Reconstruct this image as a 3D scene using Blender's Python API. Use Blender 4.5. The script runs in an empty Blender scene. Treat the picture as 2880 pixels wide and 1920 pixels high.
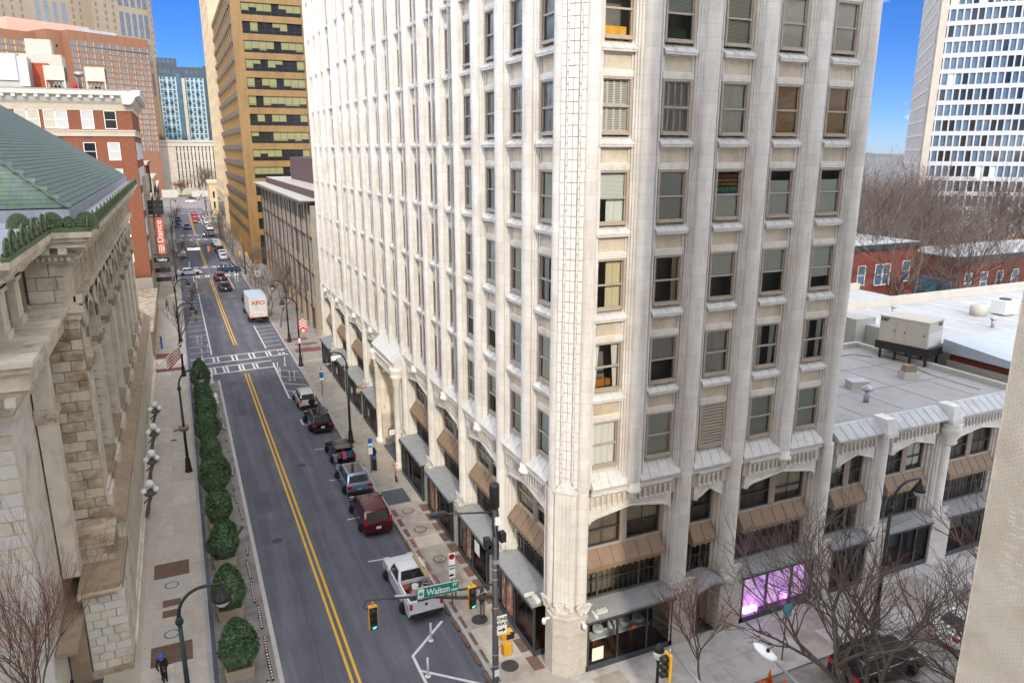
import bpy, math, random
from mathutils import Vector, Matrix
rnd = random.Random(7)
R = math.radians
scene = bpy.context.scene
col = scene.collection

# ---------------------------------------------------------------- camera
cam_d = bpy.data.cameras.new('camera'); cam = bpy.data.objects.new('camera', cam_d); col.objects.link(cam)
cam_d.sensor_width = 36; cam_d.lens = 26.04; cam_d.clip_end = 9000; cam_d.clip_start = .2
yaw, pitch = R(24.05), R(14.517)
fw = Vector((math.sin(yaw)*math.cos(pitch), math.cos(yaw)*math.cos(pitch), -math.sin(pitch)))
rt = Vector((math.cos(yaw), -math.sin(yaw), 0)); up = rt.cross(fw)
cam.matrix_world = Matrix(((rt.x, up.x, -fw.x, -15.19), (rt.y, up.y, -fw.y, -28.09), (rt.z, up.z, -fw.z, 25.54), (0, 0, 0, 1)))
scene.camera = cam

# ---------------------------------------------------------------- sky and sun
SUN_AZ, SUN_EL = R(11), R(28)          # travel direction measured from +Y towards +X
world = bpy.data.worlds.new('World'); scene.world = world; world.use_nodes = True
nt = world.node_tree; nt.nodes.clear()
def nd(tree, t, **kw):
    n = tree.nodes.new(t)
    for k, v in kw.items(): setattr(n, k, v)
    return n
out = nd(nt, 'ShaderNodeOutputWorld'); bg = nd(nt, 'ShaderNodeBackground'); sky = nd(nt, 'ShaderNodeTexSky')
sky.sky_type = 'NISHITA'; sky.sun_disc = False; sky.sun_elevation = SUN_EL; sky.sun_rotation = math.pi + SUN_AZ
sky.air_density = .8; sky.dust_density = .0; sky.ozone_density = 5; sky.altitude = 300
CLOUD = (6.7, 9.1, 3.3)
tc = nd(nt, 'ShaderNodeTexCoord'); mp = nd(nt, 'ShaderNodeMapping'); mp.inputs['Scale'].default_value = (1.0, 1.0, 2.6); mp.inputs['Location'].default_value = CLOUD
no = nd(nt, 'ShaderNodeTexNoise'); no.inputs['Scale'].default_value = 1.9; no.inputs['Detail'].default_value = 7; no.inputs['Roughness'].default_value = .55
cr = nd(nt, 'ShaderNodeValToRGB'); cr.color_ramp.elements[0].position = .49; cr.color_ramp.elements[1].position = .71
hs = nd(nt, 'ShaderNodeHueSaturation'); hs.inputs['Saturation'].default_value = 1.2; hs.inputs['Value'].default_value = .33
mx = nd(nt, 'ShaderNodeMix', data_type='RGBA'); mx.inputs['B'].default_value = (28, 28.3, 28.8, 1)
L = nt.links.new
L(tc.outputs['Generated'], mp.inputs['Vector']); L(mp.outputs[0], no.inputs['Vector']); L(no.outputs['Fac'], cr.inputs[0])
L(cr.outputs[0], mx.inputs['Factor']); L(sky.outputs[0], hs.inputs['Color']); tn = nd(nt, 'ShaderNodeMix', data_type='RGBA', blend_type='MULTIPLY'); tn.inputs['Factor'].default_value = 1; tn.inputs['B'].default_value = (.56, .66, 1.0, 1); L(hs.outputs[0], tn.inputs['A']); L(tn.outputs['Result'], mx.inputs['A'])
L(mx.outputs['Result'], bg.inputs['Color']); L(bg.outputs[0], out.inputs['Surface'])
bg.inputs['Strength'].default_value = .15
sl = bpy.data.lights.new('sun', 'SUN'); sl.energy = 1.15; sl.angle = R(2); sl.color = (1, .89, .74)
so = bpy.data.objects.new('sun', sl); col.objects.link(so)
sd = Vector((math.sin(SUN_AZ)*math.cos(SUN_EL), math.cos(SUN_AZ)*math.cos(SUN_EL), -math.sin(SUN_EL)))
so.rotation_euler = sd.to_track_quat('-Z', 'Y').to_euler(); so.location = (-40, -120, 90)
scene.view_settings.view_transform = 'Standard'; scene.view_settings.look = 'None'
scene.view_settings.exposure = 1.30; scene.view_settings.gamma = 1
scene.render.engine = 'CYCLES'; scene.cycles.max_bounces = 6; scene.cycles.diffuse_bounces = 3; scene.cycles.glossy_bounces = 3
scene.cycles.transparent_max_bounces = 8; scene.cycles.transmission_bounces = 3

# ---------------------------------------------------------------- materials
MATS = {}
def mat(name, rgb, rough=.75, var=.18, scale=1.5, rgb2=None, fac2=(.5, .7), sc2=(1, 1, 1), s2=.6, bump=0, bscale=20, metal=0, spec=.4, joint=0, jz=.55, emit=0, objc=False, coat=0):
    """principled material: brightness noise, an optional second colour in patches or streaks, fine relief, optional course lines"""
    m = bpy.data.materials.new(name); MATS[name] = m; m.use_nodes = True; t = m.node_tree; b = t.nodes['Principled BSDF']
    l = t.links.new
    b.inputs['Roughness'].default_value = rough; b.inputs['Metallic'].default_value = metal; b.inputs['Specular IOR Level'].default_value = spec
    if coat: b.inputs['Coat Weight'].default_value = coat; b.inputs['Coat Roughness'].default_value = .03
    if var == 0 and rgb2 is None and not bump and not joint:
        b.inputs['Base Color'].default_value = (*rgb, 1)
        if emit: b.inputs['Emission Color'].default_value = (*rgb, 1); b.inputs['Emission Strength'].default_value = emit
        return m
    if objc: pos = nd(t, 'ShaderNodeTexCoord').outputs['Object']
    else: pos = nd(t, 'ShaderNodeNewGeometry').outputs['Position']
    n1 = nd(t, 'ShaderNodeTexNoise'); n1.inputs['Scale'].default_value = scale; n1.inputs['Detail'].default_value = 6; n1.inputs['Roughness'].default_value = .65
    l(pos, n1.inputs['Vector'])
    mr = nd(t, 'ShaderNodeMapRange'); mr.inputs['From Min'].default_value = .25; mr.inputs['From Max'].default_value = .75
    mr.inputs['To Min'].default_value = 1-var; mr.inputs['To Max'].default_value = 1+var; l(n1.outputs['Fac'], mr.inputs['Value'])
    base = None
    if rgb2 is not None:
        mp = nd(t, 'ShaderNodeMapping'); mp.inputs['Scale'].default_value = sc2; l(pos, mp.inputs['Vector'])
        n2 = nd(t, 'ShaderNodeTexNoise'); n2.inputs['Scale'].default_value = s2; n2.inputs['Detail'].default_value = 8; n2.inputs['Roughness'].default_value = .7; l(mp.outputs[0], n2.inputs['Vector'])
        m2 = nd(t, 'ShaderNodeMapRange'); m2.inputs['From Min'].default_value = fac2[0]; m2.inputs['From Max'].default_value = fac2[1]; l(n2.outputs['Fac'], m2.inputs['Value'])
        mi = nd(t, 'ShaderNodeMix', data_type='RGBA'); mi.inputs['A'].default_value = (*rgb, 1); mi.inputs['B'].default_value = (*rgb2, 1); l(m2.outputs[0], mi.inputs['Factor']); base = mi.outputs['Result']
    mu = nd(t, 'ShaderNodeMix', data_type='RGBA', blend_type='MULTIPLY'); mu.inputs['Factor'].default_value = 1
    if base: l(base, mu.inputs['A'])
    else: mu.inputs['A'].default_value = (*rgb, 1)
    l(mr.outputs[0], mu.inputs['B']); colr = mu.outputs['Result']
    if joint:
        sx = nd(t, 'ShaderNodeSeparateXYZ'); l(pos, sx.inputs[0])
        a = nd(t, 'ShaderNodeMath', operation='DIVIDE'); l(sx.outputs['Z'], a.inputs[0]); a.inputs[1].default_value = jz
        f = nd(t, 'ShaderNodeMath', operation='FRACT'); l(a.outputs[0], f.inputs[0])
        c = nd(t, 'ShaderNodeMath', operation='LESS_THAN'); l(f.outputs[0], c.inputs[0]); c.inputs[1].default_value = .022
        k = nd(t, 'ShaderNodeMath', operation='MULTIPLY'); l(c.outputs[0], k.inputs[0]); k.inputs[1].default_value = joint
        mj = nd(t, 'ShaderNodeMix', data_type='RGBA'); l(k.outputs[0], mj.inputs['Factor']); l(colr, mj.inputs['A']); mj.inputs['B'].default_value = (rgb[0]*.45, rgb[1]*.4, rgb[2]*.33, 1); colr = mj.outputs['Result']
    if joint:                                            # every moulded block fired to its own shade
        fl = nd(t, 'ShaderNodeVectorMath', operation='DIVIDE'); fl.inputs[1].default_value = (1.3, 1.3, jz); l(pos, fl.inputs[0]); fo = nd(t, 'ShaderNodeVectorMath', operation='FLOOR'); l(fl.outputs[0], fo.inputs[0])
        wn = nd(t, 'ShaderNodeTexWhiteNoise'); l(fo.outputs[0], wn.inputs['Vector']); wr_ = nd(t, 'ShaderNodeMapRange'); wr_.inputs['To Min'].default_value = .935; wr_.inputs['To Max'].default_value = 1.03; l(wn.outputs['Value'], wr_.inputs['Value'])
        mb_ = nd(t, 'ShaderNodeMix', data_type='RGBA', blend_type='MULTIPLY'); mb_.inputs['Factor'].default_value = 1; l(colr, mb_.inputs['A']); l(wr_.outputs[0], mb_.inputs['B']); colr = mb_.outputs['Result']
    l(colr, b.inputs['Base Color'])
    if bump:
        n3 = nd(t, 'ShaderNodeTexNoise'); n3.inputs['Scale'].default_value = bscale; n3.inputs['Detail'].default_value = 4; l(pos, n3.inputs['Vector'])
        bp = nd(t, 'ShaderNodeBump'); bp.inputs['Strength'].default_value = bump; bp.inputs['Distance'].default_value = .05; l(n3.outputs['Fac'], bp.inputs['Height']); l(bp.outputs[0], b.inputs['Normal'])
    if emit: l(colr, b.inputs['Emission Color']); b.inputs['Emission Strength'].default_value = emit
    return m
def glassmat(name, tint=(.8, .85, .85), add=.06, rough=.02):
    m = bpy.data.materials.new(name); MATS[name] = m; m.use_nodes = True; t = m.node_tree; t.nodes.clear(); l = t.links.new
    o = nd(t, 'ShaderNodeOutputMaterial'); tr = nd(t, 'ShaderNodeBsdfTransparent'); tr.inputs[0].default_value = (*tint, 1)
    g = nd(t, 'ShaderNodeBsdfGlossy'); g.inputs['Roughness'].default_value = rough; g.inputs['Color'].default_value = (.24, .26, .28, 1)
    gp = nd(t, 'ShaderNodeNewGeometry'); gn = nd(t, 'ShaderNodeTexNoise'); gn.inputs['Scale'].default_value = .9; gb = nd(t, 'ShaderNodeBump'); gb.inputs['Strength'].default_value = .25; gb.inputs['Distance'].default_value = .06   # glass_wave
    l(gp.outputs['Position'], gn.inputs['Vector']); l(gn.outputs['Fac'], gb.inputs['Height']); l(gb.outputs[0], g.inputs['Normal'])
    f = nd(t, 'ShaderNodeFresnel'); f.inputs['IOR'].default_value = 1.5
    a = nd(t, 'ShaderNodeMath', operation='ADD'); a.inputs[1].default_value = add; a.use_clamp = True
    mxs = nd(t, 'ShaderNodeMixShader'); l(f.outputs[0], a.inputs[0]); l(a.outputs[0], mxs.inputs[0]); l(tr.outputs[0], mxs.inputs[1]); l(g.outputs[0], mxs.inputs[2]); l(mxs.outputs[0], o.inputs[0])
    return m
TERRA = (.73, .712, .675)
mat('terra', TERRA, .5, .10, .7, rgb2=(.50, .43, .33), fac2=(.44, .86), sc2=(2.2, 2.2, .35), s2=.8, bump=.1, bscale=14, joint=.55)
mat('terra_panel', (.61, .54, .44), .6, .16, 1.6, rgb2=(.42, .33, .22), fac2=(.45, .85), sc2=(1, 1, .5), s2=1.3, bump=.12, bscale=18)
mat('terra_sill', (.64, .63, .60), .5, .12, 2, rgb2=(.42, .38, .32), fac2=(.52, .85), s2=2.2)
mat('terra_block', (.77, .745, .70), .42, .08, 2.3, rgb2=(.55, .45, .33), fac2=(.6, 1), s2=1.2)
mat('mortar_rust', (.27, .175, .10), .9, .3, 3)
mat('terra_low', (.72, .69, .63), .55, .13, .9, rgb2=(.45, .33, .20), fac2=(.55, .9), sc2=(2.5, 2.5, .3), s2=.9, bump=.12, bscale=16, joint=.4, jz=.75)
mat('granite_base', (.55, .51, .45), .55, .13, 3, rgb2=(.40, .35, .29), fac2=(.5, .8), s2=1, joint=.6, jz=.8)
mat('stain_yellow', (.55, .36, .10), .8, .3, 2)
mat('hood', (.26, .175, .115), .6, .12, 2, rgb2=(.22, .145, .09), fac2=(.55, .8), s2=1.2)
mat('hood_trim', (.28, .20, .13), .6, .12, 3)
mat('winframe', (.42, .36, .29), .6, .12, 4)
mat('winframe_white', (.78, .77, .73), .5, .06, 4)
mat('winframe_dark', (.055, .06, .07), .45, .2, 4)
mat('lead_frame', (.10, .095, .085), .5, .2, 5)
mat('room', (.24, .235, .22), .9, .3, .8)
mat('room_dark', (.03, .03, .028), .9, .4, .3); mat('room_warm', (.22, .18, .14), .9, .4, 1)
for n, c in dict(bl_cream=(.88, .85, .70), bl_pale=(.84, .89, .87), bl_white=(.90, .89, .87), bl_grey=(.72, .74, .73), bl_orange=(.85, .45, .10), bl_green=(.76, .82, .74), bl_tan=(.78, .68, .48), bl_yellow=(.46, .43, .20)).items(): mat(n, c, .8, .06, 5)
glassmat('glass', (.95, .97, .96), .03); glassmat('glass_shop', (.85, .92, .92), .03); glassmat('glass_green', (.7, .82, .8), .06)
mat('dark_glass', (.02, .025, .03), .06, .5, .25, spec=.7); mat('gold_glass', (.022, .024, .024), .07, .5, .3, spec=.6)
mat('blue_glass', (.10, .16, .23), .08, .35, .4, spec=.8); mat('teal_glass', (.09, .15, .18), .1, .4, .4, spec=.8); mat('hotel_glass', (.10, .10, .10), .15, .4, .6, spec=.6)
mat('concrete', (.47, .445, .41), .85, .16, .9, rgb2=(.24, .225, .20), fac2=(.5, .75), s2=.7, bump=.2, bscale=30)
mat('concrete_light', (.47, .45, .40), .85, .12, 1.2, rgb2=(.34, .31, .27), fac2=(.5, .8), s2=.6, bump=.15, bscale=30)
mat('concrete_warm', (.52, .46, .37), .85, .16, 1, rgb2=(.29, .245, .19), fac2=(.45, .75), s2=.5, bump=.2, bscale=30)
mat('canopy', (.29, .295, .29), .7, .25, 1.1, rgb2=(.17, .17, .16), fac2=(.52, .72), s2=1.1, bump=.2, bscale=12)
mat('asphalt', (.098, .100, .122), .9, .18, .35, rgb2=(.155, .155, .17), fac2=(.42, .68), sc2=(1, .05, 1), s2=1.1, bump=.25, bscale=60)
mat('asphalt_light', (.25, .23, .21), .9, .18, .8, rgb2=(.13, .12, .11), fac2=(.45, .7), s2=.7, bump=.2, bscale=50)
mat('concrete_far', (.30, .28, .25), .9, .16, .6, rgb2=(.22, .20, .175), fac2=(.45, .75), s2=.4); mat('city_ground', (.13, .125, .12), .95, .2, .05)
mat('paver_brown', (.16, .098, .07), .85, .28, 5, rgb2=(.19, .12, .08), fac2=(.5, .7), s2=3, bump=.3, bscale=40)
mat('paver_red', (.22, .075, .06), .85, .25, 4)
mat('iron', (.055, .05, .05), .6, .3, 6)
mat('plate', (.075, .085, .10), .75, .2, 3)
mat('line_white', (.66, .65, .62), .8, .14, 3, rgb2=(.30, .29, .28), fac2=(.58, .75), s2=4)
mat('line_yellow', (.72, .42, .035), .8, .12, 3, rgb2=(.40, .25, .05), fac2=(.6, .78), s2=4)
mat('kerb', (.40, .40, .40), .8, .18, 2, rgb2=(.27, .26, .25), fac2=(.5, .8), s2=1)
mat('joint_dark', (.10, .09, .08), .95, .2, 4)
mat('pole_green', (.022, .033, .035), .42, .15, 6); mat('pole_black', (.016, .016, .018), .42, .15, 6); mat('pole_grey', (.055, .055, .055), .5, .2, 5)
mat('galv', (.42, .43, .44), .4, .15, 5, metal=.6); mat('steel_dark', (.06, .06, .065), .5, .2, 4, metal=.3)
mat('signal_yellow', (.80, .42, .03), .45, .08, 4); mat('signal_black', (.02, .02, .022), .5, .1, 4)
mat('sign_green', (.0, .25, .165), .4, .03, 3); mat('sign_white', (.82, .82, .80), .4, .03, 3); mat('sign_black', (.015, .015, .015), .5, 0); mat('sign_red', (.42, .012, .018), .45, 0); mat('sign_blue', (.015, .13, .42), .4, .04, 3); mat('sign_teal', (.05, .38, .36), .4, 0)
mat('sig_green', (.1, .9, .65), .4, 0, emit=1.2); mat('sig_red', (1, .08, .04), .4, 0, emit=1.5); mat('lens_off', (.03, .022, .02), .15, 0); mat('lens_amber', (.10, .035, .01), .2, 0)
mat('globe', (.85, .85, .82), .25, .03, 3, spec=.6); mat('lamp_glass', (.55, .57, .55), .2, .1, 5); mat('lamp_lit', (1, .62, .22), .4, 0, emit=6)
mat('rubber', (.02, .02, .021), .85, .2, 8); mat('rim', (.38, .385, .39), .3, .12, 8, metal=.8); mat('chrome', (.6, .6, .6), .18, .05, 5, metal=1)
mat('car_glass', (.012, .015, .018), .05, 0, spec=.8); mat('tail_red', (.48, .015, .012), .2, .1, 9, coat=.5); mat('tail_lit', (1, .05, .03), .3, 0, emit=2.0); mat('head_glass', (.55, .57, .58), .1, .1, 9, spec=.8)
mat('plastic_black', (.022, .022, .023), .6, .1, 6); mat('plate_white', (.7, .7, .68), .5, .05, 5); mat('plate_teal', (.1, .4, .42), .5, .05, 5)
def paint(n, c, rough=.20, metal=.25): return mat(n, c, rough, .05, .8, metal=metal, coat=.32, spec=.4)
paint('p_white', (.70, .71, .72), metal=0); paint('p_black', (.012, .012, .014)); paint('p_maroon', (.095, .012, .018)); paint('p_silver', (.24, .30, .40), metal=.5); paint('p_lsilver', (.55, .56, .56), metal=.4)
paint('p_blue', (.03, .09, .26)); paint('p_dblue', (.022, .05, .095)); paint('p_red', (.30, .018, .03)); paint('p_offwhite', (.62, .60, .55), metal=0); paint('p_navy', (.012, .018, .04)); paint('p_darkred', (.10, .016, .022))
# ---------------------------------------------------------------- mesh builder
class MB:
    def __init__(s): s.v = []; s.f = []; s.mi = []; s.k = 0; s.sm = []; s.smooth = False
    def face(s, idx): s.f.append(idx); s.mi.append(s.k); s.sm.append(s.smooth)
    def quad(s, *pts):
        n = len(s.v); s.v += [tuple(p) for p in pts]; s.face(tuple(range(n, n+len(pts)))); return s
    def box(s, x0, y0, z0, x1, y1, z1):
        n = len(s.v); s.v += [(x0, y0, z0), (x1, y0, z0), (x1, y1, z0), (x0, y1, z0), (x0, y0, z1), (x1, y0, z1), (x1, y1, z1), (x0, y1, z1)]
        for q in ((0, 3, 2, 1), (4, 5, 6, 7), (0, 1, 5, 4), (1, 2, 6, 5), (2, 3, 7, 6), (3, 0, 4, 7)): s.face(tuple(n+i for i in q))
        return s
    def obox(s, c, ux, hx, hy, hz):
        """box centred at c; ux = horizontal unit direction of its local x"""
        ux = Vector(ux).normalized(); uy = Vector((-ux.y, ux.x, 0)); n = len(s.v); c = Vector(c)
        for sz in (-1, 1):
            for sx, sy in ((-1, -1), (1, -1), (1, 1), (-1, 1)): s.v.append(tuple(c+ux*hx*sx+uy*hy*sy+Vector((0, 0, hz*sz))))
        for q in ((0, 3, 2, 1), (4, 5, 6, 7), (0, 1, 5, 4), (1, 2, 6, 5), (2, 3, 7, 6), (3, 0, 4, 7)): s.face(tuple(n+i for i in q))
        return s
    def prism(s, poly, z0, z1, scale_top=None, cap=True):
        """poly: plan outline (counter-clockwise), extruded upwards"""
        n = len(s.v); m = len(poly); cx = sum(p[0] for p in poly)/m; cy = sum(p[1] for p in poly)/m
        s.v += [(p[0], p[1], z0) for p in poly]
        if scale_top is None: s.v += [(p[0], p[1], z1) for p in poly]
        else: s.v += [(cx+(p[0]-cx)*scale_top, cy+(p[1]-cy)*scale_top, z1) for p in poly]
        for i in range(m): j = (i+1) % m; s.face((n+i, n+j, n+m+j, n+m+i))
        if cap: s.face(tuple(n+m+i for i in range(m))); s.face(tuple(n+m-1-i for i in range(m)))
        return s
    def extx(s, prof, x0, x1):
        """prof: (y,z) outline extruded along x"""
        n = len(s.v); m = len(prof); s.v += [(x0, a, b) for a, b in prof]; s.v += [(x1, a, b) for a, b in prof]
        for i in range(m): j = (i+1) % m; s.face((n+j, n+i, n+m+i, n+m+j))
        s.face(tuple(n+i for i in range(m))); s.face(tuple(n+2*m-1-i for i in range(m))); return s
    def exty(s, prof, y0, y1):
        """prof: (x,z) outline extruded along y"""
        n = len(s.v); m = len(prof); s.v += [(a, y0, b) for a, b in prof]; s.v += [(a, y1, b) for a, b in prof]
        for i in range(m): j = (i+1) % m; s.face((n+i, n+j, n+m+j, n+m+i))
        s.face(tuple(n+m+i for i in range(m))); s.face(tuple(n+m-1-i for i in range(m))); return s
    def tube(s, pts, rad, n=8, cap=True):
        pts = [Vector(p) for p in pts]
        if not hasattr(rad, '__len__'): rad = [rad]*len(pts)
        b = len(s.v); prev = None
        for i, p in enumerate(pts):
            d = (pts[min(i+1, len(pts)-1)]-pts[max(i-1, 0)])
            d = d.normalized() if d.length > 1e-9 else Vector((0, 0, 1))
            if prev is None: a = d.cross(Vector((0, 0, 1)) if abs(d.z) < .9 else Vector((1, 0, 0))).normalized()
            else: a = (prev-d*prev.dot(d)); a = a.normalized() if a.length > 1e-6 else d.orthogonal().normalized()
            prev = a; c = d.cross(a)
            for k in range(n):
                t = 2*math.pi*k/n; s.v.append(tuple(p+(a*math.cos(t)+c*math.sin(t))*rad[i]))
        old = s.smooth; s.smooth = n > 4
        for i in range(len(pts)-1):
            for k in range(n): q = (k+1) % n; s.face((b+i*n+k, b+i*n+q, b+(i+1)*n+q, b+(i+1)*n+k))
        s.smooth = old
        if cap and n > 2: s.face(tuple(b+n-1-k for k in range(n))); s.face(tuple(b+(len(pts)-1)*n+k for k in range(n)))
        return s
    def lathe(s, prof, n=12, c=(0, 0, 0), axis='z', sx=1, sy=1):
        b = len(s.v)
        for r, z in prof:
            for k in range(n):
                t = 2*math.pi*k/n; x, y = r*math.cos(t)*sx, r*math.sin(t)*sy
                s.v.append((c[0]+x, c[1]+y, c[2]+z) if axis == 'z' else ((c[0]+z, c[1]+x, c[2]+y) if axis == 'x' else (c[0]+y, c[1]+z, c[2]+x)))
        old = s.smooth; s.smooth = True
        for i in range(len(prof)-1):
            for k in range(n): q = (k+1) % n; s.face((b+i*n+k, b+i*n+q, b+(i+1)*n+q, b+(i+1)*n+k))
        s.smooth = old
        if prof[0][0] > 1e-4: s.face(tuple(b+n-1-k for k in range(n)))
        if prof[-1][0] > 1e-4: s.face(tuple(b+(len(prof)-1)*n+k for k in range(n)))
        return s
    def sphere(s, c, r, n=10, m=6, sz=1):
        return s.lathe([(r*math.sin(math.pi*i/m), -r*math.cos(math.pi*i/m)*sz) for i in range(m+1)], n, c)
    def mesh(s, name, mats):
        me = bpy.data.meshes.new(name); me.from_pydata(s.v, [], s.f)
        if not isinstance(mats, (list, tuple)): mats = [mats]
        for m in mats: me.materials.append(MATS[m])
        if len(mats) > 1: me.polygons.foreach_set('material_index', s.mi)
        if any(s.sm): me.polygons.foreach_set('use_smooth', s.sm)
        return me
def ob(name, me, parent=None, loc=(0, 0, 0), rz=0, scale=None, rot=None):
    o = bpy.data.objects.new(name, me); col.objects.link(o); o.location = loc
    if rot: o.rotation_euler = rot
    elif rz: o.rotation_euler = (0, 0, rz)
    if scale: o.scale = scale if hasattr(scale, '__len__') else (scale,)*3
    if parent: o.parent = parent
    return o
def put(name, mb, mats, parent=None, loc=(0, 0, 0), rz=0, **kw): return ob(name, mb.mesh(name, mats), parent, loc, rz, **kw)
def tag(o, label=None, cat=None, group=None, kind=None):
    if label: o['label'] = label
    if cat: o['category'] = cat
    if group: o['group'] = group
    if kind: o['kind'] = kind
    return o
def thing(name, label, cat, loc=(0, 0, 0), rz=0, group=None):
    return tag(ob(name, None, None, loc, rz), label, cat, group)
def struct(name, mb, m, parent=None):
    o = put(name, mb, m, parent)
    if not parent: o['kind'] = 'structure'
    return o
def copy_tree(o, parent=None, loc=None, rz=None):
    c = o.copy(); col.objects.link(c); c.parent = parent
    if loc: c.location = loc
    if rz is not None: c.rotation_euler[2] = rz
    for ch in CH.get(o.name, ()): copy_tree(ch, c)
    return c
CH = {}
def index_children(o):
    CH[o.name] = [x for x in bpy.data.objects if x.parent == o]
    for x in CH[o.name]: index_children(x)
# ---------------------------------------------------------------- lettering: flat meshes made once from the built-in font
def make_texts(specs):
    obs = []
    for k, (txt, size, bold) in specs.items():
        c = bpy.data.curves.new('t', 'FONT'); c.body = txt; c.size = size; c.extrude = .004; c.align_x = 'CENTER'; c.align_y = 'CENTER'; c.offset = bold; c.resolution_u = 3
        o = bpy.data.objects.new('t', c); col.objects.link(o); obs.append((k, o))
    bpy.context.view_layer.update(); dg = bpy.context.evaluated_depsgraph_get(); res = {}
    for k, o in obs: res[k] = bpy.data.meshes.new_from_object(o.evaluated_get(dg))
    for k, o in obs: c = o.data; bpy.data.objects.remove(o); bpy.data.curves.remove(c)
    return res
TXT = make_texts({'xpo': ('XPO', 1.0, .018), 'walton': ('Walton', .44, .008), 'st': ('ST', .19, .006), 'nw': ('NW', .16, .006), 'one': ('ONE', .24, .008), 'way': ('WAY', .24, .008),
    'dance': ('Dance', 1.75, 0), 'xclusive': ('XCLUSIVE', .27, .004), 'cat': ('CAT', .3, .02), 'rialto': ('Rialto', .7, .01), 'nopark': ('P', .3, .02), 'bs': ('B', .3, .01), 'salon': ('Mon Cher', .24, .004),
    't1': ('SCIENCE IS REAL', .148, .006), 't2': ('BLACK LIVES MATTER', .125, .005), 't3': ('NO HUMAN IS ILLEGAL', .120, .005), 't4': ('LOVE IS LOVE', .205, .008)})
def text(key, m, parent, loc, rot, name='lettering', scale=None):
    me = TXT[key].copy(); me.materials.clear(); me.materials.append(MATS[m]); return ob(name, me, parent, loc, rot=rot, scale=scale)
# ---------------------------------------------------------------- ground, roads, pavements
def lerp_tab(tab, y):
    if y <= tab[0][0]: return tab[0][1]
    for (a, b), (c, d_) in zip(tab, tab[1:]):
        if y <= c: return b+(d_-b)*(y-a)/(c-a)
    return tab[-1][1]
LC = [(-90, -15.9), (60, -15.9), (140, -16.1), (220, -16.6), (340, -16.9)]
RC = [(-90, -3.25), (0, -3.3), (25, -3.5), (48, -3.7), (134, -4.2), (162, -4.7), (220, -4.9), (340, -4.6)]
CL = [(-90, -9.35), (20, -9.5), (62, -9.7), (92, -10.1), (132, -10.4), (210, -10.95), (340, -10.95)]
struct('ground', MB().quad((-4000, -3000, -.05), (4000, -3000, -.05), (4000, 5000, -.05), (-4000, 5000, -.05)), 'city_ground')
def strip(f0, f1, y0, y1, z, n=None):
    m = MB(); n = n or max(1, int((y1-y0)/12))
    for i in range(n):
        a = y0+(y1-y0)*i/n; b = y0+(y1-y0)*(i+1)/n
        m.quad((f0(a), a, z), (f1(a), a, z), (f1(b), b, z), (f0(b), b, z))
    return m
lc = lambda y: lerp_tab(LC, y); rc = lambda y: lerp_tab(RC, y); cl = lambda y: lerp_tab(CL, y)
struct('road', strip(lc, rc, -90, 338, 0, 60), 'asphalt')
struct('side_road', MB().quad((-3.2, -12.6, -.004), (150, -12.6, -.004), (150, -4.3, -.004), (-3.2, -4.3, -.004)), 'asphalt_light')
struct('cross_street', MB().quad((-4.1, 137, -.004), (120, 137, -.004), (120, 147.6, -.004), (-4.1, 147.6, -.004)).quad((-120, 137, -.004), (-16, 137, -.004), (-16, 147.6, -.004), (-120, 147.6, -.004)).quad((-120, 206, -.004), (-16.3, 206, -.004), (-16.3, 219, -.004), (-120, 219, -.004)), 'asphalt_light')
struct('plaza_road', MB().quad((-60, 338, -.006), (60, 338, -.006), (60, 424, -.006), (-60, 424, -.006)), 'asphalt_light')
def pavement(name, f0, f1, y0, y1, m='concrete', kerb=None):
    b = MB(); n = max(1, int((y1-y0)/15))
    for i in range(n):
        a = y0+(y1-y0)*i/n; c = y0+(y1-y0)*(i+1)/n; x = len(b.v)
        for z in (-.04, .12): b.v += [(f0(a), a, z), (f1(a), a, z), (f1(c), c, z), (f0(c), c, z)]
        for q in ((4, 5, 6, 7), (0, 1, 5, 4), (1, 2, 6, 5), (2, 3, 7, 6), (3, 0, 4, 7)): b.face(tuple(x+i for i in q))
    o = struct(name, b, m)
    if kerb:
        k = MB(); fk = f0 if kerb == 'l' else f1; s = -1 if kerb == 'l' else 1; n = max(2, int((y1-y0)/2.6))
        for i in range(n):
            a = y0+(y1-y0)*i/n; c = y0+(y1-y0)*(i+1)/n-.02
            xs = sorted((fk(a)+.003*s, fk(a)-.2*s))
            k.box(xs[0], a, -.03, xs[1], c, .135)
        put('kerb', k, 'kerb', o)
    return o
mat('slab_r', (.40, .36, .305), .85, .14, 1.5, rgb2=(.30, .265, .22), fac2=(.42, .8), s2=.8, bump=.2, bscale=40)
pav_r = pavement('pavement', lambda y: rc(y), lambda y: .3, -4.3, 63.6, 'slab_r', 'l')
pav_w = pavement('pavement', lambda y: .3, lambda y: 90, -4.3, -.3, 'concrete')
put('kerb', MB().box(-3.0, -4.5, -.03, 90, -4.303, .135), 'kerb', pav_w)
pavement('pavement', lambda y: rc(y), lambda y: 2.5, 63.6, 136.5, 'concrete_far', 'l')
pavement('pavement', lambda y: rc(y), lambda y: 1.5, 148, 336, 'concrete_far', 'l')
pav_l = pavement('pavement', lambda y: -20.9, lambda y: lc(y), -4.3, 136.5, 'concrete_warm', 'r')
pavement('pavement', lambda y: -20.9, lambda y: lc(y), 148, 205.5, 'concrete_far', 'r')
pavement('pavement', lambda y: -20.9, lambda y: lc(y), 219.5, 336, 'concrete_far', 'r')
pavement('pavement', lambda y: -40, lambda y: 40, 424, 449, 'concrete_far')
pavement('pavement', lambda y: -3.0, lambda y: 90, -18.7, -12.6, 'concrete')
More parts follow.
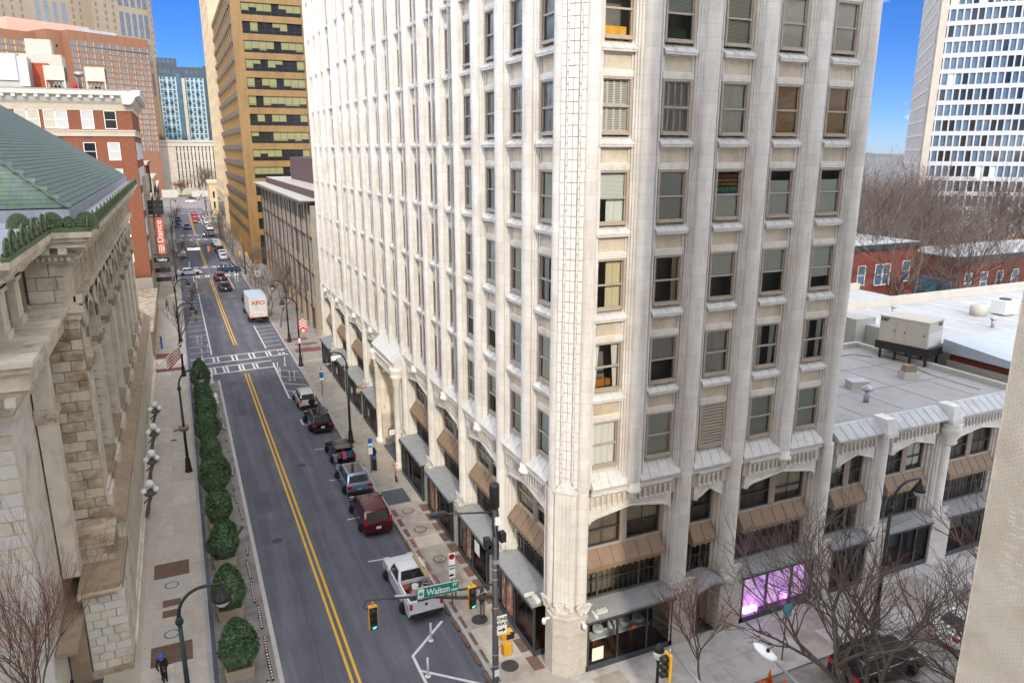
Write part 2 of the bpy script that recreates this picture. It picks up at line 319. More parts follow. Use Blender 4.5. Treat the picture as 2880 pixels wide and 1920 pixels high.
# individual slabs
def slabs(parent, x0, x1, y0, y1, nx, ny, mats, jw=.018, zt=.128, skip=0):
    dx = (x1-x0)/nx; dy = (y1-y0)/ny
    ms = [MB().box(-dx/2+jw, -dy/2+jw, -.02, dx/2-jw, dy/2-jw, 0).mesh('slab', q) for q in mats]
    for i in range(nx):
        for j in range(ny):
            if rnd.random() < skip: continue
            ob('slab', rnd.choice(ms), parent, (x0+dx*(i+.5), y0+dy*(j+.5), zt+rnd.uniform(0, .006)))
mat('slab_a', (.56, .505, .425), .85, .12, 2.5, rgb2=(.43, .38, .31), fac2=(.42, .8), sc2=(1, .35, 1), s2=1.4, bump=.2, bscale=40); mat('slab_b', (.53, .475, .40), .85, .12, 2.5, rgb2=(.40, .35, .285), fac2=(.42, .8), sc2=(1, .35, 1), s2=1.4, bump=.2, bscale=40); mat('slab_c', (.60, .55, .475), .85, .12, 2.5, rgb2=(.47, .42, .35), fac2=(.42, .8), sc2=(1, .35, 1), s2=1.4, bump=.2, bscale=40)
mat('slab_d', (.42, .37, .315), .85, .14, 1.2, rgb2=(.22, .185, .15), fac2=(.4, .75), s2=.8, bump=.2, bscale=40)
slabs(pav_r, -2.95, -1.15, .4, 20.6, 1, 13, ['slab_d', 'slab_d', 'slab_b'])
mat('slab_e', (.37, .335, .285), .85, .12, 2.5, rgb2=(.27, .24, .20), fac2=(.42, .8), s2=1.2, bump=.2, bscale=40); mat('slab_f', (.34, .305, .26), .85, .12, 2.5, rgb2=(.25, .22, .185), fac2=(.42, .8), s2=1.2, bump=.2, bscale=40)
slabs(pav_r, -3.2, -.35, 24, 62.8, 2, 16, ['slab_e', 'slab_f', 'slab_e'])
slabs(pav_l, -19.25, -16.12, 5, 104, 2, 22, ['slab_a', 'slab_b', 'slab_b', 'slab_a', 'slab_c'])
slabs(pav_w, 1.2, 24, -4.25, -1.0, 14, 2, ['concrete', 'slab_d', 'concrete'])
pv = MB().box(-.31, -.55, -.02, .31, .55, 0).mesh('brick_paver_panel', 'paver_brown')
for k in range(13):
    y = 1.2+k*1.553
    ob('brick_paver_panel', pv, pav_r, (-3.24, y, .133)); ob('brick_paver_panel', pv, pav_r, (-.82, y, .133))
def disc(r, z=.0, n=24): return [(r*math.cos(2*math.pi*i/n), r*math.sin(2*math.pi*i/n)) for i in range(n)]
mh = MB(); mh.prism(disc(.44), -.01, .006); mh.k = 1; mh.prism(disc(.36), -.01, .009); mh = mh.mesh('manhole_cover', ['joint_dark', 'slab_d'])
mh2 = MB(); mh2.prism(disc(.46), -.01, .006); mh2.k = 1; mh2.prism(disc(.42), -.01, .012); mh2 = mh2.mesh('manhole_cover', ['joint_dark', 'iron'])
for i, (y, me, l) in enumerate(((19.8, mh, 'round manhole ring in the pavement nearest the dark metal plate'), (16.8, mh, 'round manhole ring in the pavement beside the maroon minivan'), (12.6, mh, 'round manhole ring in the pavement beside the white pickup cab'), (5.7, mh2, 'solid dark manhole cover under the walking woman'), (1.5, mh2, 'solid dark manhole cover nearest the building corner'))):
    tag(ob('manhole_cover', me, None, (-2.1, y, .140)), l, 'manhole', 'manhole covers in the right pavement')
tag(put('pavement_plate', MB().box(-.88, -1.2, -.01, .88, 1.2, .016), 'plate', None, (-2.3, 22.4, .13)), 'large dark blue grey metal plate set into the right pavement', 'metal plate')
# decorative panels of the left pavement
for (y0, y1, m) in ((17.4, 19.2, 'paver_brown'), (15.4, 17.3, 'concrete_light'), (14.1, 14.8, 'paver_brown'), (13.0, 13.7, 'paver_brown'), (10.45, 12.2, 'concrete_light'), (8.7, 10.4, 'paver_brown')):
    w = 1.0 if y1-y0 > 1 else .48
    put('paving_panel', MB().box(-w, y0, .1, w, y1, .140), m, pav_l, (-17.8, 0, 0))
for y, l in ((16.4, 'round ring cover in pale panel of left pavement, behind the brown strips'), (11.3, 'round ring cover in pale panel of left pavement, beside the near lamp post')):
    me = MB(); me.prism(disc(.40), -.01, .004); me.k = 1; me.prism(disc(.33), -.01, .007); tag(put('manhole_cover', me, ['joint_dark', 'concrete_light'], None, (-17.8, y, .142)), l, 'manhole')
for y in (41.5, 44): put('drain_grate', MB().box(-.25, -.18, .1, .25, .18, .142), 'iron', pav_l, (-17.6 + (y-41.5)*.1, y, 0))
# crossing apron with red brick bands
for (x0, x1, y0, y1) in ((-3.6, -.5, 74.2, 75.6), (-3.0, .3, 67.6, 69.6), (-2.6, .3, 71.4, 72.2)):
    put('red_brick_band', MB().box(x0, y0, .1, x1, y1, .128), 'paver_red', pav_r)
for (x0, x1, y0, y1) in ((-19.8, -16.4, 65.2, 66.6), (-19.6, -16.4, 71.5, 74.0)): put('red_brick_band', MB().box(x0, y0, .1, x1, y1, .134), 'paver_red', pav_l)
# planting strip beside the left kerb
ps = MB(); ps.box(-15.68, -30, -.02, -12.95, 59.5, .03); struct('planting_strip', ps, 'asphalt_light')
struct('planting_strip_edge', MB().box(-12.95, -30, -.02, -12.72, 59.5, .036), 'concrete_light')
# ---------------------------------------------------------------- road markings
def line(m, a, b, w, z=.006):
    a = Vector((*a, z)); b = Vector((*b, z)); d = (b-a).normalized(); n = Vector((-d.y, d.x, 0))*w/2
    m.quad(a-n, b-n, b+n, a+n)
ym = MB()
for y0, y1 in ((-80, 60.9), (75.5, 133), (150.5, 204), (221, 306)):
    n = max(1, int((y1-y0)/10))
    for i in range(n):
        a = y0+(y1-y0)*i/n; b = y0+(y1-y0)*(i+1)/n
        for o in (-.17, .17): line(ym, (cl(a)+o, a), (cl(b)+o, b), .14)
o = struct('yellow_centre_lines', ym, 'line_yellow')
wm = MB()
for y in (62.4, 65.3): line(wm, (-13.7, y-.2), (-6.4, y+.3), .28)
for y in (67.4, 70.2): line(wm, (-15.6, y-.4), (-4.0, y+.5), .28)
for x in (-13.4, -13.0, -12.0, -11.6, -10.2, -9.8, -8.6, -8.2): line(wm, (x, 62.5), (x-.05, 65.1), .22)
for x in (-14.6, -14.2, -12.9, -12.4, -10.7, -10.2, -8.6, -8.1, -6.5, -6.1): line(wm, (x, 67.6), (x-.05, 70.2), .22)
for x in (-5.0, -4.5): line(wm, (x, 68.2), (x, 68.9), .3); line(wm, (x, 70.0), (x, 70.7), .3)
for y in (136.0, 138.6, 149.3, 151.6): line(wm, (-13.2, y), (-5.2, y), .26)
for y in (206.5, 209.5, 219.5, 222.5): line(wm, (-15.2, y), (-6, y), .3)
for y in (308, 312.5): line(wm, (-16, y), (-5.4, y), .35)
for y, x0, s in ((137.3, -13, 1.9), (150.4, -13, 1.9), (208, -15, 2.1), (221, -15, 2.1), (310.2, -15.6, 2.2)):
    for k in range(5):
        for q in (0, .5): line(wm, (x0+k*s+q, y-1.1), (x0+k*s+q, y+1.1), .3)
def hatched(xa, xb, y0, y1, n, edge):
    for k in range(n):
        y = y0+(y1-y0)*(k+.5)/n; line(wm, (xa(y), y-.15), (xb(y), y+.15), .13)
    m = max(1, int((y1-y0)/12))
    for i in range(m):
        a = y0+(y1-y0)*i/m; b = y0+(y1-y0)*(i+1)/m; f = edge; line(wm, (f(a), a), (f(b), b), .16)
hatched(lambda y: -15.55, lambda y: -13.15-.004*(y-79), 71.5, 134, 19, lambda y: -13.05-.004*(y-71))
hatched(lambda y: -6.3, lambda y: -4.1, 72, 86.4, 6, lambda y: -6.3-.012*(y-71))
hatched(lambda y: -6.5+.03*(y-118), lambda y: -4.4, 119.6, 134, 7, lambda y: -6.85-.012*(y-119.5)+.03*(y-118)*0)
hatched(lambda y: -15.9, lambda y: -14.0, 152, 162, 4, lambda y: -13.9); hatched(lambda y: -16, lambda y: -14.1, 190, 204, 5, lambda y: -14.0)
line(wm, (-6.3, 64.4), (-6.35, 49.6), .18); line(wm, (-6.35, 49.6), (-4.0, 49.4), .15)
for y in (51.3, 54.1, 57, 59.8): line(wm, (-6.3, y+1.2), (-4.0, y-.4), .13)
for (a, b) in (((-6.3, 34.4), (-5.3, 34.3)), ((-6.3, 27.5), (-5.4, 27.4)), ((-6.4, 20.5), (-5.7, 20.5)), ((-6.3, 14.4), (-3.65, 14.1)), ((-6.3, 42.6), (-6.25, 41.0)), ((-6.3, 42.6), (-5.6, 42.5)), ((-6.25, 41.0), (-5.6, 40.9)), ((-8.2, 112), (-7, 112)), ((-8.0, 104), (-7, 104))): line(wm, a, b, .12)
for (a, b) in (((-4.0, 6.6), (-6.35, 4.4)), ((-6.35, 4.45), (-6.3, -2.5)), ((-6.3, 3.15), (-3.4, .6))): line(wm, a, b, .15)
for k in range(9): line(wm, (-14+k*1.2, 322+rnd.uniform(-1, 1)), (-13+k*1.2, 324.5), .3)
for (a, b) in ((256, 300),): line(wm, (-7.4, a), (-7.6, b), .18)
struct('white_road_markings', wm, 'line_white')
# wear on the roadway: cut-and-filled patches, sealed cracks, utility covers
mat('patch_dark', (.088, .089, .105), .9, .14, .6, bump=.2, bscale=50); mat('tar', (.035, .035, .04), .55, .1, 2)
pt_ = MB()
for (x, y, w, l_) in ((-11.6, 24, 1.1, 3.4), (-11.2, 46, .8, 5), (-11.7, 95, 1.2, 6)): pt_.quad((x-w/2, y, .0035), (x+w/2, y, .0035), (x+w/2, y+l_, .0035), (x-w/2, y+l_, .0035))
struct('asphalt_patches', pt_, 'patch_dark')
ck = MB(); rc_ = random.Random(4)
for (x, y, n_, dx) in ((-11.0, 2, 14, 0), (-8.2, 17, 12, 0), (-12.2, 34, 10, 0), (-7.2, 22, 9, 0), (-10.9, 30, 3, 1.0), (-12.3, 52, 4, 1.0), (-7.4, 12, 3, .9), (-11.8, 77, 14, 0)):
    p = Vector((x, y, 0))
    for k in range(n_):
        q = p+(Vector((rc_.gauss(0, .10), 1.0+rc_.random()*.5, 0)) if not dx else Vector((dx, rc_.gauss(0, .12), 0))); line(ck, (p.x, p.y), (q.x, q.y), .028, .0045); p = q
struct('sealed_cracks', ck, 'tar')
for x, y, l in ((-11.3, 19.5, 'iron utility cover in the left lane nearest the viewer'), (-7.9, 31.5, 'iron utility cover in the right lane beside the hatchback'), (-11.5, 57.5, 'iron utility cover in the left lane before the crosswalk')):
    me = MB(); me.prism(disc(.36), -.01, .003); me.k = 1; me.prism(disc(.31), -.01, .005); tag(put('utility_cover', me, ['tar', 'iron'], None, (x, y, .004)), l, 'manhole')
# ---------------------------------------------------------------- white terracotta tower
tower = thing('terracotta_tower', 'tall white terracotta corner tower with ribbed piers, sash windows and gothic arcade', 'building')
FH = 3.85; Z2 = 25.72; ZTOP = 48.9
def zs(r): return Z2+(2-r)*FH
def onf(f, u, z, d=0):                      # facade A faces -X (u = y), facade B faces -Y (u = x); d = depth inwards
    return ((d, u, z), -math.pi/2) if f == 'A' else ((u, d, z), 0)
def fob(name, me, parent, f, u, z, d=0):
    l, rz = onf(f, u, z, d); return ob(name, me, parent, l, rz)
# core body behind the windows
core = MB(); core.box(1.5, 1.5, 10.2, 17.0, 63.2, ZTOP+.4); put('core_wall', core, 'room', tower)
put('side_wall', MB().box(16.6, .35, 10.2, 17.2, 63.4, ZTOP+.5), 'terra', tower); put('rear_wall', MB().box(.4, 62.95, 0, 16.6, 63.4, ZTOP+.5), 'terra', tower)
put('roof_slab', MB().box(-.2, -.2, ZTOP+.3, 17.3, 63.5, ZTOP+1.0), 'terra', tower)
A_S = [2.5, 5.8, 9.1, 12.37]; A_E = [51.2, 54.6, 58.0, 61.35]; A_P = [15.15+3.43*k for k in range(10)]
B_S = [2.28, 5.41, 8.62, 11.81, 15.06]
ROWS = list(range(-3, 7))
# --- window pieces, drawn once per width
def win_meshes(w, h=2.36):
    f = MB(); hw = w/2
    f.box(-hw, .30, 0, -hw+.09, .46, h).box(hw-.09, .30, 0, hw, .46, h).box(-hw+.09, .30, h-.09, hw-.09, .46, h).box(-hw+.09, .26, 0, hw-.09, .46, .12)
    f.box(-hw+.09, .345, h*.5-.04, hw-.09, .45, h*.5+.04)
    for a, b, y in ((.12, h*.5-.04, .38), (h*.5+.04, h-.09, .41)):
        f.box(-hw+.09, y, a, -hw+.14, y+.05, b).box(hw-.14, y, a, hw-.09, y+.05, b)
    f.box(-hw+.14, .38, .12, hw-.14, .43, .17).box(-hw+.14, .41, h-.14, hw-.14, .46, h-.09)
    fr = f.mesh('window', 'winframe')
    lo = MB().quad((-hw+.1, .40, .14), (hw-.1, .40, .14), (hw-.1, .40, h*.5), (-hw+.1, .40, h*.5)).mesh('pane', 'glass')
    hi = MB().quad((-hw+.1, .435, h*.5), (hw-.1, .435, h*.5), (hw-.1, .435, h-.1), (-hw+.1, .435, h-.1)).mesh('pane', 'glass')
    return dict(f=fr, lo=lo, hi=hi, w=w, h=h)
def sill_mesh(w, seams=2):
    s = MB(); s.extx([(.02, .02), (.02, .085), (.42, .38), (.42, -.02), (.07, -.02)], -w/2, w/2)
    for k in range(seams+1):
        x = -w/2+w*k/seams if seams else 0; x = max(-w/2+.02, min(w/2-.02, x))
        s.extx([(.008, .03), (.008, .11), (.42, .415), (.42, .38), (.02, .085)], x-.018, x+.018)
    s.extx([(.03, -.07), (.03, 0), (.3, 0), (.3, -.07)], -w/2+.05, w/2-.05); return s.mesh('sill', 'terra_sill')
def spandrel_mesh(w):
    s = MB(); s.box(-w/2, .20, 2.80, w/2, .55, 3.06); s.k = 1; s.box(-w/2, .30, 3.06, w/2, .55, 3.82); s.k = 2; s.box(-w/2, .27, 3.06, w/2, .31, 3.10); s.k = 0
    for x in (-w/2, w/2-.09): s.box(x, .24, 3.1, x+.09, .30, 3.82)
    s.box(-w/2, .25, 3.72, w/2, .30, 3.83); return s.mesh('spandrel', ['terra', 'terra_panel', 'bl_tan'])
WM = {k: win_meshes(w) for k, w in dict(a=1.62, b=1.56, p=.88, e=1.45).items()}
SM = {k: sill_mesh(w, n) for k, w, n in (('a', 1.86, 3), ('b', 1.78, 3), ('p', 1.0, 1), ('e', 1.62, 2))}; PM = {k: spandrel_mesh(w) for k, w in dict(a=1.70, b=1.64, p=.96, e=1.53).items()}
# --- what hangs behind the glass
def slat_mesh(w, z0, z1, m, tilt=.0, pitch=.055):
    s = MB(); n = int((z1-z0)/pitch)
    for k in range(n): z = z0+(k+.5)*pitch; s.quad((-w/2, .50, z-pitch*.42), (w/2, .50, z-pitch*.42), (w/2, .535+tilt, z+pitch*.42), (-w/2, .535+tilt, z+pitch*.42))
    return s.mesh('blind', m)
def shade_mesh(w, z0, z1, m): return MB().box(-w/2, .50, z0, w/2, .512, z1).mesh('shade', m)
def curtain_mesh(x0, x1, z0, z1, m, gather=0):
    s = MB(); n = 14; s.smooth = True
    for k in range(n):
        t0, t1 = k/n, (k+1)/n; y0, y1 = .56+.035*math.sin(t0*25), .56+.035*math.sin(t1*25)
        g = gather; s.quad((x0+(x1-x0)*t0*(1-g), y0, z0), (x0+(x1-x0)*t1*(1-g), y1, z0), (x0+(x1-x0)*t1, y1, z1), (x0+(x1-x0)*t0, y0, z1))
    return s.mesh('curtain', m)
def shutter_mesh(w, z0, z1):
    s = MB(); n = 4
    for k in range(n):
        a = -w/2+w*k/n; b = a+w/n
        s.box(a, .49, z0, a+.05, .54, z1).box(b-.05, .49, z0, b, .54, z1).box(a+.05, .49, z0, b-.05, .54, z0+.06).box(a+.05, .49, z1-.06, b-.05, .54, z1)
        q = int((z1-z0-.12)/.07)
        for j in range(q): z = z0+.07+j*.07; s.quad((a+.05, .50, z), (b-.05, .50, z), (b-.05, .54, z+.045), (a+.05, .54, z+.045))
    return s.mesh('shutter', 'winframe_white')
CACHE = {}
def cover(kind, key):
    k = (kind, key)
    if k in CACHE: return CACHE[k]
    w = WM[key]['w']-.2; h = 2.28; r = []
    if kind == 'cream': r = [slat_mesh(w, .12, h, 'bl_cream')]
    elif kind == 'pale': r = [slat_mesh(w, .12, h, 'bl_pale')]
    elif kind == 'green': r = [slat_mesh(w, .12, h, 'bl_green')]
    elif kind == 'grey': r = [slat_mesh(w, .12, h, 'bl_grey')]
    elif kind == 'orange': r = [slat_mesh(w, .12, h, 'bl_orange')]
    elif kind == 'creamshade': r = [shade_mesh(w, .12, h, 'bl_cream')]
    elif kind == 'white': r = [curtain_mesh(-w/2, w/2, .12, h, 'bl_white')]
    elif kind == 'palelow': r = [shade_mesh(w, .12, h*.78, 'bl_pale')]
    elif kind == 'palehi': r = [shade_mesh(w, h*.48, h, 'bl_pale')]
    elif kind == 'palemost': r = [shade_mesh(w, h*.3, h, 'bl_pale')]
    elif kind == 'palefull': r = [shade_mesh(w, .12, h, 'bl_pale')]
    elif kind == 'greyhi': r = [slat_mesh(w, h*.5, h, 'bl_grey')]
    elif kind == 'creamhi': r = [shade_mesh(w, h*.5, h, 'bl_cream')]
    elif kind == 'shutter': r = [shutter_mesh(w, .14, 1.13), shutter_mesh(w, 1.22, h)]
    elif kind == 'tancurt': r = [curtain_mesh(-.1, w/2, .12, h, 'bl_tan')]
    elif kind == 'tanedge': r = [curtain_mesh(w/2-.3, w/2, .12, h, 'bl_tan')]
    elif kind == 'opencurt': r = [curtain_mesh(-w/2, -w/2+.38, .12, h, 'bl_white', .45), curtain_mesh(w/2, w/2-.38, .12, h, 'bl_white', .45)]
    elif kind == 'greycurt': r = [curtain_mesh(-w/2, w/2, .12, h, 'bl_grey')]
    elif kind == 'darkcurt': r = [curtain_mesh(-w/2, -w/2+.5, .12, h, 'bl_grey'), curtain_mesh(w/2-.35, w/2, .12, h, 'bl_pale', .3)]
    elif kind == 'mixed': r = [slat_mesh(w, 1.15, h, 'bl_pale'), curtain_mesh(-.2, w/2, .12, 1.15, 'bl_pale')]
    CACHE[k] = r; return r
def window(f, u, r, key, kind, sill=True):
    q = WM[key]; z = zs(r)+.43
    o = fob('window', q['f'], tower, f, u, z, -.085)
    if kind == 'louvre':
        s = MB(); w = q['w']-.18; n = 13
        for k in range(n): zz = .13+k*.165; s.extx([(.31, zz), (.31, zz+.055), (.42, zz+.115), (.42, zz+.06)], -w/2, w/2)
        ob('louvre', s.mesh('louvre', 'winframe'), o); fob('spandrel', PM[key], tower, f, u, zs(r)); return
    ob('pane', q['lo'], o); ob('pane', q['hi'], o)
    for me in cover(kind, key): ob(me.name.split('.')[0], me, o)
    if sill and r < 6: fob('sill', SM[key], tower, f, u, zs(r))
    if r > ROWS[0]: fob('spandrel', PM[key], tower, f, u, zs(r))
    return o
BK = {(1, 0): 'dark', (1, 1): 'greyhi', (1, 2): 'cream', (1, 3): 'creamshade', (1, 4): 'creamshade', (2, 0): 'shutter', (2, 1): 'shutter', (2, 2): 'white', (2, 3): 'orange', (2, 4): 'orange',
      (3, 0): 'mixed', (3, 1): 'pale', (3, 2): 'palelow', (3, 3): 'palelow', (3, 4): 'palelow', (4, 0): 'tancurt', (4, 1): 'tanedge', (4, 2): 'palehi', (4, 3): 'palehi', (4, 4): 'palemost',
      (5, 0): 'opencurt', (5, 1): 'greyhi', (5, 2): 'greycurt', (5, 3): 'darkcurt', (5, 4): 'darkcurt', (6, 0): 'white', (6, 1): 'palefull', (6, 2): 'louvre', (6, 3): 'green', (6, 4): 'green', (0, 0): 'pale', (0, 1): 'grey', (0, 2): 'cream', (0, 3): 'creamshade', (0, 4): 'cream'}
KINDS = ['cream', 'pale', 'grey', 'creamhi', 'greycurt', 'tancurt', 'palemost', 'palehi', 'darkcurt', 'white', 'palefull', 'creamshade', 'dark']
spec = None
for r in ROWS:
    for i, u in enumerate(B_S):
        o = window('B', u, r, 'b', BK.get((r, i), rnd.choice(KINDS)))
        if (r, i) == (3, 2): spec = o
    for i, u in enumerate(A_S): window('A', u, r, 'a', 'shutter' if r == 2 else rnd.choice(KINDS))
    for u in A_P:
        for s in (-.60, .60): window('A', u+s, r, 'p', rnd.choice(KINDS))
    for u in A_E: window('A', u, r, 'e', rnd.choice(KINDS))
# sill of lowest row is the big ledge; window contents worth naming
fl = MB()
for k, m in enumerate(((.16, .015, .015), (.17, .06, .01), (.30, .26, .02), (.02, .20, .05), (.01, .06, .20))):
    mat('flag%d' % k, m, .8, .05, 3)
for k in range(5): fl.k = k; fl.box(-.66, .445, 2.13-.19*(k+1), .66, .452, 2.13-.19*k)
flag = put('slogan_banner', fl, ['sign_black', 'sign_black', 'sign_black', 'sign_black', 'sign_blue'], spec)
for key, m, z in (('t1', 'sign_red', 2.02), ('t2', 'signal_yellow', 1.83), ('t3', 'line_yellow', 1.66), ('t4', 'slogan_green', 1.44)):
    if m == 'slogan_green': mat('slogan_green', (.22, .6, .04), .7, 0)
    text(key, m, spec, (0, .443, z), (R(90), 0, 0), scale=(.93, 1, 1))
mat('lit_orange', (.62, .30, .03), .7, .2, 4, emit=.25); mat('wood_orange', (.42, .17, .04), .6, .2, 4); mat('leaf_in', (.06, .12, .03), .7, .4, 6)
tag(put('shelf_board', MB().box(-.62, .6, 0, .62, .9, .42), 'lit_orange', None, (B_S[0], 0, zs(1)+.55)), 'orange lit board low inside the top left window', 'board')
tag(put('side_table', MB().box(-.62, .62, 0, .1, 1.0, .38).box(.2, .7, 0, .5, .95, .30), 'wood_orange', None, (B_S[0], 0, zs(5)+.55)), 'orange wooden chest inside the open curtained window', 'furniture')
pl = MB()
for k in range(40):
    a = Vector((rnd.uniform(-.6, .6), .62+rnd.random()*.1, 0)); b = a+Vector((rnd.uniform(-.2, .2), 0, rnd.uniform(.15, .5))); n = Vector((.05, 0, .02)); pl.quad(a-n, a+n, b+n*.6, b-n*.6)
tag(put('potted_plant', pl, 'leaf_in', None, (B_S[1], 0, zs(1)+.57)), 'leafy house plants along the sill of top row window', 'plant')
# --- piers
def ribbed(pw, rs, dep, deep=.62, st=3, sw=.09):
    """plan outline of a pier seen from the street, x along the facade, y inwards; counter-clockwise from above"""
    L_ = [(-pw/2, deep), (-pw/2, .30)]; x, y = -pw/2, .30
    for k in range(st):
        x += sw; L_.append((x, y)); y -= .30/st; L_.append((x, y))
    x += .035; L_.append((x, y)); L_.append((x, y+.07)); x += .04; L_.append((x, y+.07))
    n = 8; arc = []
    for k in range(n+1): t = math.pi*k/n; arc.append((-rs*math.cos(t), .04-dep*math.sin(t)))
    full = L_+arc+[(-a, b) for a, b in reversed(L_)]
    return full
def pier(f, u, pw, rs, dep, z0, z1, m='terra', name='pier', **kw):
    mb = MB(); mb.prism(ribbed(pw, rs, dep, **kw), z0, z1); l, rz = onf(f, u, 0); return put(name, mb, m, tower, l, rz)
ZP = 9.6
bpw = 3.2-1.56
for u in (3.845, 7.015, 10.215, 13.435): pier('B', u, 1.62, .40, .30, ZP, ZTOP)
pier('B', 16.55, 1.42, .30, .28, ZP, ZTOP)
for u in (4.15, 7.45, 10.735): pier('A', u, 1.66, .42, .30, ZP, ZTOP)
pier('A', 13.70, 1.24, .30, .30, ZP, ZTOP, sw=.06)
for k in range(9): pier('A', (A_P[k]+A_P[k+1])/2, 1.38, .32, .28, ZP, ZTOP, sw=.07)
pier('A', 48.62, 3.6, .5, .34, ZP, ZTOP, sw=.2); 
for u in (52.9, 56.3, 59.67): pier('A', u, 1.92, .42, .28, ZP, ZTOP)
pier('A', 62.72, 1.3, .3, .26, ZP, ZTOP, sw=.06)
for u in A_P: put('mullion', MB().prism([(-.16, .6), (-.16, .28), (-.10, .28), (-.10, .12), (-.05, .12), (-.05, .04), (.05, .04), (.05, .12), (.10, .12), (.10, .28), (.16, .28), (.16, .6)], 10.3, ZTOP), 'terra', tower, (0, u, 0), -math.pi/2)
# --- chamfered corner: two round shafts and a fluted field of separate blocks
cm = MB()
pa = [(.62, 1.69), (.30, 1.69), (.30, 1.6), (.18, 1.6), (.18, 1.5), (.08, 1.5), (.08, 1.42)]+[(.05-.30*math.sin(math.pi*k/8), 1.04+.33*math.cos(math.pi*k/8)) for k in range(9)]+[(-.04, .66), (.10, .60)]
pb = [(.60, .10), (.66, -.04)]+[(1.04-.33*math.cos(math.pi*k/8), .05-.30*math.sin(math.pi*k/8)) for k in range(9)]+[(1.42, .08), (1.5, .08), (1.5, .18), (1.6, .18), (1.6, .30), (1.69, .30), (1.69, .62)]
cm.prism(pa+pb+[(1.69, 1.69)], ZP-.2, ZTOP); put('corner_pier', cm, 'terra', tower)
mb = MB(); mb.prism([(.0, .70), (.70, 0), (.80, .8)], 10.3, ZTOP); put('corner_core', mb, 'mortar_rust', tower)
c0 = Vector((-.10, .70, 0)); c1 = Vector((.70, -.10, 0)); cd = (c1-c0); clen = cd.length; cd.normalize(); cn = Vector((-1, -1, 0)).normalized()
ribs = [(.02, .22, .05), (.22, .34, .0), (.34, .56, .08), (.56, .78, .10), (.78, .90, .0), (.90, 1.11, .05)]
RH = .94/2
for ri, (a, b, d_) in enumerate(ribs):
    me = MB(); P = []
    for t, q in ((a+.012, 0), (b-.012, 0), (b-.012, 1), (a+.012, 1)):
        P.append(c0+cd*t+cn*(d_ if q == 0 else -.10)-Vector((.0, .0, 0)))
    n = len(me.v)
    me.prism([(p.x, p.y) for p in P], 0, RH-.026)
    up_ = MB()
    for k in range(50, 80): up_.prism([(p.x, p.y) for p in P], 10.08+k*RH, 10.08+(k+1)*RH-.026)
    tag(put('upper_blocks', up_, 'terra_block', tower), kind='stuff')
    me = me.mesh('terracotta_block', 'terra_block')
    for k in range(50):
        z = 10.08+k*RH+(RH/2 if ri in (1, 4) else 0)
        ob('terracotta_block', me, tower, (rnd.uniform(-.004, .004), rnd.uniform(-.004, .004), z))
# pyramid cap of the corner base
put('corner_cap', MB().prism([(-.24, .60), (.60, -.24), (.78, .0), (.0, .78)], 9.75, 9.83).prism([(-.21, .58), (.58, -.21), (.78, .0), (.0, .78)], 9.83, 10.4, .3), 'terra_sill', tower)
cb = MB(); cb.prism([(-.16, .58), (.58, -.16), (.72, 0), (.0, .72)], 3.3, 9.75)
for t in (.25, .45, .65, .85): p = c0+cd*t; cb.prism([(p.x-.12, p.y-.12), (p.x-.06, p.y-.17), (p.x+.06, p.y-.05), (p.x, p.y)], 3.3, 9.6)
put('corner_base_flutes', cb, 'terra_low', tower)

# ---------------------------------------------------------------- arcade of the lower two storeys
def leaf_ornament():
    m = MB()
    for k in range(9):
        a = R(-70+k*17.5); L_ = .55+.18*math.cos(a); p0 = Vector((.12*math.sin(a), -.05, 0)); 
        pts = [p0, p0+Vector((math.sin(a)*L_*.35, -.12, L_*.45)), p0+Vector((math.sin(a)*L_*.6, -.16, L_*.85)), p0+Vector((math.sin(a)*L_*.72, -.24, L_*.80))]
        m.tube(pts, [.07, .085, .07, .03], 5)
    for k in range(3): m.sphere((-.14+.14*k, -.16, .12+.1*(k % 2)), .10, 6, 4)
    return m.mesh('acanthus_leaf', 'terra_low')
LEAF = leaf_ornament()
def tracery(w, z0, z1, rise):
    """blind gothic panelling: little pointed arches between thin bars"""
    m = MB(); n = max(3, int(w/.30)); dx = w/n
    for k in range(n+1):
        x = -w/2+k*dx; m.box(x-.028, -.05, z0+.0, x+.028, .10, z1-.12)
        if k < n:
            c = x+dx/2
            for s in (-1, 1):
                pr = [(c, z1-.10), (c+s*dx*.25, z1-.22), (c+s*dx*.5, z1-.40), (c+s*dx*.5, z1-.33), (c+s*dx*.28, z1-.15), (c+s*dx*.06, z1-.05)]
                m.exty(pr if s < 0 else pr[::-1], -.045, .08)
            m.box(x+.06, -.02, z0, x+dx-.06, .06, z0+.10)
    m.box(-w/2-.05, -.09, z1-.06, w/2+.05, .1, z1+.02); return m.mesh('tracery', 'terra_low')
def arch_head(w, z_sp, z_cr, z_top):
    h = w/2; low = [(-h, z_sp), (-h+.10, z_sp+.16), (-h+.34, z_sp+.26), (0, z_cr), (h-.34, z_sp+.26), (h-.10, z_sp+.16), (h, z_sp)]
    m = MB(); m.exty([(-h-.12, z_sp)]+low+[(h+.12, z_sp), (h+.12, z_top), (-h-.12, z_top)], .10, .75)
    # moulded rim
    for (a, b), (c, d_) in zip(low, low[1:]):
        m.exty([(a, b), (c, d_), (c, d_+.10), (a, b+.10)], -.0, .12)
    return m.mesh('arch_head', 'terra_low')
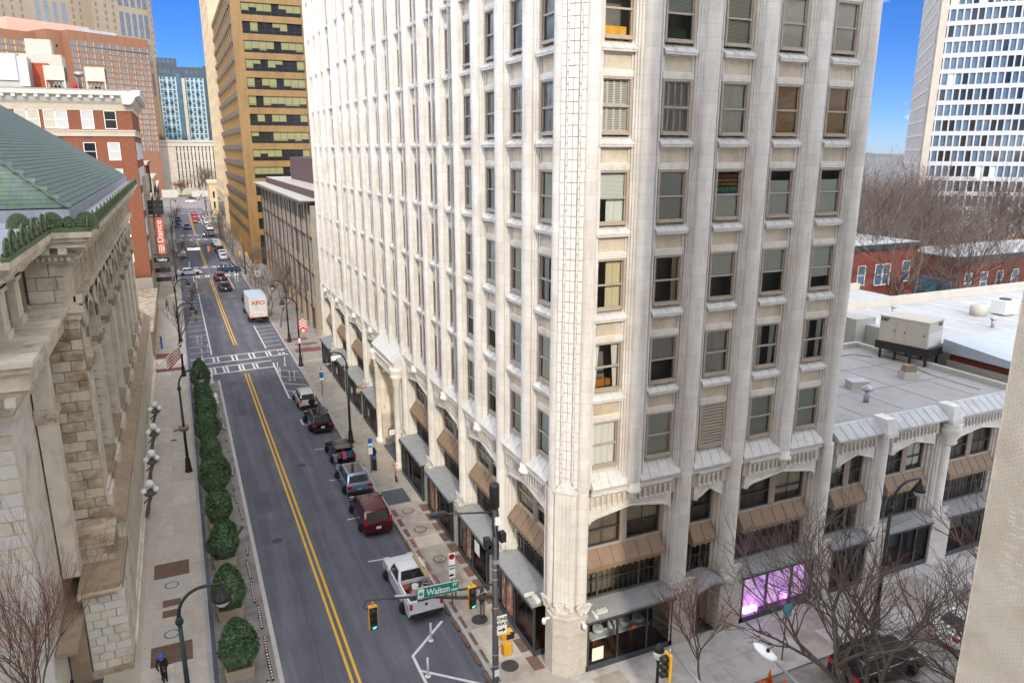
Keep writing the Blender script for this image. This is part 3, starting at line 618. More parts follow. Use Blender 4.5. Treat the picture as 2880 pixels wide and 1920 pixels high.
def arch_bay(f, u, w, nwin, ground, lev=0, frieze=True, canopy_out=.75, upper='dark'):
    """one arch of the arcade, centred at u, clear width w"""
    z_sp, z_cr, z_top = 7.95, 8.55, 8.74
    fob('arch_head', arch_head(w, z_sp, z_cr, z_top), tower, f, u, 0)
    if frieze:
        fob('frieze_wall', MB().box(-w/2-.3, .08, z_top, w/2+.3, .7, 9.80).mesh('frieze_wall', 'terra_panel'), tower, f, u, 0)
        fob('tracery', tracery(w-.1, z_top+.03, 9.55, 0), tower, f, u, 0)
    # upper windows between brown mullions
    dx = w/nwin
    fob('hood_backing', MB().box(-w/2-.1, .95, 5.9, w/2+.1, 1.1, 8.7).mesh('backing', 'room_warm'), tower, f, u, 0)
    fr = MB().box(-w/2, .62, 6.2, w/2, .9, 6.34).box(-w/2, .66, 8.05, w/2, .9, 8.6)
    for k in range(nwin+1):
        x = -w/2+k*dx; hw = .20 if 0 < k < nwin else .12
        fr.box(x-hw, .60, 6.34, x+hw, .9, 8.05)
        if 0 < k < nwin:
            for q in (-.1, 0, .1): fr.box(x+q-.022, .575, 6.3, x+q+.022, .60, 8.2)
    fr = fob('upper_window_frame', fr.mesh('upper_window_frame', 'winframe'), tower, f, u, 0)
    for k in range(nwin):
        a = -w/2+k*dx+.17; b = -w/2+(k+1)*dx-.17
        s = MB().box(a, .68, 6.34, a+.06, .76, 8.05).box(b-.06, .68, 6.34, b, .76, 8.05).box(a, .66, 7.18, b, .76, 7.26).box(a, .68, 6.34, b, .76, 6.42).box(a+(b-a)*.5-.012, .70, 6.42, a+(b-a)*.5+.012, .74, 8.05)
        so_ = ob('sash', s.mesh('sash', 'winframe_dark' if f == 'B' else 'winframe'), fr)
        ob('pane', MB().quad((a, .73, 6.4), (b, .73, 6.4), (b, .73, 8.05), (a, .73, 8.05)).mesh('pane', 'glass'), fr)
        if rnd.random() < .55 or f == 'A': ob('blind', MB().box(a, .80, 6.4+rnd.random()*.9, b, .82, 8.1).mesh('blind', rnd.choice(['bl_grey', 'bl_tan', 'bl_cream'])), fr)
    # brown standing-seam hood
    h = MB(); h.extx([(.60, 6.22), (.08, 5.52), (.08, 5.40), (.66, 5.40), (.66, 6.22)], -w/2+.02, w/2-.02); n = max(2, int(w/.72))
    for k in range(n+1): x = -w/2+.06+(w-.12)*k/n; h.extx([(.585, 6.25), (.055, 5.55), (.08, 5.52), (.60, 6.22)], x-.02, x+.02)
    h.k = 1; h.box(-w/2+.03, .12, 5.28, w/2-.03, .66, 5.40)
    for k in range(int(w/.35)): x = -w/2+.2+k*.35; h.box(x-.05, .10, 5.22, x+.05, .3, 5.29)
    fob('hood', h.mesh('hood', ['hood', 'hood_trim']), tower, f, u, 0)
    # leaded band
    fob('room_backing', MB().box(-w/2, 1.6, .2, w/2, 1.7, 5.4).mesh('backing', 'room_warm'), tower, f, u, 0)
    lb = MB(); n = max(3, int(w/.30)); z0, z1 = 3.42, 5.28
    lb.box(-w/2, .60, z0, w/2, .75, z0+.09).box(-w/2, .60, z1-.1, w/2, .75, z1)
    for k in range(n+1):
        x = -w/2+w*k/n; t = .05 if k in (0, n) or k == int(n*.25) or k == int(n*.75) else .009; lb.box(x-t, .63, z0, x+t, .68, z1)
    lb.box(-w/2, .62, (z0+z1)/2-.02, w/2, .69, (z0+z1)/2+.02)
    lb = fob('leaded_window', lb.mesh('leaded_window', 'lead_frame'), tower, f, u, 0)
    ob('pane', MB().quad((-w/2, .66, z0), (w/2, .66, z0), (w/2, .66, z1), (-w/2, .66, z1)).mesh('pane', 'glass'), lb)
    if ground == 'shop':
        co = canopy_out
        c = MB(); c.extx([(.75, 3.40), (.75, 3.10), (-co, 3.02), (-co, 3.16)], -w/2-.3, w/2+.3); c.k = 1; c.box(-w/2-.32, -co-.04, 2.93, w/2+.32, -co+.10, 3.0); c.k = 0
        fob('canopy', c.mesh('canopy', ['canopy', 'winframe_dark']), tower, f, u, 0)
        fr = MB(); yo = -co+.12; hw = w/2+.22
        fr.box(-hw, yo, .13, hw, yo+.25, .45).box(-hw, yo, 2.85, hw, yo+.12, 3.0)
        xs = [-hw, -w*.18, w*.2, hw-.09] if f == 'B' else [-hw, -w*.22, w*.02, hw-.09]
        for x in xs: fr.box(x, yo, .45, x+.09, yo+.12, 2.86)
        for s in (-1, 1): fr.box(s*hw-.05, yo, .13, s*hw+.05, .7, .45); fr.box(s*hw-.04, .6, .45, s*hw+.04, .7, 3.0)
        sf = fob('shopfront_frame', fr.mesh('shopfront_frame', 'winframe_dark'), tower, f, u, 0)
        door_i = None if f == 'B' else 1
        for i, (x0, x1) in enumerate(zip(xs, xs[1:])):
            if i == door_i:
                ob('shop_door', MB().box(x0+.09, yo+.75, .14, x0+.17, yo+.8, 2.85).box(x1-.08, yo+.75, .14, x1, yo+.8, 2.85).box(x0+.17, yo+.75, 2.2, x1-.08, yo+.8, 2.32).box(x0+.17, yo+.75, .14, x1-.08, yo+.8, .4).mesh('shop_door', 'winframe_dark'), sf)
                ob('pane', MB().quad((x0+.17, yo+.78, .4), (x1-.08, yo+.78, .4), (x1-.08, yo+.78, 2.85), (x0+.17, yo+.78, 2.85)).mesh('pane', 'glass_shop'), sf); continue
            ob('pane', MB().quad((x0+.09, yo+.06, .45), (x1, yo+.06, .45), (x1, yo+.06, 2.86), (x0+.09, yo+.06, 2.86)).mesh('pane', 'glass_shop'), sf)
        for s in (-1, 1): ob('pane', MB().quad((s*hw, yo+.05, .45), (s*hw, .62, .45), (s*hw, .62, 2.95), (s*hw, yo+.05, 2.95)).mesh('pane', 'glass_green'), sf)
        ob('display_floor', MB().box(-hw+.1, yo+.2, .3, hw-.1, 1.6, .42).mesh('display_floor', 'shop_floor'), sf)
        return sf
mat('shop_floor', (.20, .06, .035), .6, .25, 2); mat('shop_wall', (.05, .06, .05), .8, .3, 1)
# arcade piers (to the ground)
def low_pier(f, u, hw=.95, rs=.33, z0=3.05):
    L_ = [(-hw, 1.0), (-hw, .78), (-hw+.15, .78), (-hw+.15, .56), (-hw+.28, .56), (-hw+.28, .36), (-hw+.40, .36), (-hw+.40, .20), (-hw+.50, .20), (-hw+.50, .12)]
    arc = [(-rs*math.cos(math.pi*k/8), .04-.30*math.sin(math.pi*k/8)) for k in range(9)]
    m = MB(); m.prism(L_+arc+[(-a, b) for a, b in reversed(L_)], z0, 9.7); fob('arcade_pier', m.mesh('arcade_pier', 'terra_low'), tower, f, u, 0)
    b = MB(); b.box(-hw+.1, -.50, .10, hw-.1, 1.0, z0-.1); b.exty([(-hw+.1, z0-.1), (hw-.1, z0-.1), (hw-.28, z0+.08), (0, z0+.16), (-hw+.28, z0+.08)], -.46, .9)
    fob('pier_base', b.mesh('pier_base', 'granite_base'), tower, f, u, 0)
    for s in (-.42, .42): fob('acanthus_leaf', LEAF, tower, f, u+s, z0+.08, -.12).scale = (.7, .6, 1.0)
def corbel(f, u):
    m = MB(); m.lathe([(.02, 8.72), (.10, 8.80), (.12, 8.95), (.20, 9.05), (.22, 9.2), (.34, 9.30), (.40, 9.34), (.40, 9.48), (.34, 9.52), (.33, 9.8)], 10, (0, .0, 0)); fob('corbel', m.mesh('corbel', 'terra_low'), tower, f, u, 0)
def ledge(f, u, w, seams):
    m = MB(); m.extx([(-.14, 9.80), (-.14, 9.88), (.40, 10.66), (.6, 10.66), (.6, 9.70), (-.06, 9.70)], -w/2, w/2)
    for k in range(seams+1): x = -w/2+.03+(w-.06)*k/seams; m.extx([(-.155, 9.82), (-.155, 9.91), (.39, 10.70), (.40, 10.66), (-.14, 9.88)], x-.02, x+.02)
    m.box(-w/2, -.08, 9.58, w/2, .3, 9.70); fob('ledge', m.mesh('ledge', 'terra_sill'), tower, f, u, 0)
# facade B
for a, b in ((1.5, 3.48), (4.2, 6.62), (7.4, 9.82), (10.62, 13.08), (13.8, 16.2)): ledge('B', (a+b)/2, b-a, 4)
low_pier('B', 7.015); low_pier('B', 10.215); low_pier('B', 16.75, .8)
corbel('B', 3.845); corbel('B', 13.435)
shop_b = arch_bay('B', 3.78, 4.65, 2, 'shop', canopy_out=.62)
arch_bay('B', 8.615, 1.6, 1, 'door')
shop_p = arch_bay('B', 13.5, 4.75, 2, 'shop', canopy_out=.62)
cb2 = MB(); cb2.prism([(-.42, .9), (-.42, .1), (.1, -.45), (1.25, -.45), (1.25, .9)], .1, 3.35); cb2.prism([(-.3, .8), (-.3, .15), (.15, -.32), (1.1, -.32), (1.1, .8)], 3.35, 3.5); put('corner_base', cb2, 'granite_base', tower)
cs = MB(); cs.prism([(-.25, 1.45)]+[(-.02-.28*math.sin(math.pi*k/8), 1.02+.30*math.cos(math.pi*k/8)) for k in range(9)]+[(.1, .6), (.6, .1)]+[(1.02-.30*math.cos(math.pi*k/8), -.02-.28*math.sin(math.pi*k/8)) for k in range(9)]+[(1.45, .1), (1.45, .9), (.9, 1.45)], 3.4, 9.75); put('corner_shafts', cs, 'terra_low', tower)
for x, y, rz in ((.15, .15, R(-45)), (-.25, 1.05, -math.pi/2), (1.05, -.25, 0)): ob('acanthus_leaf', LEAF, tower, (x, y, 3.30), rz, scale=(.85, .6, 1.1))
# doorway of facade B
put('door_surround', MB().box(7.75, .3, .1, 7.95, 1.2, 3.3).box(9.3, .3, .1, 9.5, 1.2, 3.3).box(7.95, .3, 2.95, 9.3, 1.2, 3.3), 'granite_base', tower)
dr = put('entrance_door', MB().box(7.95, 1.0, .12, 9.3, 1.06, 2.95).box(8.58, .96, .12, 8.66, 1.0, 2.95), 'winframe_dark', tower)
dc = MB(); n = 8
for k in range(n):
    t0, t1 = k/n, (k+1)/n; x0, x1 = -1.15+2.3*t0, -1.15+2.3*t1; z0, z1 = 3.15+.42*math.sin(math.pi*t0), 3.15+.42*math.sin(math.pi*t1)
    dc.exty([(x0, z0-.10), (x1, z1-.10), (x1, z1), (x0, z0)], -1.0, .6)
put('door_canopy', dc, 'canopy', tower, (8.615, 0, 0))
# facade A
AP = [7.45, 13.72, 20.15, 26.95, 33.8, 40.65, 48.6, 56.3]
for u in AP: low_pier('A', u, 1.0 if u < 45 else 1.2)
low_pier('A', 62.7, .7)
bays = [(0.95, 7.45), (7.45, 13.72), (13.72, 20.15), (20.15, 26.95), (33.8, 40.65), (40.65, 48.6), (48.6, 56.3), (56.3, 62.7)]
ALLP = [4.15, 10.735]+[(A_P[k]+A_P[k+1])/2 for k in range(9)]+[52.9, 59.67]
shops = []
for a, b in bays:
    w = b-a-1.75; c = (a+b)/2+(.0 if a > 1 else .1); shops.append(arch_bay('A', c, w, 2, 'shop', canopy_out=.80))
for u in (4.15, 10.735, 16.9, 23.75, 37.4, 44.3, 52.9, 59.67): corbel('A', u)
edges = sorted([1.5, 62.2]+[q for u in (4.15, 7.45, 10.735, 13.70, 16.87, 20.3, 23.73, 27.16, 30.6, 34.0, 37.4, 40.9, 44.3, 48.6, 52.9, 56.3, 59.67) for q in (u-.33, u+.33)])
for a, b in zip(edges[::2], edges[1::2]): ledge('A', (a+b)/2, b-a, 3)
# portal of facade A
pu = 30.38
put('portal_hood', MB().extx([(-.95, 9.15), (-.95, 9.26), (.1, 10.2), (.4, 10.2), (.4, 9.15)], -3.5, 3.5).extx([(-.85, 8.75), (-.85, 9.15), (.4, 9.15), (.4, 8.75)], -3.45, 3.45), 'terra_sill', tower, (0, pu, 0), -math.pi/2)
fob('tracery', tracery(6.4, 7.95, 8.75, 0), tower, 'A', pu, 0, -.86)
for s in (-1, 1):
    m = MB(); m.lathe([(.42, .1), (.42, .5), (.30, .6), (.26, .8), (.26, 7.2), (.34, 7.35), (.28, 7.5), (.46, 7.9), (.52, 8.1), (.42, 8.15), (.55, 8.5), (.55, 8.75)], 12, (0, 0, 0)); fob('portal_column', m.mesh('portal_column', 'terra_low'), tower, 'A', pu+s*3.1, 0, -.62)
fob('portal_arch', arch_head(4.3, 6.7, 7.7, 8.8).copy(), tower, 'A', pu, 0, -.45)
for s in (-1, 1):
    m = MB()
    for k in range(6): m.box(min(s*(2.9-.12*k), s*(2.9-.12*(k+1))), -.5+.34*k, .1, max(s*(2.9-.12*k), s*(2.9-.12*(k+1))), -.5+.34*(k+1), 7.8)
    fob('portal_jamb', m.mesh('portal_jamb', 'terra_low'), tower, 'A', pu, 0)
put('portal_vault', MB().box(-.45, pu-2.6, 7.7, 1.85, pu+2.6, 7.9), 'terra_low', tower)
dd = put('portal_doors', MB().box(1.72, pu-2.2, .12, 1.8, pu+2.2, 3.4).box(1.70, pu-2.2, 3.4, 1.85, pu+2.2, 7.7), 'winframe_dark', tower)
put('portal_floor', MB().box(-.6, pu-2.3, .0, 1.72, pu+2.3, .142), 'plate', tower)
put('upper_wall', MB().box(.62, 1.2, 8.7, 1.0, 63.0, 10.8).box(1.0, .62, 8.7, 17.0, 1.0, 10.8), 'terra_panel', tower)
put('ground_core', MB().box(1.9, 1.9, 0, 17.0, 63.0, 10.3), 'room', tower)
# ---------------------------------------------------------------- two-storey arcade wing beside the tower
main_tower = tower
mat('roof_grey', (.36, .345, .33), .85, .24, .35, rgb2=(.21, .195, .18), fac2=(.5, .75), s2=.35, bump=.1, bscale=10)
mat('roof_seam', (.20, .20, .20), .9, .2, 1); mat('roof_white', (.42, .43, .44), .7, .14, .3, rgb2=(.36, .36, .35), fac2=(.5, .8), s2=.4)
mat('roof_metal', (.42, .47, .52), .45, .12, .8, metal=.3); mat('brick_red', (.215, .052, .034), .85, .22, 4, rgb2=(.15, .038, .027), fac2=(.4, .7), sc2=(1, 1, 6), s2=3, bump=.2, bscale=30)
wing = thing('arcade_wing', 'low white terracotta arcade wing with grey flat roof to the right of the tower', 'building'); tower = wing
put('flat_roof', MB().box(17.25, .8, 9.9, 33.4, 13, 10.36), 'roof_grey', wing); put('wing_core', MB().box(17.3, 2.0, 0, 33.2, 12.9, 9.9), 'room', wing)
put('upper_wall', MB().box(17.25, .62, 8.7, 33.2, 1.1, 10.2), 'terra_panel', wing)
put('roof_parapet', MB().box(17.25, 12.6, 10.36, 33.4, 13, 10.75).box(33.0, .8, 10.36, 33.4, 12.6, 10.7), 'concrete_light', wing)
arch_bay('B', 19.15, 2.7, 2, 'shop', canopy_out=.5); arch_bay('B', 23.95, 3.5, 2, 'shop', canopy_out=.5)
low_pier('B', 21.2, .95); low_pier('B', 26.75, .95); low_pier('B', 33.0, .9)
arch_bay('B', 29.9, 4.4, 2, 'shop', canopy_out=.5)
m = MB()
for (a, b) in ((17.25, 20.9), (21.5, 26.3), (27.2, 33.3)):
    m.extx([(-.30, 9.66), (-.30, 9.74), (.55, 10.34), (.85, 10.34), (.85, 9.60)], a, b)
    n = int((b-a)/.62)
    for k in range(n+1): x = a+.03+(b-a-.06)*k/n; m.extx([(-.315, 9.68), (-.315, 9.77), (.55, 10.375), (.6, 10.34), (-.30, 9.74)], x-.02, x+.02)
mat('ledge_grey', (.47, .48, .48), .6, .15, 1.2, rgb2=(.34, .34, .33), fac2=(.5, .8), s2=1); put('seamed_ledge', m, 'ledge_grey', wing)
for x in (21.2, 26.75): put('pier_cap', MB().prism([(x-.45, -.55), (x+.45, -.55), (x+.6, .9), (x-.6, .9)], 9.45, 9.7).prism([(x-.42, -.5), (x+.42, -.5), (x+.55, .9), (x-.55, .9)], 9.7, 10.5, .7), 'terra_sill', wing)
m = MB(); m.lathe([(.40, 8.0), (.5, 8.15), (.42, 8.3), (.62, 8.9), (.66, 9.1), (.55, 9.15), (.68, 9.4)], 12, (26.75, -.1, 0)); put('capital', m, 'terra_low', wing)
tower = main_tower
sm_ = MB()
for x in (20.5, 23.7, 26.9, 30.1): sm_.box(x-.03, 1.0, 10.36, x+.03, 12.5, 10.372)
for y in (4.4, 8.3): sm_.box(17.4, y-.03, 10.36, 33, y+.03, 10.371)
put('membrane_seam', sm_, 'roof_seam', wing)
for x, y in ((19.6, 6.5), (27.3, 9.6)): put('roof_drain', MB().lathe([(.22, 10.36), (.22, 10.40), (.1, 10.45)], 10, (x, y, 0)), 'iron', wing)
put('conduit', MB().tube([(31.5, 1.5, 10.42), (31.5, 5, 10.42), (31.9, 7, 10.42)], .04, 5).tube([(18, 11.5, 10.42), (30.8, 11.2, 10.42), (31.6, 10, 10.42)], .05, 5), 'galv', wing)
# roof things
mat('gen_beige', (.50, .46, .38), .5, .06, 2); mat('gen_black', (.02, .02, .022), .5, .2, 4)
gen = thing('rooftop_generator', 'beige box generator on black steel frame standing on the wing roof', 'generator', (33.4, 8.5, 10.36), R(-77))
gm = MB(); gm.box(-1.75, -1.1, 1.35, 1.75, 1.1, 3.2); put('housing', gm, 'gen_beige', gen); put('housing_top', MB().box(-1.8, -1.15, 3.2, 1.8, 1.15, 3.27), 'gen_beige', gen)
put('fuel_tank', MB().box(-1.95, -1.12, .75, 2.0, 1.12, 1.34), 'gen_black', gen)
for x in (-1.6, -.5, .6, 1.7):
    for y in (-.9, .9): put('leg', MB().box(x-.07, y-.07, 0, x+.07, y+.07, .75), 'gen_black', gen)
for x0, x1 in ((-1.65, -.55), (-.45, .2), (.3, 1.6)):
    d_ = put('access_door', MB().box(x0, -1.13, 1.45, x1, -1.10, 3.0), 'gen_beige', gen)
    put('handle', MB().box(x1-.14, -1.16, 2.2, x1-.06, -1.13, 2.32), 'gen_black', d_)
lv = MB()
for k in range(10): lv.box(1.751, -.95+.0, 1.5+k*.1, 1.78, .95, 1.55+k*.1)
put('louvre', lv, 'bl_grey', gen); text('cat', 'sign_black', gen, (-1.4, -1.135, 2.98), (R(90), 0, 0)); text('cat', 'sign_black', gen, (1.785, .6, 2.98), (R(90), 0, R(90)))
v = thing('roof_vent', 'small galvanised roof vent pipe with a conical cap on the grey roof', 'vent', (22.7, 2.8, 10.36)); put('pipe', MB().lathe([(.17, 0), (.17, .8)], 12), 'galv', v); put('cap', MB().lathe([(.33, .78), (.33, .88), (.24, 1.0), (.05, 1.12)], 8), 'galv', v)
b = thing('roof_hatch', 'low white box hatch on the grey flat roof', 'roof hatch', (24.6, 5.2, 10.36), R(-15)); put('box', MB().box(-.6, -.4, 0, .6, .4, .42), 'concrete_light', b); put('lid', MB().box(-.65, -.45, .42, .65, .45, .5), 'roof_white', b)
b = thing('roof_curb', 'white roof kerb carrying an orange brown block cap near the generator', 'roof hatch', (29.4, 5.2, 10.36), R(-20)); put('box', MB().box(-.5, -.42, 0, .5, .42, .5), 'concrete_light', b); put('block', MB().prism([(-.42, -.3), (.42, -.3), (.42, .3), (-.42, .3)], .5, .95, .85), 'hood', b)
# ---------------------------------------------------------------- roofs and red brick houses beyond
wr = thing('white_roof_block', 'low block with broad white flat roofs behind the generator', 'building')
put('roof', MB().box(36, 7.0, 0, 75, 21.5, 10.8), 'roof_white', wr); put('roof', MB().box(33.5, 22.2, 0, 54, 31, 10.3), 'roof_white', wr)
put('parapet', MB().box(35.6, 21.5, 0, 75, 22.1, 11.6).box(35.3, 7, 0, 36, 21.5, 11.7).box(33.2, 31, 0, 54, 31.5, 11.0).box(41, 6.6, 0, 75, 7.0, 12.0), 'concrete_light', wr)
sm_ = MB()
for x in range(40, 75, 4): sm_.box(x-.05, 7.3, 10.8, x+.05, 21.4, 10.812)
for x in (38, 43, 48): sm_.box(x-.05, 22.3, 10.3, x+.05, 30.9, 10.312)
put('membrane_seam', sm_, 'bl_grey', wr)
put('stair_box', MB().box(34.2, 14, 0, 36.4, 15.8, 12.2), 'concrete_light', wr)
mat('skylight', (.05, .20, .42), .15, .3, 1, spec=.8); sk = put('skylight', MB().extx([(16.5, 10.4), (18.4, 11.6), (20.3, 10.4)], 33.5, 37.5), 'skylight', wr)
rb = thing('seamed_roof_shed', 'red brick shed with pale blue standing seam roof right of the generator', 'building')
put('wall', MB().box(35.0, -2, 0, 60, 6.3, 11.3), 'brick_red', rb); put('wall_base', MB().box(34.9, -2.1, 0, 60.1, 6.4, 10.75), 'concrete_light', rb); put('roof', MB().extx([(-2.3, 11.35), (-2.3, 11.5), (6.6, 12.3), (6.6, 11.35)], 34.5, 60.5), 'roof_metal', rb)
ac = thing('air_conditioner', 'grey box air conditioner on the white roof', 'air conditioner', (53.5, 14.5, 10.8)); put('case', MB().box(-.9, -.7, .15, .9, .7, 1.4), 'bl_grey', ac); put('fan_ring', MB().lathe([(.5, 1.4), (.5, 1.5), (.4, 1.5)], 12), 'steel_dark', ac)
for x, y, l in ((58, 10, 'right of the seamed shed roof'), (62.5, 18, 'far right on the white roof'), (44, 18.5, 'left part of the white roof'), (47.5, 11.5, 'in the middle of the white roof')): v = thing('roof_vent', 'short pipe vent '+l, 'vent', (x, y, 10.8)); put('pipe', MB().lathe([(.14, 0), (.14, .7)], 10), 'galv', v); put('cap', MB().lathe([(.28, .7), (.2, .85), (.04, .92)], 10), 'galv', v)
ac = tag(put('roof_drum', MB().lathe([(.7, 0), (.75, .8), (.6, .95), (.1, 1.0)], 12), 'concrete_light', None, (51, 15.2, 10.8)), 'pale round roof ventilator beside the air conditioner', 'vent')
def simple_window(w, h, frame='winframe_white', pane='dark_glass', sash=True, dep=.06, mull=0):
    m = MB(); t = .09
    m.box(-w/2-t, -dep, -t, -w/2, .05, h+t).box(w/2, -dep, -t, w/2+t, .05, h+t).box(-w/2, -dep, h, w/2, .05, h+t).box(-w/2-t*.5, -dep-.06, -t-.03, w/2+t*.5, .05, 0)
    if sash: m.box(-w/2, -dep*.6, h*.5-.035, w/2, .02, h*.5+.035)
    if mull: m.box(-.06, -dep, 0, .06, .02, h)
    m.k = 1; m.box(-w/2, -.012, 0, w/2, .05, h); return m.mesh('window', [frame, pane])
def brick_house(label, x0, x1, y0, y1, h, wins, m, frame='winframe_white', cornice='steel_dark', rz=0):
    t = thing('brick_house', label, 'house', (x0, y0, 0), rz); w = x1-x0
    put('wall', MB().box(0, 0, 0, w, y1-y0, h), m, t); put('cornice', MB().box(-.3, -.35, h-.45, w+.3, .0, h+.1).box(-.15, -.2, h-.7, w+.15, 0, h-.45), cornice, t); put('roof', MB().box(-.2, 0, h, w+.2, y1-y0, h+.15), 'roof_white', t)
    for (x, z, ww, hh, mu) in wins: ob('window', simple_window(ww, hh, frame, 'blue_glass', True, .08, mu), t, (x, 0, z))
    return t
brick_house('bright red brick house with wide blue paned windows behind bare trees', 62, 74.5, 40, 50, 13.6, [(2.5, 8.6, 1.2, 2.4, 0), (6.3, 8.4, 2.6, 2.6, 1), (10.6, 8.6, 1.3, 2.6, 0), (2.5, 4.6, 1.2, 2, 0), (6.3, 4.4, 2.8, 2.2, 1), (10.4, 4.4, 1.4, 2.2, 0)], 'brick_red')
brick_house('dark red brick house with arched white windows at far right', 83, 112, 40, 50, 11.0, [(2.5+k*3.4, 6.0, 1.3, 2.6, 0) for k in range(8)]+[(2.5+k*3.4, 2.6, 1.3, 2.6, 0) for k in range(8)], 'brick_red')
mat('stucco_tan', (.50, .36, .22), .85, .12, 1)
brick_house('tan stucco house set back between the two red brick houses', 74.8, 83, 51, 60, 11.2, [(1.6+k*2.5, 6.0, 1.6, 2.4, 1) for k in range(3)], 'stucco_tan')
mat('awning_teal', (.015, .085, .12), .6, .15, 2)
aw = thing('teal_kiosk', 'dark teal kiosk with arched roof between the red brick houses', 'kiosk', (74.8, 39, 0)); n = 8; m = MB()
for k in range(n):
    x0, x1 = 8*k/n, 8*(k+1)/n; z0, z1 = 6.6+2.0*math.sin(math.pi*k/n), 6.6+2.0*math.sin(math.pi*(k+1)/n); m.exty([(x0, 5.4), (x1, 5.4), (x1, z1), (x0, z0)], 0, 3)
put('arched_roof', m, 'awning_teal', aw)
for k in range(9): put('post', MB().box(.2+k*.93, .1, 0, .34+k*.93, .24, 5.4), 'awning_teal', aw)
put('wall', MB().box(.1, .8, 0, 7.9, 2.9, 5.4), 'awning_teal', aw)
# long low roofs further back
for i, (x0, x1, y0, y1, h, l) in enumerate(((70, 128, 84, 100, 11.5, 'long low building with white roof behind the tan house'), (100, 150, 66, 80, 10, 'low white roofed building right of the tan house'), (52, 66, 70, 90, 10.5, 'low white roofed building behind the bright red house'))):
    t = thing('low_building', l, 'building'); put('wall', MB().box(x0, y0, 0, x1, y1, h), 'stucco_tan', t); put('roof', MB().box(x0-.3, y0-.3, h, x1+.3, y1, h+.4), 'roof_white', t)
# ---------------------------------------------------------------- cream brick building at the right edge of the view
mat('cream_brick', (.68, .63, .53), .8, .10, 1.3, rgb2=(.50, .42, .31), fac2=(.45, .75), s2=.5, bump=.15, bscale=40); mat('cream_brick2', (.71, .66, .56), .8, .08, 1.3, bump=.15, bscale=40); mat('cream_brick3', (.64, .58, .48), .8, .1, 1.3, bump=.15, bscale=40)
mat('cream_mortar', (.40, .36, .30), .9, .1, 2)
CX, CY = -.15, -19.1
cw = thing('cream_brick_building', 'plain cream glazed brick wall of the building at the right edge', 'building')
put('wall', MB().box(CX+.02, -48, 0, 26, CY, 46), 'cream_mortar', cw); put('end_wall', MB().box(CX, CY, 0, 26, CY+.02, 46), 'cream_brick', cw)
bw, bh = .152, .052; jj = .010; near = []; rest = MB()
zmax = 26
cand = []
for j in range(int(12/bh), int(zmax/bh)):
    z = j*bh; n0 = 0
    for k in range(0, 36):
        y1 = CY-(k*bw+(bw/2 if j % 2 else 0)); y0 = y1-bw
        if k == 0 and j % 2: cand.append((CY-bw/2, CY, z, j, 0))
        cand.append((y0, min(y1, CY), z, j, k))
vis = lambda y0, z: z < 24.2-(CY-y0)*.35 and z > 12.2
bm_ = [MB().box(-.006, jj/2, jj/2, .02, bw-jj/2, bh-jj/2).mesh('brick', q) for q in ('cream_brick', 'cream_brick', 'cream_brick2', 'cream_brick3')]
picked = 0
for (y0, y1, z, j, k) in cand:
    if k >= 3 and k < 11 and 16.5 < z < 18.5 and picked < 300 and y1-y0 > bw*.9: picked += 1; ob('brick', rnd.choice(bm_), cw, (CX+.02-rnd.random()*.002, y0, z))
    else: rest.box(CX+.013-rnd.random()*.003, y0+jj/2, z+jj/2, CX+.021, y1-jj/2, z+bh-jj/2)
tag(put('brick_courses', rest, 'cream_brick', cw), kind='stuff')
# unseen block added behind the viewpoint, left of the street, to shade the roadway
shade_b = thing('unseen_shade_block', 'plain unseen block added behind the viewpoint to shade the street', 'building'); put('wall', MB().box(-60, -150, 0, -18.6, -24, 44), 'stucco_tan', shade_b); put('cornice', MB().box(-60.5, -150.5, 44, -18.2, -23.6, 45), 'stucco_tan', shade_b)
# ---------------------------------------------------------------- granite courthouse on the left
mat('granite', (.68, .60, .465), .85, .16, 1.1, rgb2=(.27, .22, .16), fac2=(.45, .75), sc2=(1, 1, .6), s2=.7, bump=.25, bscale=18)
mat('granite_light', (.72, .65, .525), .85, .12, 1.2, rgb2=(.38, .34, .28), fac2=(.5, .8), s2=.8, bump=.2, bscale=18)
mat('granite_stain', (.585, .485, .345), .9, .25, 1.2, rgb2=(.19, .13, .075), fac2=(.42, .68), s2=1.0, bump=.3, bscale=16)
mat('granite_stain2', (.65, .565, .43), .9, .2, 1.5, rgb2=(.24, .15, .07), fac2=(.5, .7), s2=1.5, bump=.3, bscale=16)
mat('granite_white', (.74, .70, .62), .8, .10, 1.2, rgb2=(.46, .42, .36), fac2=(.5, .8), s2=.9, bump=.2, bscale=18)
mat('granite_joint', (.33, .28, .21), .95, .2, 3)
mat('ledge_brown', (.38, .28, .185), .9, .3, 1.2, rgb2=(.34, .28, .2), fac2=(.45, .7), s2=1.2, bump=.25, bscale=14)
mat('slate', (.095, .13, .112), .75, .16, 1.6, rgb2=(.075, .11, .11), fac2=(.4, .7), s2=1.8, bump=.15, bscale=10)
mat('slate_green', (.085, .135, .085), .75, .2, 1.6, rgb2=(.12, .15, .14), fac2=(.42, .7), s2=1.4, bump=.15, bscale=10)
mat('gutter', (.33, .34, .38), .6, .15, 1.2); mat('copper_green', (.125, .17, .085), .8, .25, 3, rgb2=(.10, .135, .07), fac2=(.45, .7), s2=3, bump=.2, bscale=20)
ct = thing('granite_courthouse', 'ornate granite courthouse with green slate hip roof and copper cresting on the left', 'building')
XE, Y0, Y1 = -20.3, 14.1, 69.0
put('core_wall', MB().box(-48, Y0+.3, 0, XE-.5, Y1, 21.4).box(-48, 6.3, 0, -22.6, Y0+.3, 16.6).box(-48, 6.3, 16.6, -22.4, Y0+.3, 21.4), 'granite_joint', ct)
BLK = {}
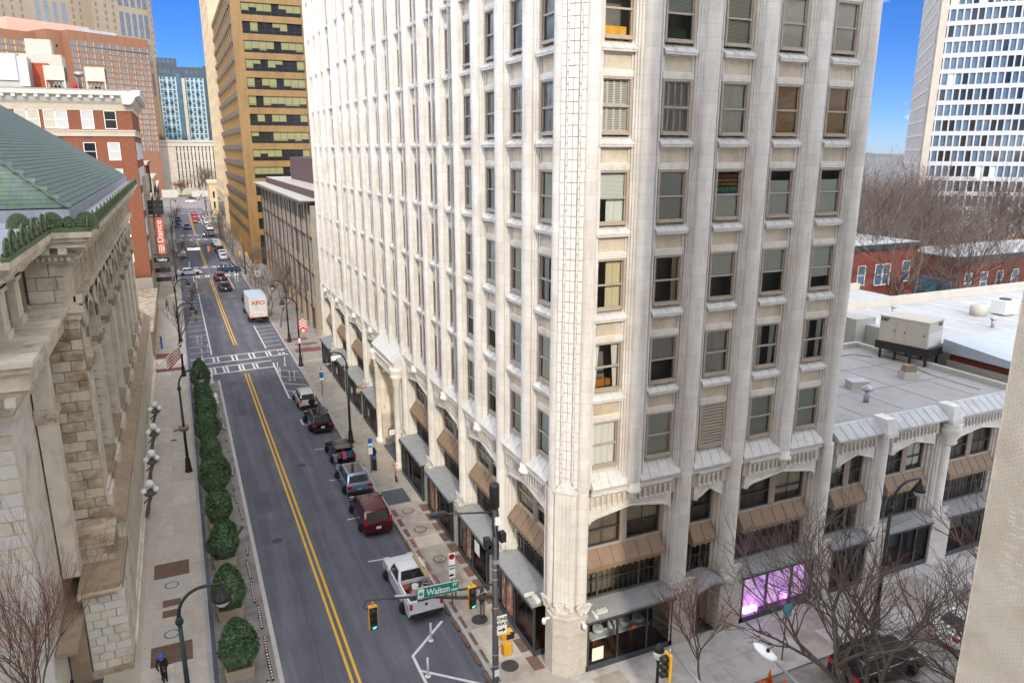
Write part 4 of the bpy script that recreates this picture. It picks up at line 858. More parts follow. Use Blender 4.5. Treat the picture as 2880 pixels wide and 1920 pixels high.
def block(parent, o, ud, w, h, d_, m, name='stone_block'):
    """one stone whose outer lower-left corner is at o; ud = 'x' (faces -Y) or 'y' (faces +X)"""
    w = round(w, 2); h = round(h, 2); k = (w, h, d_, m, ud)
    if k not in BLK:
        g = .012; c = .018; b = MB(); n = len(b.v)
        if ud == 'x': q = lambda a, y, z: (a, y, z)
        else: q = lambda a, y, z: (-y, a, z)
        O = [(g, 0+c, g), (w-g, c, g), (w-g, c, h-g), (g, c, h-g)]; I = [(g+c, 0, g+c), (w-g-c, 0, g+c), (w-g-c, 0, h-g-c), (g+c, 0, h-g-c)]; Bk = [(g, d_, g), (w-g, d_, g), (w-g, d_, h-g), (g, d_, h-g)]
        b.v += [q(*p) for p in O+I+Bk]; b.face((4, 5, 6, 7))
        for i in range(4): j = (i+1) % 4; b.face((i, j, 4+j, 4+i)); b.face((8+i, 8+j, j, i))
        BLK[k] = b.mesh('stone_block', m)
    return ob(name, BLK[k], parent, o)
def ashlar(parent, o, ud, W, z0, z1, bw, bh, mats, d_=.3):
    n = max(1, round((z1-z0)/bh)); bh = (z1-z0)/n
    for j in range(n):
        x = 0; first = True
        while x < W-.05:
            w = bw*(.5 if first and j % 2 else 1)*rnd.choice((1, 1, .85, 1.1)); first = False
            if x+w > W-.25*bw: w = W-x
            p = (o[0]+x, o[1], z0+j*bh) if ud == 'x' else (o[0], o[1]+x, z0+j*bh)
            block(parent, p, ud, w, bh, d_, rnd.choice(mats)); x += w
# stained re-entrant wall facing the camera, smooth panel above it
ashlar(ct, (-22.3, Y0, 0), 'x', 2.0, 6.45, 17.3, 1.0, .54, ['granite_stain', 'granite_stain', 'granite_stain2'])
put('belt', MB().box(-22.4, Y0-.22, 17.3, XE+.15, Y0+.3, 17.65).box(-22.4, Y0-.34, 17.65, XE+.28, Y0+.3, 17.9).box(-22.4, Y0-.15, 17.9, XE+.1, Y0+.3, 18.15), 'granite_stain2', ct)
ashlar(ct, (-22.3, Y0+.05, 0), 'x', 2.0, 18.15, 20.1, 1.0, .65, ['granite_stain2', 'granite_light', 'granite'])
put('wall_belt', MB().box(-22.4, Y0-.4, 4.9, XE+.3, Y0+.3, 5.15).box(-22.4, Y0-.25, 5.15, XE+.2, Y0+.3, 5.4), 'granite_stain', ct)
put('wall_foot', MB().box(-22.3, Y0-.1, 0, XE+.05, Y0+.3, 4.92), 'granite_stain', ct)
# projecting base
ashlar(ct, (-21.35, 9.3, 0), 'x', 1.55, .35, 4.5, .62, .46, ['granite_white', 'granite_light', 'granite_light'])
put('base_core', MB().box(-21.35, 9.5, 0, XE+.75, Y0+.3, 4.9).box(-48, 9.5, 0, -21.3, 14, 3.6), 'granite_joint', ct)
put('base_cap', MB().box(-21.5, 9.05, 4.5, -19.6, 9.6, 4.75), 'granite_stain2', ct); put('base_roof', MB().box(-21.45, 9.2, 4.752, -19.65, Y0, 5.0), 'ledge_brown', ct); ashlar(ct, (-22.1, 11.7, 0), 'x', 2.15, 5.0, 6.2, .9, .4, ['granite_stain2', 'granite_stain', 'granite']); put('step_cap', MB().box(-22.2, 11.5, 6.2, -19.85, Y0, 6.42), 'granite_stain', ct); put('step_core', MB().box(-22.1, 11.95, 4.9, -19.97, Y0, 6.2), 'granite_joint', ct); ashlar(ct, (-19.53, 9.32, 0), 'y', 4.75, .35, 4.5, .9, .46, ['granite_white', 'granite_light', 'granite']); put('base_plinth', MB().box(-21.6, 9.1, 0, -19.55, 9.35, .35), 'granite_stain', ct)
m = MB()
for k in range(9): m.lathe([(.02, 0), (.09, .03), (.10, .10), (.03, .12)], 6, (-21.25+k*.17, 9.04, 4.55))
put('carved_frieze', m, 'granite_stain', ct)
put('low_ledge', MB().box(-22.2, 6.4, 3.4, -21.35, 13.9, 3.62).box(-22.2, 9.0, 0, -21.4, 9.5, 3.4), 'ledge_brown', ct)
# near wing: pale rusticated blocks
ashlar(ct, (-24.9, 6.0, 0), 'x', 2.6, .5, 14.9, 1.3, .62, ['granite_white', 'granite_white', 'granite_light'])
ashlar(ct, (-22.28, 6.02, 0), 'y', 7.9, .5, 14.9, 1.1, .62, ['granite_white', 'granite_light'])
put('wing_cap', MB().box(-48, 5.75, 14.9, -22.05, 14, 15.15).box(-48, 5.9, 15.15, -22.15, 14, 16.5), 'granite_light', ct)
m = MB()
for x in (-24.6, -23.4): m.box(x, 5.82, 15.25, x+.9, 5.9, 16.4); 
put('panel', m, 'granite_white', ct)
pj = put('entablature', MB().box(-48, 3.75, 16.5, -21.2, 14, 16.8).box(-48, 3.5, 16.8, -20.95, 14, 17.5).box(-48, 3.3, 17.5, -20.8, 14, 17.75), 'granite', ct)
n = 7
for k in range(n): put('ledge_slab', MB().box(-22.15, 0, 0, -20.65, 10.7/n-.02, .22), 'granite_stain2' if k % 2 else 'granite_light', ct, (0, 3.15+k*10.7/n, 17.75))
put('ledge_top_rest', MB().box(-48, 3.15, 17.75, -22.17, 14, 17.95), 'granite', ct)
m = MB()
for x in (-24.2, -23.4, -22.6, -21.8): m.box(x, 3.42, 16.2, x+.35, 4.2, 16.5)
put('modillion', m, 'granite_light', ct)
for y in (10.6,): 
    put('engaged_pier', MB().box(-22.2, y, 5, -21.45, y+1.0, 16.5), 'granite_light', ct); put('pier_cap', MB().box(-22.25, y-.15, 13.4, -21.3, y+1.15, 13.8).box(-22.25, y-.08, 13.1, -21.38, y+1.08, 13.4), 'granite_stain2', ct)
# upper storey above the ledge
for k in range(3):
    y = 3.9+k*3.2
    put('upper_pier', MB().box(-22.5, y, 17.95, -22.1, y+1.1, 20.2).box(-22.55, y-.1, 17.95, -22.0, y+1.2, 18.25).box(-22.55, y-.1, 19.9, -22.0, y+1.2, 20.2), 'granite_light', ct)
    put('upper_window', MB().box(-22.42, y+1.3, 18.3, -22.38, y+2.9, 20.0), 'dark_glass', ct)
# entablature, cornice, modillions and cresting that run round the top
def run_cornice(name, segs):
    m = MB()
    for (x0, y0, x1, y1) in segs:
        for (o, z0, z1) in ((.18, 20.1, 20.45), (.30, 20.45, 20.62), (.85, 20.95, 21.25), (1.05, 21.25, 21.45), (1.22, 21.45, 21.72)): m.box(x0, y0-o, z0, x1+o, y1, z1)
        m.box(x0, y0-.12, 20.62, x1+.12, y1, 20.95)
    put(name, m, 'granite', ct)
run_cornice('cornice', [(-22.3, Y0, XE, Y1)])
put('cornice', MB().box(-48, 3.0, 20.95, -21.05, Y0-.9, 21.25).box(-48, 2.8, 21.25, -20.85, Y0-1.1, 21.45).box(-48, 2.6, 21.45, -20.75, Y0-1.25, 21.72).box(-48, 3.4, 20.1, -22.0, Y0-.3, 20.95), 'granite', ct)
md = MB().box(-.18, -.6, 0, .18, .1, .3).mesh('modillion', 'granite_light'); mdy = MB().box(-.1, -.18, 0, .6, .18, .3).mesh('modillion', 'granite_light')
for k in range(3): ob('modillion', md, ct, (-21.9+k*.72, Y0-.25, 20.64))
for k in range(54): ob('modillion', mdy, ct, (XE+.2, Y0+.3+k*1.0, 20.64))
dn = MB()
for k in range(8): dn.box(-22.2+k*.26, Y0-.42, 20.28, -22.06+k*.26, Y0-.2, 20.46)
for k in range(200): dn.box(XE+.2, Y0+k*.27, 20.28, XE+.42, Y0+.14+k*.27, 20.46)
tag(put('dentils', dn, 'granite_light', ct), kind='stuff')
m = MB()
for k in range(60): m.box(XE-.05, Y0+.5+k*.9, 18.6, XE+.06, Y0+.72+k*.9, 20.0)
m.box(XE-.1, Y0, 18.1, XE+.25, Y1, 18.45); m.box(XE-.4, Y0, 18.1, XE, Y1, 20.2)
put('frieze', m, 'granite', ct)
def palmette(big=1):
    m = MB()
    n = 9
    for k in range(n):
        a = R(-80+160*k/(n-1)); L_ = (.62 if big else .42)*(.75+.25*math.cos(a)); p = Vector((0, 0, .16))
        m.tube([p, p+Vector((math.sin(a)*L_*.6, -.04, math.cos(a)*L_*.6)), p+Vector((math.sin(a)*L_, 0, math.cos(a)*L_))], [.022, .045, .02], 4)
    arc = [Vector((math.sin(R(a))*(.70 if big else .46), 0, .16+math.cos(R(a))*(.72 if big else .5))) for a in range(-105, 106, 15)]
    m.tube(arc, .04, 5); m.exty([(q.x*.93, .16+(q.z-.16)*.93) for q in reversed(arc)], .02, .06); m.sphere((0, -.05, .2), .1, 6, 4); return m
def scroll():
    m = MB()
    for s in (-1, 1):
        pts = [Vector((s*(.28+.22*math.cos(t)*(1-t/9)), 0, .24+.2*math.sin(t)*(1-t/9))) for t in [i*.5 for i in range(14)]]
        m.tube(pts, .03, 4)
    m.box(-.55, -.06, 0, .55, .06, .1).box(-.55, -.05, .44, .55, .02, .48).box(-.55, .02, .08, .55, .05, .46); return m
PAL, PAL2, SCR = palmette().mesh('palmette', 'copper_green'), palmette(0).mesh('palmette', 'copper_green'), scroll().mesh('scroll', 'copper_green')
cr_ = put('cresting_base', MB().box(-22.1, Y0-1.22, 21.72, XE+1.22, Y0-.95, 21.86).box(XE+.95, Y0-.95, 21.72, XE+1.22, Y1+1, 21.86).box(-21.0, 2.6, 21.72, -20.74, Y0-1.25, 21.86), 'copper_green', ct)
for k, x in enumerate((-22.0, -21.35, -20.65, -19.95, -19.25)): ob('palmette', PAL if k % 2 == 0 else PAL2, ct, (x, Y0-1.15, 21.84), scale=(.72, 1, .95)); 
for k in range(4): ob('scroll', SCR, ct, (-21.67+k*.7, Y0-1.13, 21.84), scale=(.62, 1, 1.15))
for k in range(44):
    y = Y0-.9+k*1.27; ob('palmette', PAL if k % 2 == 0 else PAL2, ct, (XE+1.12, y, 21.84), R(90), scale=(.72, .7, .8))
    ob('scroll', SCR, ct, (XE+1.1, y+.63, 21.84), R(90), scale=(.62, .7, .95))
for k in range(9): y = 3.2+k*1.2; ob('palmette', PAL if k % 2 else PAL2, ct, (-20.86, y, 21.84), R(90)); ob('scroll', SCR, ct, (-20.88, y+.6, 21.84), R(90), scale=.7)
put('gutter', MB().box(-48, Y0-1.0, 21.70, XE+1.0, Y1+.5, 22.0), 'gutter', ct)
put('gutter', MB().box(-48, 2.9, 21.70, -21.0, Y0-1.0, 21.98), 'gutter', ct)
# slate hip roof: courses of real slates
EX, EY0, EY1, EZ, SL = -20.3, 16.2, 71.0, 22.62, .74
rise = 13.0
rf = put('roof', MB().quad((EX, EY0, EZ-.03), (EX, EY1, EZ-.03), (EX-rise, EY1-rise, EZ+rise*SL-.03), (EX-rise, EY0+rise, EZ+rise*SL-.03)).quad((EX-2*rise, EY0, EZ-.03), (EX, EY0, EZ-.03), (EX-rise, EY0+rise, EZ+rise*SL-.03)), 'slate', ct)
put('eave_board', MB().box(EX-.2, EY0-.05, EZ-.65, EX+.06, EY1, EZ-.02).box(-48, EY0-.06, EZ-.65, EX, EY0+.1, EZ-.02), 'gutter', ct)
ca = math.cos(math.atan(SL)); cs_ = .34; nrow = int(rise/ca/cs_)
def slate_tile(w, m): return MB().box(-w/2+.004, 0, 0, w/2-.004, cs_*1.12, .028).mesh('slate', m)
tw = .56; tA = [slate_tile(tw, 'slate'), slate_tile(tw, 'slate_green')]
rest_a, rest_b = MB(), MB(); pick = 0
sl_ang = math.atan(SL)
def add_slate(mb, c, ux, uy, w):
    nrm = ux.cross(uy); b = len(mb.v); t = .030
    for q in (0, t):
        for a, d_ in ((-w/2, 0), (w/2, 0), (w/2, cs_*1.1), (-w/2, cs_*1.1)): mb.v.append(tuple(c+ux*a+uy*d_+nrm*(q+(.022 if d_ == 0 else 0))))
    for q in ((4, 5, 6, 7), (0, 1, 5, 4), (1, 2, 6, 5), (3, 0, 4, 7)): mb.face(tuple(b+i for i in q))
for j in range(nrow):
    s = j*cs_*ca                                         # horizontal run from the eave
    # street-facing slope
    ux, uy = Vector((0, 1, 0)), Vector((-ca, 0, ca*SL)); y0, y1 = EY0+s, EY1-s; k = 0; y = y0+.1+(tw/2 if j % 2 else 0)
    while y+tw/2 < y1:
        c = Vector((EX-s, y, EZ+s*SL)); add_slate(rest_a, c, ux, uy, tw*.985); y += tw
    ux, uy = Vector((1, 0, 0)), Vector((0, ca, ca*SL)); x1, x0 = EX-s, max(EX-9, EX-2*rise+s); x = x1-.1-(tw/2 if j % 2 else 0)
    while x-tw/2 > x0:
        c = Vector((x, EY0+s, EZ+s*SL))
        if pick < 300 and j < 24:
            pick += 1; o = ob('slate', tA[1] if rnd.random() < .75 else tA[0], ct, c+Vector((0, -.012, .035)), rot=(sl_ang-.05, 0, 0))
        else: add_slate(rest_b, c, ux, uy, tw*.985)
        x -= tw
tag(put('slate_courses', rest_a, 'slate', ct), kind='stuff'); tag(put('slate_courses', rest_b, 'slate_green', ct), kind='stuff')
hp = MB()
for k in range(26):
    a = Vector((EX-k*.42, EY0+k*.42, EZ+k*.42*SL+.03)); b = a+Vector((-.5, .5, .5*SL)); n1 = Vector((.12, .12, -.05))
    hp.quad(a-n1+Vector((0, 0, .0)), a+Vector((0, 0, .07)), b+Vector((0, 0, .09)), b-n1*1.0); hp.quad(a+Vector((0, 0, .07)), a+Vector((.14, .14, -.03)), b+Vector((.14, .14, -.03)), b+Vector((0, 0, .09)))
put('hip_tiles', hp, 'slate', ct)
# ---- street facade: rusticated base, arched windows between ashlar piers
put('base_wall', MB().box(-21.5, Y0, 0, -19.75, Y1, 6.0), 'granite', ct)
bb = MB()
for z in range(8):
    for k in range(46): y = Y0+k*1.2+(.6 if z % 2 else 0); bb.box(-19.8, y+.015, .6+z*.62, -19.66, min(y+1.185, Y1), 1.2+z*.62)
tag(put('base_courses', bb, 'granite_light', ct), kind='stuff')
put('base_ledge', MB().box(-21.5, Y0-.3, 6.0, -19.45, Y1, 6.2).exty([(-21, 6.2), (-19.5, 6.2), (-20.2, 6.7), (-21, 6.7)], Y0-.2, Y1), 'ledge_brown', ct)
put('plinth', MB().box(-19.8, Y0-3, 0, -19.42, Y1, .55).box(-19.8, Y0, .55, -19.55, Y1, .8), 'granite_light', ct)
ash = MB(); NB = 9; P = 6.05; yb = 15.9
for k in range(NB):
    y = yb+k*P
    if y > Y1-1: break
    for j in range(13):
        z = 7.6+j*.52
        for q in (0, 1): ash.box(XE-.3, y-.9+q*.9+.02, z+.025, XE, y+q*.9-.02, z+.495)
    put('pier_base', MB().box(XE-.3, y-1.05, 6.6, XE+.25, y+1.05, 7.3).box(XE-.3, y-1.0, 7.3, XE+.12, y+1.0, 7.6), 'granite_light', ct)
    put('pier_capital', MB().box(XE-.3, y-1.0, 14.36, XE+.12, y+1.0, 14.55).box(XE-.3, y-1.1, 14.55, XE+.25, y+1.1, 14.85), 'ledge_brown', ct)
    mdl = MB(); mdl.lathe([(.62, -.02), (.62, .16), (.5, .18), (.46, .08), (.1, .1)], 14, (XE, y, 17.1), axis='x'); put('medallion', mdl, 'granite', ct)
    cn_ = MB(); cn_.box(XE-.1, y-.22, 14.85, XE+.22, y+.22, 15.3).box(XE-.1, y-.16, 15.3, XE+.15, y+.16, 15.9); put('carved_corbel', cn_, 'granite_stain2', ct)
    if y+P > Y1: break
    # arch between this pier and the next
    c = y+P/2; hw = P/2-1.0; zsp = 14.85; a_ = MB(); n = 12
    pts = [(c-hw*math.cos(math.pi*i/n), zsp+hw*math.sin(math.pi*i/n)*1.25) for i in range(n+1)]
    for (ya, za), (yb_, zb) in zip(pts, pts[1:]):
        a_.quad((XE-.05, ya, za), (XE-.05, yb_, zb), (XE-.05, yb_, 18.1), (XE-.05, ya, 18.1)); a_.quad((XE-.05, ya, za), (XE-1.1, ya, za), (XE-1.1, yb_, zb), (XE-.05, yb_, zb))
        a_.quad((XE+.1, ya, za), (XE+.1, yb_, zb), (XE+.1, c+(yb_-c)*1.16, zsp+(zb-zsp)*1.16), (XE+.1, c+(ya-c)*1.16, zsp+(za-zsp)*1.16)); a_.quad((XE+.1, ya, za), (XE-.05, ya, za), (XE-.05, yb_, zb), (XE+.1, yb_, zb))
    for s in (y, y+P): a_.quad((XE-.05, s-1.0, zsp), (XE-.05, s+1.0, zsp), (XE-.05, s+1.0, 18.1), (XE-.05, s-1.0, 18.1))
    for j in range(15):
        z = 6.85+j*.533
        for s, q in ((-1, c-hw), (1, c+hw)):
            ash.box(XE-.5, min(q, q-s*.0)-.02, z+.025, XE-.02, max(q, q)+.02, z+.508)
            ash.box(XE-1.05, min(q, q-s*.22), z+.025, XE-.5, max(q, q-s*.22), z+.508)
    put('arch', a_, 'granite', ct)
    wn = put('window', MB().box(XE-.95, c-hw, 6.6, XE-.8, c-hw+.2, 18).box(XE-.95, c+hw-.2, 6.6, XE-.8, c+hw, 18).box(XE-.95, c-.1, 6.6, XE-.8, c+.1, 18).box(XE-.95, c-hw, 11.2, XE-.75, c+hw, 11.6).box(XE-.95, c-hw, 8.6, XE-.8, c+hw, 8.75), 'winframe_dark', ct)
    put('pane', MB().box(XE-.92, c-hw, 6.6, XE-.88, c+hw, 18), 'dark_glass', wn)
    bl = put('balustrade', MB().box(XE-.3, c-hw-.1, 6.6, XE+.1, c+hw+.1, 6.85).box(XE-.35, c-hw-.1, 7.75, XE+.15, c+hw+.1, 8.0), 'ledge_brown', ct)
    bs = MB()
    for q in range(11): bs.lathe([(.06, 6.85), (.11, 7.1), (.06, 7.45), (.09, 7.75)], 6, (XE-.1, c-hw+.2+q*(2*hw-.4)/10, 0))
    put('balusters', bs, 'granite_light', bl)
tag(put('pier_courses', ash, 'granite_light', ct), kind='stuff')
put('back_wall', MB().box(-22, Y0+.3, 6, XE-1.0, Y1, 18.2), 'granite_joint', ct)
# globe lamps on brackets along the base
mat('bronze', (.13, .125, .10), .6, .25, 6)
for i, (y, l) in enumerate(((25.6, 'nearest'), (31.5, 'second nearest'), (37.7, 'third nearest'), (43.9, 'farthest'))):
    t = thing('globe_lamp', 'cluster of white globe lamps on iron wall bracket, %s to the viewer' % l, 'wall lamp', (-19.42, y, 0), 0, 'globe lamp clusters on the courthouse wall')
    put('bracket', MB().tube([(0, 0, .5), (.18, 0, .9), (.3, 0, 1.5), (.5, 0, 2.0), (.5, 0, 2.2)], [.05, .16, .12, .10, .13], 7).tube([(0, 0, 1.6), (.5, 0, 2.05)], .06, 5), 'bronze', t)
    put('bowl', MB().lathe([(.05, 2.0), (.38, 2.2), (.50, 2.36), (.44, 2.42)], 10, (.5, 0, 0)), 'bronze', t); put('stems', MB().tube([(.5, 0, 2.3), (.5, 0, 2.75)], .05, 6).tube([(.5, 0, 2.35), (.85, -.28, 2.48)], .04, 5).tube([(.5, 0, 2.35), (.13, -.28, 2.45)], .04, 5), 'bronze', t)
    for dx, dy, dz, r in ((.5, .0, 3.0, .30), (.88, -.3, 2.66, .21), (.10, -.3, 2.62, .21), (.62, .42, 2.62, .21)): put('globe', MB().sphere((dx, dy, dz), r, 14, 9), 'globe', t)
# ---------------------------------------------------------------- city behind
def grid_windows(parent, me, o, ux, cols, rows, name='window', rz=None, jitter=None, skip=None):
    """copies of one window mesh on a facade: o = origin, ux = unit direction along it; cols, rows = lists of offsets"""
    ux = Vector((*ux, 0)).normalized(); rz = math.atan2(ux.y, ux.x); n = 0
    for z in rows:
        for c in cols:
            if skip and skip(c, z): continue
            p = Vector(o)+ux*c; mm = rnd.choice(me) if isinstance(me, list) else me
            ob(name, mm, parent, (p.x, p.y, z), rz); n += 1
# --- brick hotel block with white cornice, left side beyond the courthouse
mat('brick_orange', (.235, .085, .042), .85, .2, 2.5, rgb2=(.17, .06, .035), fac2=(.4, .7), sc2=(1, 1, 8), s2=2.5, bump=.15, bscale=25); mat('limestone', (.48, .41, .31), .8, .1, 1.5); mat('white_trim', (.60, .58, .52), .6, .06, 2)
mat('pane_cream', (.46, .44, .34), .3, .08, 2); mat('pane_white', (.48, .48, .46), .3, .15, 3)
bk = thing('brick_cornice_block', 'red brick block with white bracketed cornice and white sash windows beyond the courthouse', 'building', (-20.2, 106, 0))
put('wall', MB().box(-32, 0, 0, 0, 30, 32.2), 'brick_orange', bk); put('stone_base', MB().box(-32.1, -.1, 0, .1, 30.1, 5.2), 'limestone', bk)
put('low_annexe', MB().box(-14, -33, 0, .5, -.2, 3.2), 'stucco_tan', bk); put('annexe_coping', MB().box(-14, -33.2, 3.2, .7, -.2, 3.45), 'granite_stain', bk)
put('belt', MB().box(-32.15, -.2, 27.5, .2, 30, 28.4).box(-32.2, -.3, 28.2, .3, 30, 28.45).box(-32.1, -.12, 31.3, .12, 30, 32.2), 'limestone', bk)
put('cornice', MB().extx([(-.1, 32.2), (-.5, 32.6), (-.9, 33.3), (-1.5, 33.5), (-1.6, 34.1), (-1.75, 34.3), (1, 34.3), (1, 32.2)], -33, .4).exty([(.1, 32.2), (.5, 32.6), (.9, 33.3), (1.5, 33.5), (1.6, 34.1), (1.75, 34.3), (-1, 34.3), (-1, 32.2)], -1.6, 31), 'white_trim', bk)
br = MB().box(-.25, -1.35, 0, .25, -.3, .5).mesh('bracket', 'white_trim')
for k in range(14): ob('bracket', br, bk, (-.9-k*1.42, 0, 33.05))
bry = MB().box(.3, -.25, 0, 1.35, .25, .5).mesh('bracket', 'white_trim')
for k in range(20): ob('bracket', bry, bk, (0, .9+k*1.45, 33.05))
w1 = [simple_window(1.5, 2.5, 'winframe_white', p_, True, .1) for p_ in ('pane_cream', 'pane_white', 'dark_glass')]
for x, k in ((-3.0, 2), (-6.1, 1), (-9.55, 1), (-11.0, 0), (-13.2, 0), (-14.6, 0), (-17.5, 0), (-19, 1), (-22, 0), (-25, 0)): ob('window', w1[k], bk, (x, 0, 28.7))
for z in (24.0, 20.0, 16, 12, 8):
    for x in (-3.0, -6.3, -10.2, -13.8, -17.5, -21, -25): ob('window', w1[rnd.randrange(3)], bk, (x, 0, z))
    for y in (3, 6.5, 10, 13.5, 17, 21, 25): ob('window', w1[rnd.randrange(3)], bk, (0, y, z), R(90))
vm = MB().box(-.65, -.05, 0, .65, .02, .55).mesh('vent_grille', 'steel_dark')
for x in (-6.3, -10.3): ob('vent_grille', vm, bk, (x, 0, 27.2))
# roof plant
def cooling_unit(x, y, label):
    t = thing('cooling_unit', label, 'cooling unit', (x, y, 34.3)); put('casing', MB().box(-1.35, -1, 1.35, 1.35, 2, 3.4), 'gen_beige', t); put('side_louvre', MB().box(1.351, -.9, 1.45, 1.40, 1.9, 3.3), 'steel_dark', t)
    for sx in (-1.25, 1.25):
        for sy in (-.9, 1.9): put('leg', MB().box(sx-.08, sy-.08, 0, sx+.08, sy+.08, 1.35), 'gen_beige', t)
    put('base_rail', MB().box(-1.4, -1.05, .0, 1.4, 2.05, .14), 'gen_beige', t)
    for k in range(4): put('pipe', MB().tube([(-.9+k*.5, .2, .1), (-.9+k*.5, .2, .9), (-.9+k*.5, .8, 1.3)], .07, 6), 'galv', t)
    put('pump', MB().box(-.5, .6, .1, .4, 1.3, .7), 'sign_black', t)
cooling_unit(-30.0, 108.5, 'beige rooftop cooling unit left of the red tank on brick block'); cooling_unit(-24.6, 108.5, 'beige rooftop cooling unit nearest the street corner of brick block')
tag(put('red_tank', MB().lathe([(.3, 0), (.3, .9), (.2, 1.1), (.05, 1.2)], 10), 'sign_red', None, (-27.5, 108, 34.3)), 'small red tank between the two beige cooling units', 'tank')
mat('duct_wrap', (.50, .49, .47), .5, .2, 1.5, bump=.6, bscale=3); mat('orange_paint', (.42, .085, .03), .7, .1, 1)
t = thing('duct_housing', 'large white wrapped duct housing on the brick block roof at left edge', 'duct', (-38, 110, 34.3)); put('wrapped_duct', MB().box(-8, -1.5, 1.2, 3.2, 3, 5.0), 'duct_wrap', t); put('steel_end', MB().box(3.25, -1.3, .4, 4.6, 2.8, 4.6), 'galv', t); put('base', MB().box(-8, -1.2, 0, 3.6, 2.8, 1.2), 'concrete_light', t)
tag(put('stair_tower', MB().box(0, 0, 0, 2.2, 4, 4.1).box(-.1, -.1, 3.9, 2.3, 4.1, 4.2), 'orange_paint', None, (-33.6, 113, 34.3)), 'orange painted stair tower on the brick block roof', 'stair tower')
tag(put('roof_housing', MB().box(0, 0, 0, 6, 5, 6.2).box(1.0, 1, 6.2, 4.6, 4, 8.6).box(-1.5, .5, 0, 0, 5, 5.2), 'gen_beige', None, (-36.0, 120, 34.3)), 'beige stepped lift housing on roof behind the orange stair tower', 'lift housing')
tag(put('mushroom_vent', MB().lathe([(.22, 0), (.22, 2.0), (.3, 2.1), (.75, 2.4), (.78, 2.6), (.5, 2.9)], 10), 'galv', None, (-27.0, 110.5, 34.3)), 'mushroom shaped roof vent between the cooling units', 'vent')
# --- tan hall with banner beyond
hall = thing('tan_hall', 'tan panelled hall with vertical ribs beyond the brick block on the left', 'building'); put('wall', MB().box(-48, 137-22, 0, -20.0, 136.4, 18.0), 'limestone', hall); put('parapet', MB().box(-48, 114.8, 18, -19.6, 136.6, 21), 'limestone', hall)
for k in range(12): put('rib', MB().box(-20.0, 115+k*1.8, 0, -19.75, 115.5+k*1.8, 18), 'limestone', hall)
put('rooftop_box', MB().box(-30, 120, 21, -21, 132, 26), 'limestone', hall)
mat('banner_orange', (.55, .14, .085), .75, .06, 2)
bn = thing('dance_banner', 'tall orange banner reading Dance hung over the left pavement', 'banner', (-19.3, 113.5, 0)); put('cloth', MB().box(.25, -.03, 8.0, 1.6, .03, 14.35), 'banner_orange', bn); put('arm', MB().tube([(-.5, 0, 14.4), (1.7, 0, 14.4)], .06, 6), 'pole_black', bn); put('arm', MB().tube([(-.5, 0, 7.95), (1.7, 0, 7.95)], .06, 6), 'pole_black', bn)
text('dance', 'sign_white', bn, (.95, -.05, 11.9), (R(90), R(-90), 0), scale=(.85, .75, 1)); 
fm = MB()
for k in range(3):
    pts = [(.42+.27*k+.33*math.sin(t*3.0)*(.5+.2*k), 0, 8.25+1.4*t) for t in [i/8 for i in range(9)]]
    for (a, b) in zip(pts, pts[1:]): fm.quad((a[0], -.05, a[2]), (a[0]+.16*(1-abs(a[2]-9)/1.2), -.05, a[2]), (b[0]+.16*(1-abs(b[2]-9)/1.2), -.05, b[2]), (b[0], -.05, b[2]))
put('flame_mark', fm, 'sign_white', bn)
sb = thing('rialto_sign', 'stack of small dark signboards projecting below the orange banner', 'sign', (-19.6, 112.5, 0))
for z in (14.9, 15.7, 16.5, 6.8, 5.0, 3.4): put('signboard', MB().box(-.1, -.06, z, 2.3, .06, z+.75), 'sign_black', sb)
text('rialto', 'sign_white', sb, (1.1, -.07, 7.18), (R(90), 0, 0))
# --- left row further down the street
for i, (y0, y1, x, h, m_, l) in enumerate(((150, 170, -20.5, 15, 'limestone', 'plain limestone front behind the left street trees'), (172, 204, -21, 22, 'brick_orange', 'brown brick front behind the far left street trees'), (222, 262, -21, 17, 'concrete_warm', 'grey stone front on left beyond the second crossing'), (264, 330, -21.5, 12, 'brick_orange', 'low brick front on left before the plaza'))):
    t = thing('street_front', l, 'building', (x, y0, 0)); put('wall', MB().box(-24, 0, 0, 0, y1-y0, h), m_, t); put('cornice', MB().box(-24, -.2, h, .4, y1-y0+.2, h+.6), 'limestone', t)
    ws = simple_window(1.5, 2.2, 'winframe_dark', 'dark_glass', True, .08)
    for z in range(4, int(h)-2, 4): grid_windows(t, ws, (0, 0, 0), (0, 1), [2+k*3 for k in range(int((y1-y0-2)/3))], [z])
    put('shop_band', MB().box(0, .5, .4, .1, y1-y0-.5, 3.2), 'dark_glass', t)
# --- orange hotel slab and beige tower
def rotated(o, az): return math.pi/2-az
mat('hotel_brick', (.28, .135, .075), .85, .10, .6); mat('hotel_cream', (.58, .47, .25), .7, .1, 1); mat('hotel_pink', (.66, .38, .29), .8, .05, .5); mat('tower_beige', (.33, .27, .195), .8, .08, .4)
az = R(55); k = 1.9
hx, hy = -15.19+k*(-20.73), -28.09+k*229.06; HT = 25.54+k*29.3
ho = thing('orange_hotel', 'stepped orange brown hotel slab with rows of paired windows', 'building', (hx, hy, 0), math.pi/2-az)
put('wall', MB().box(0, 0, 0, 42, 30, HT), 'hotel_brick', ho); put('side_wall', MB().box(-7, 6, 0, .0, 34, HT), 'hotel_brick', ho); put('left_wing', MB().box(-42, 16, 0, -7, 46, HT-1), 'hotel_brick', ho)
put('penthouse', MB().box(-16, 22, HT-1, 24, 40, HT+5.5), 'hotel_pink', ho); put('plant_room', MB().box(12, 8, HT, 30, 16, HT+2.5), 'roof_metal', ho)
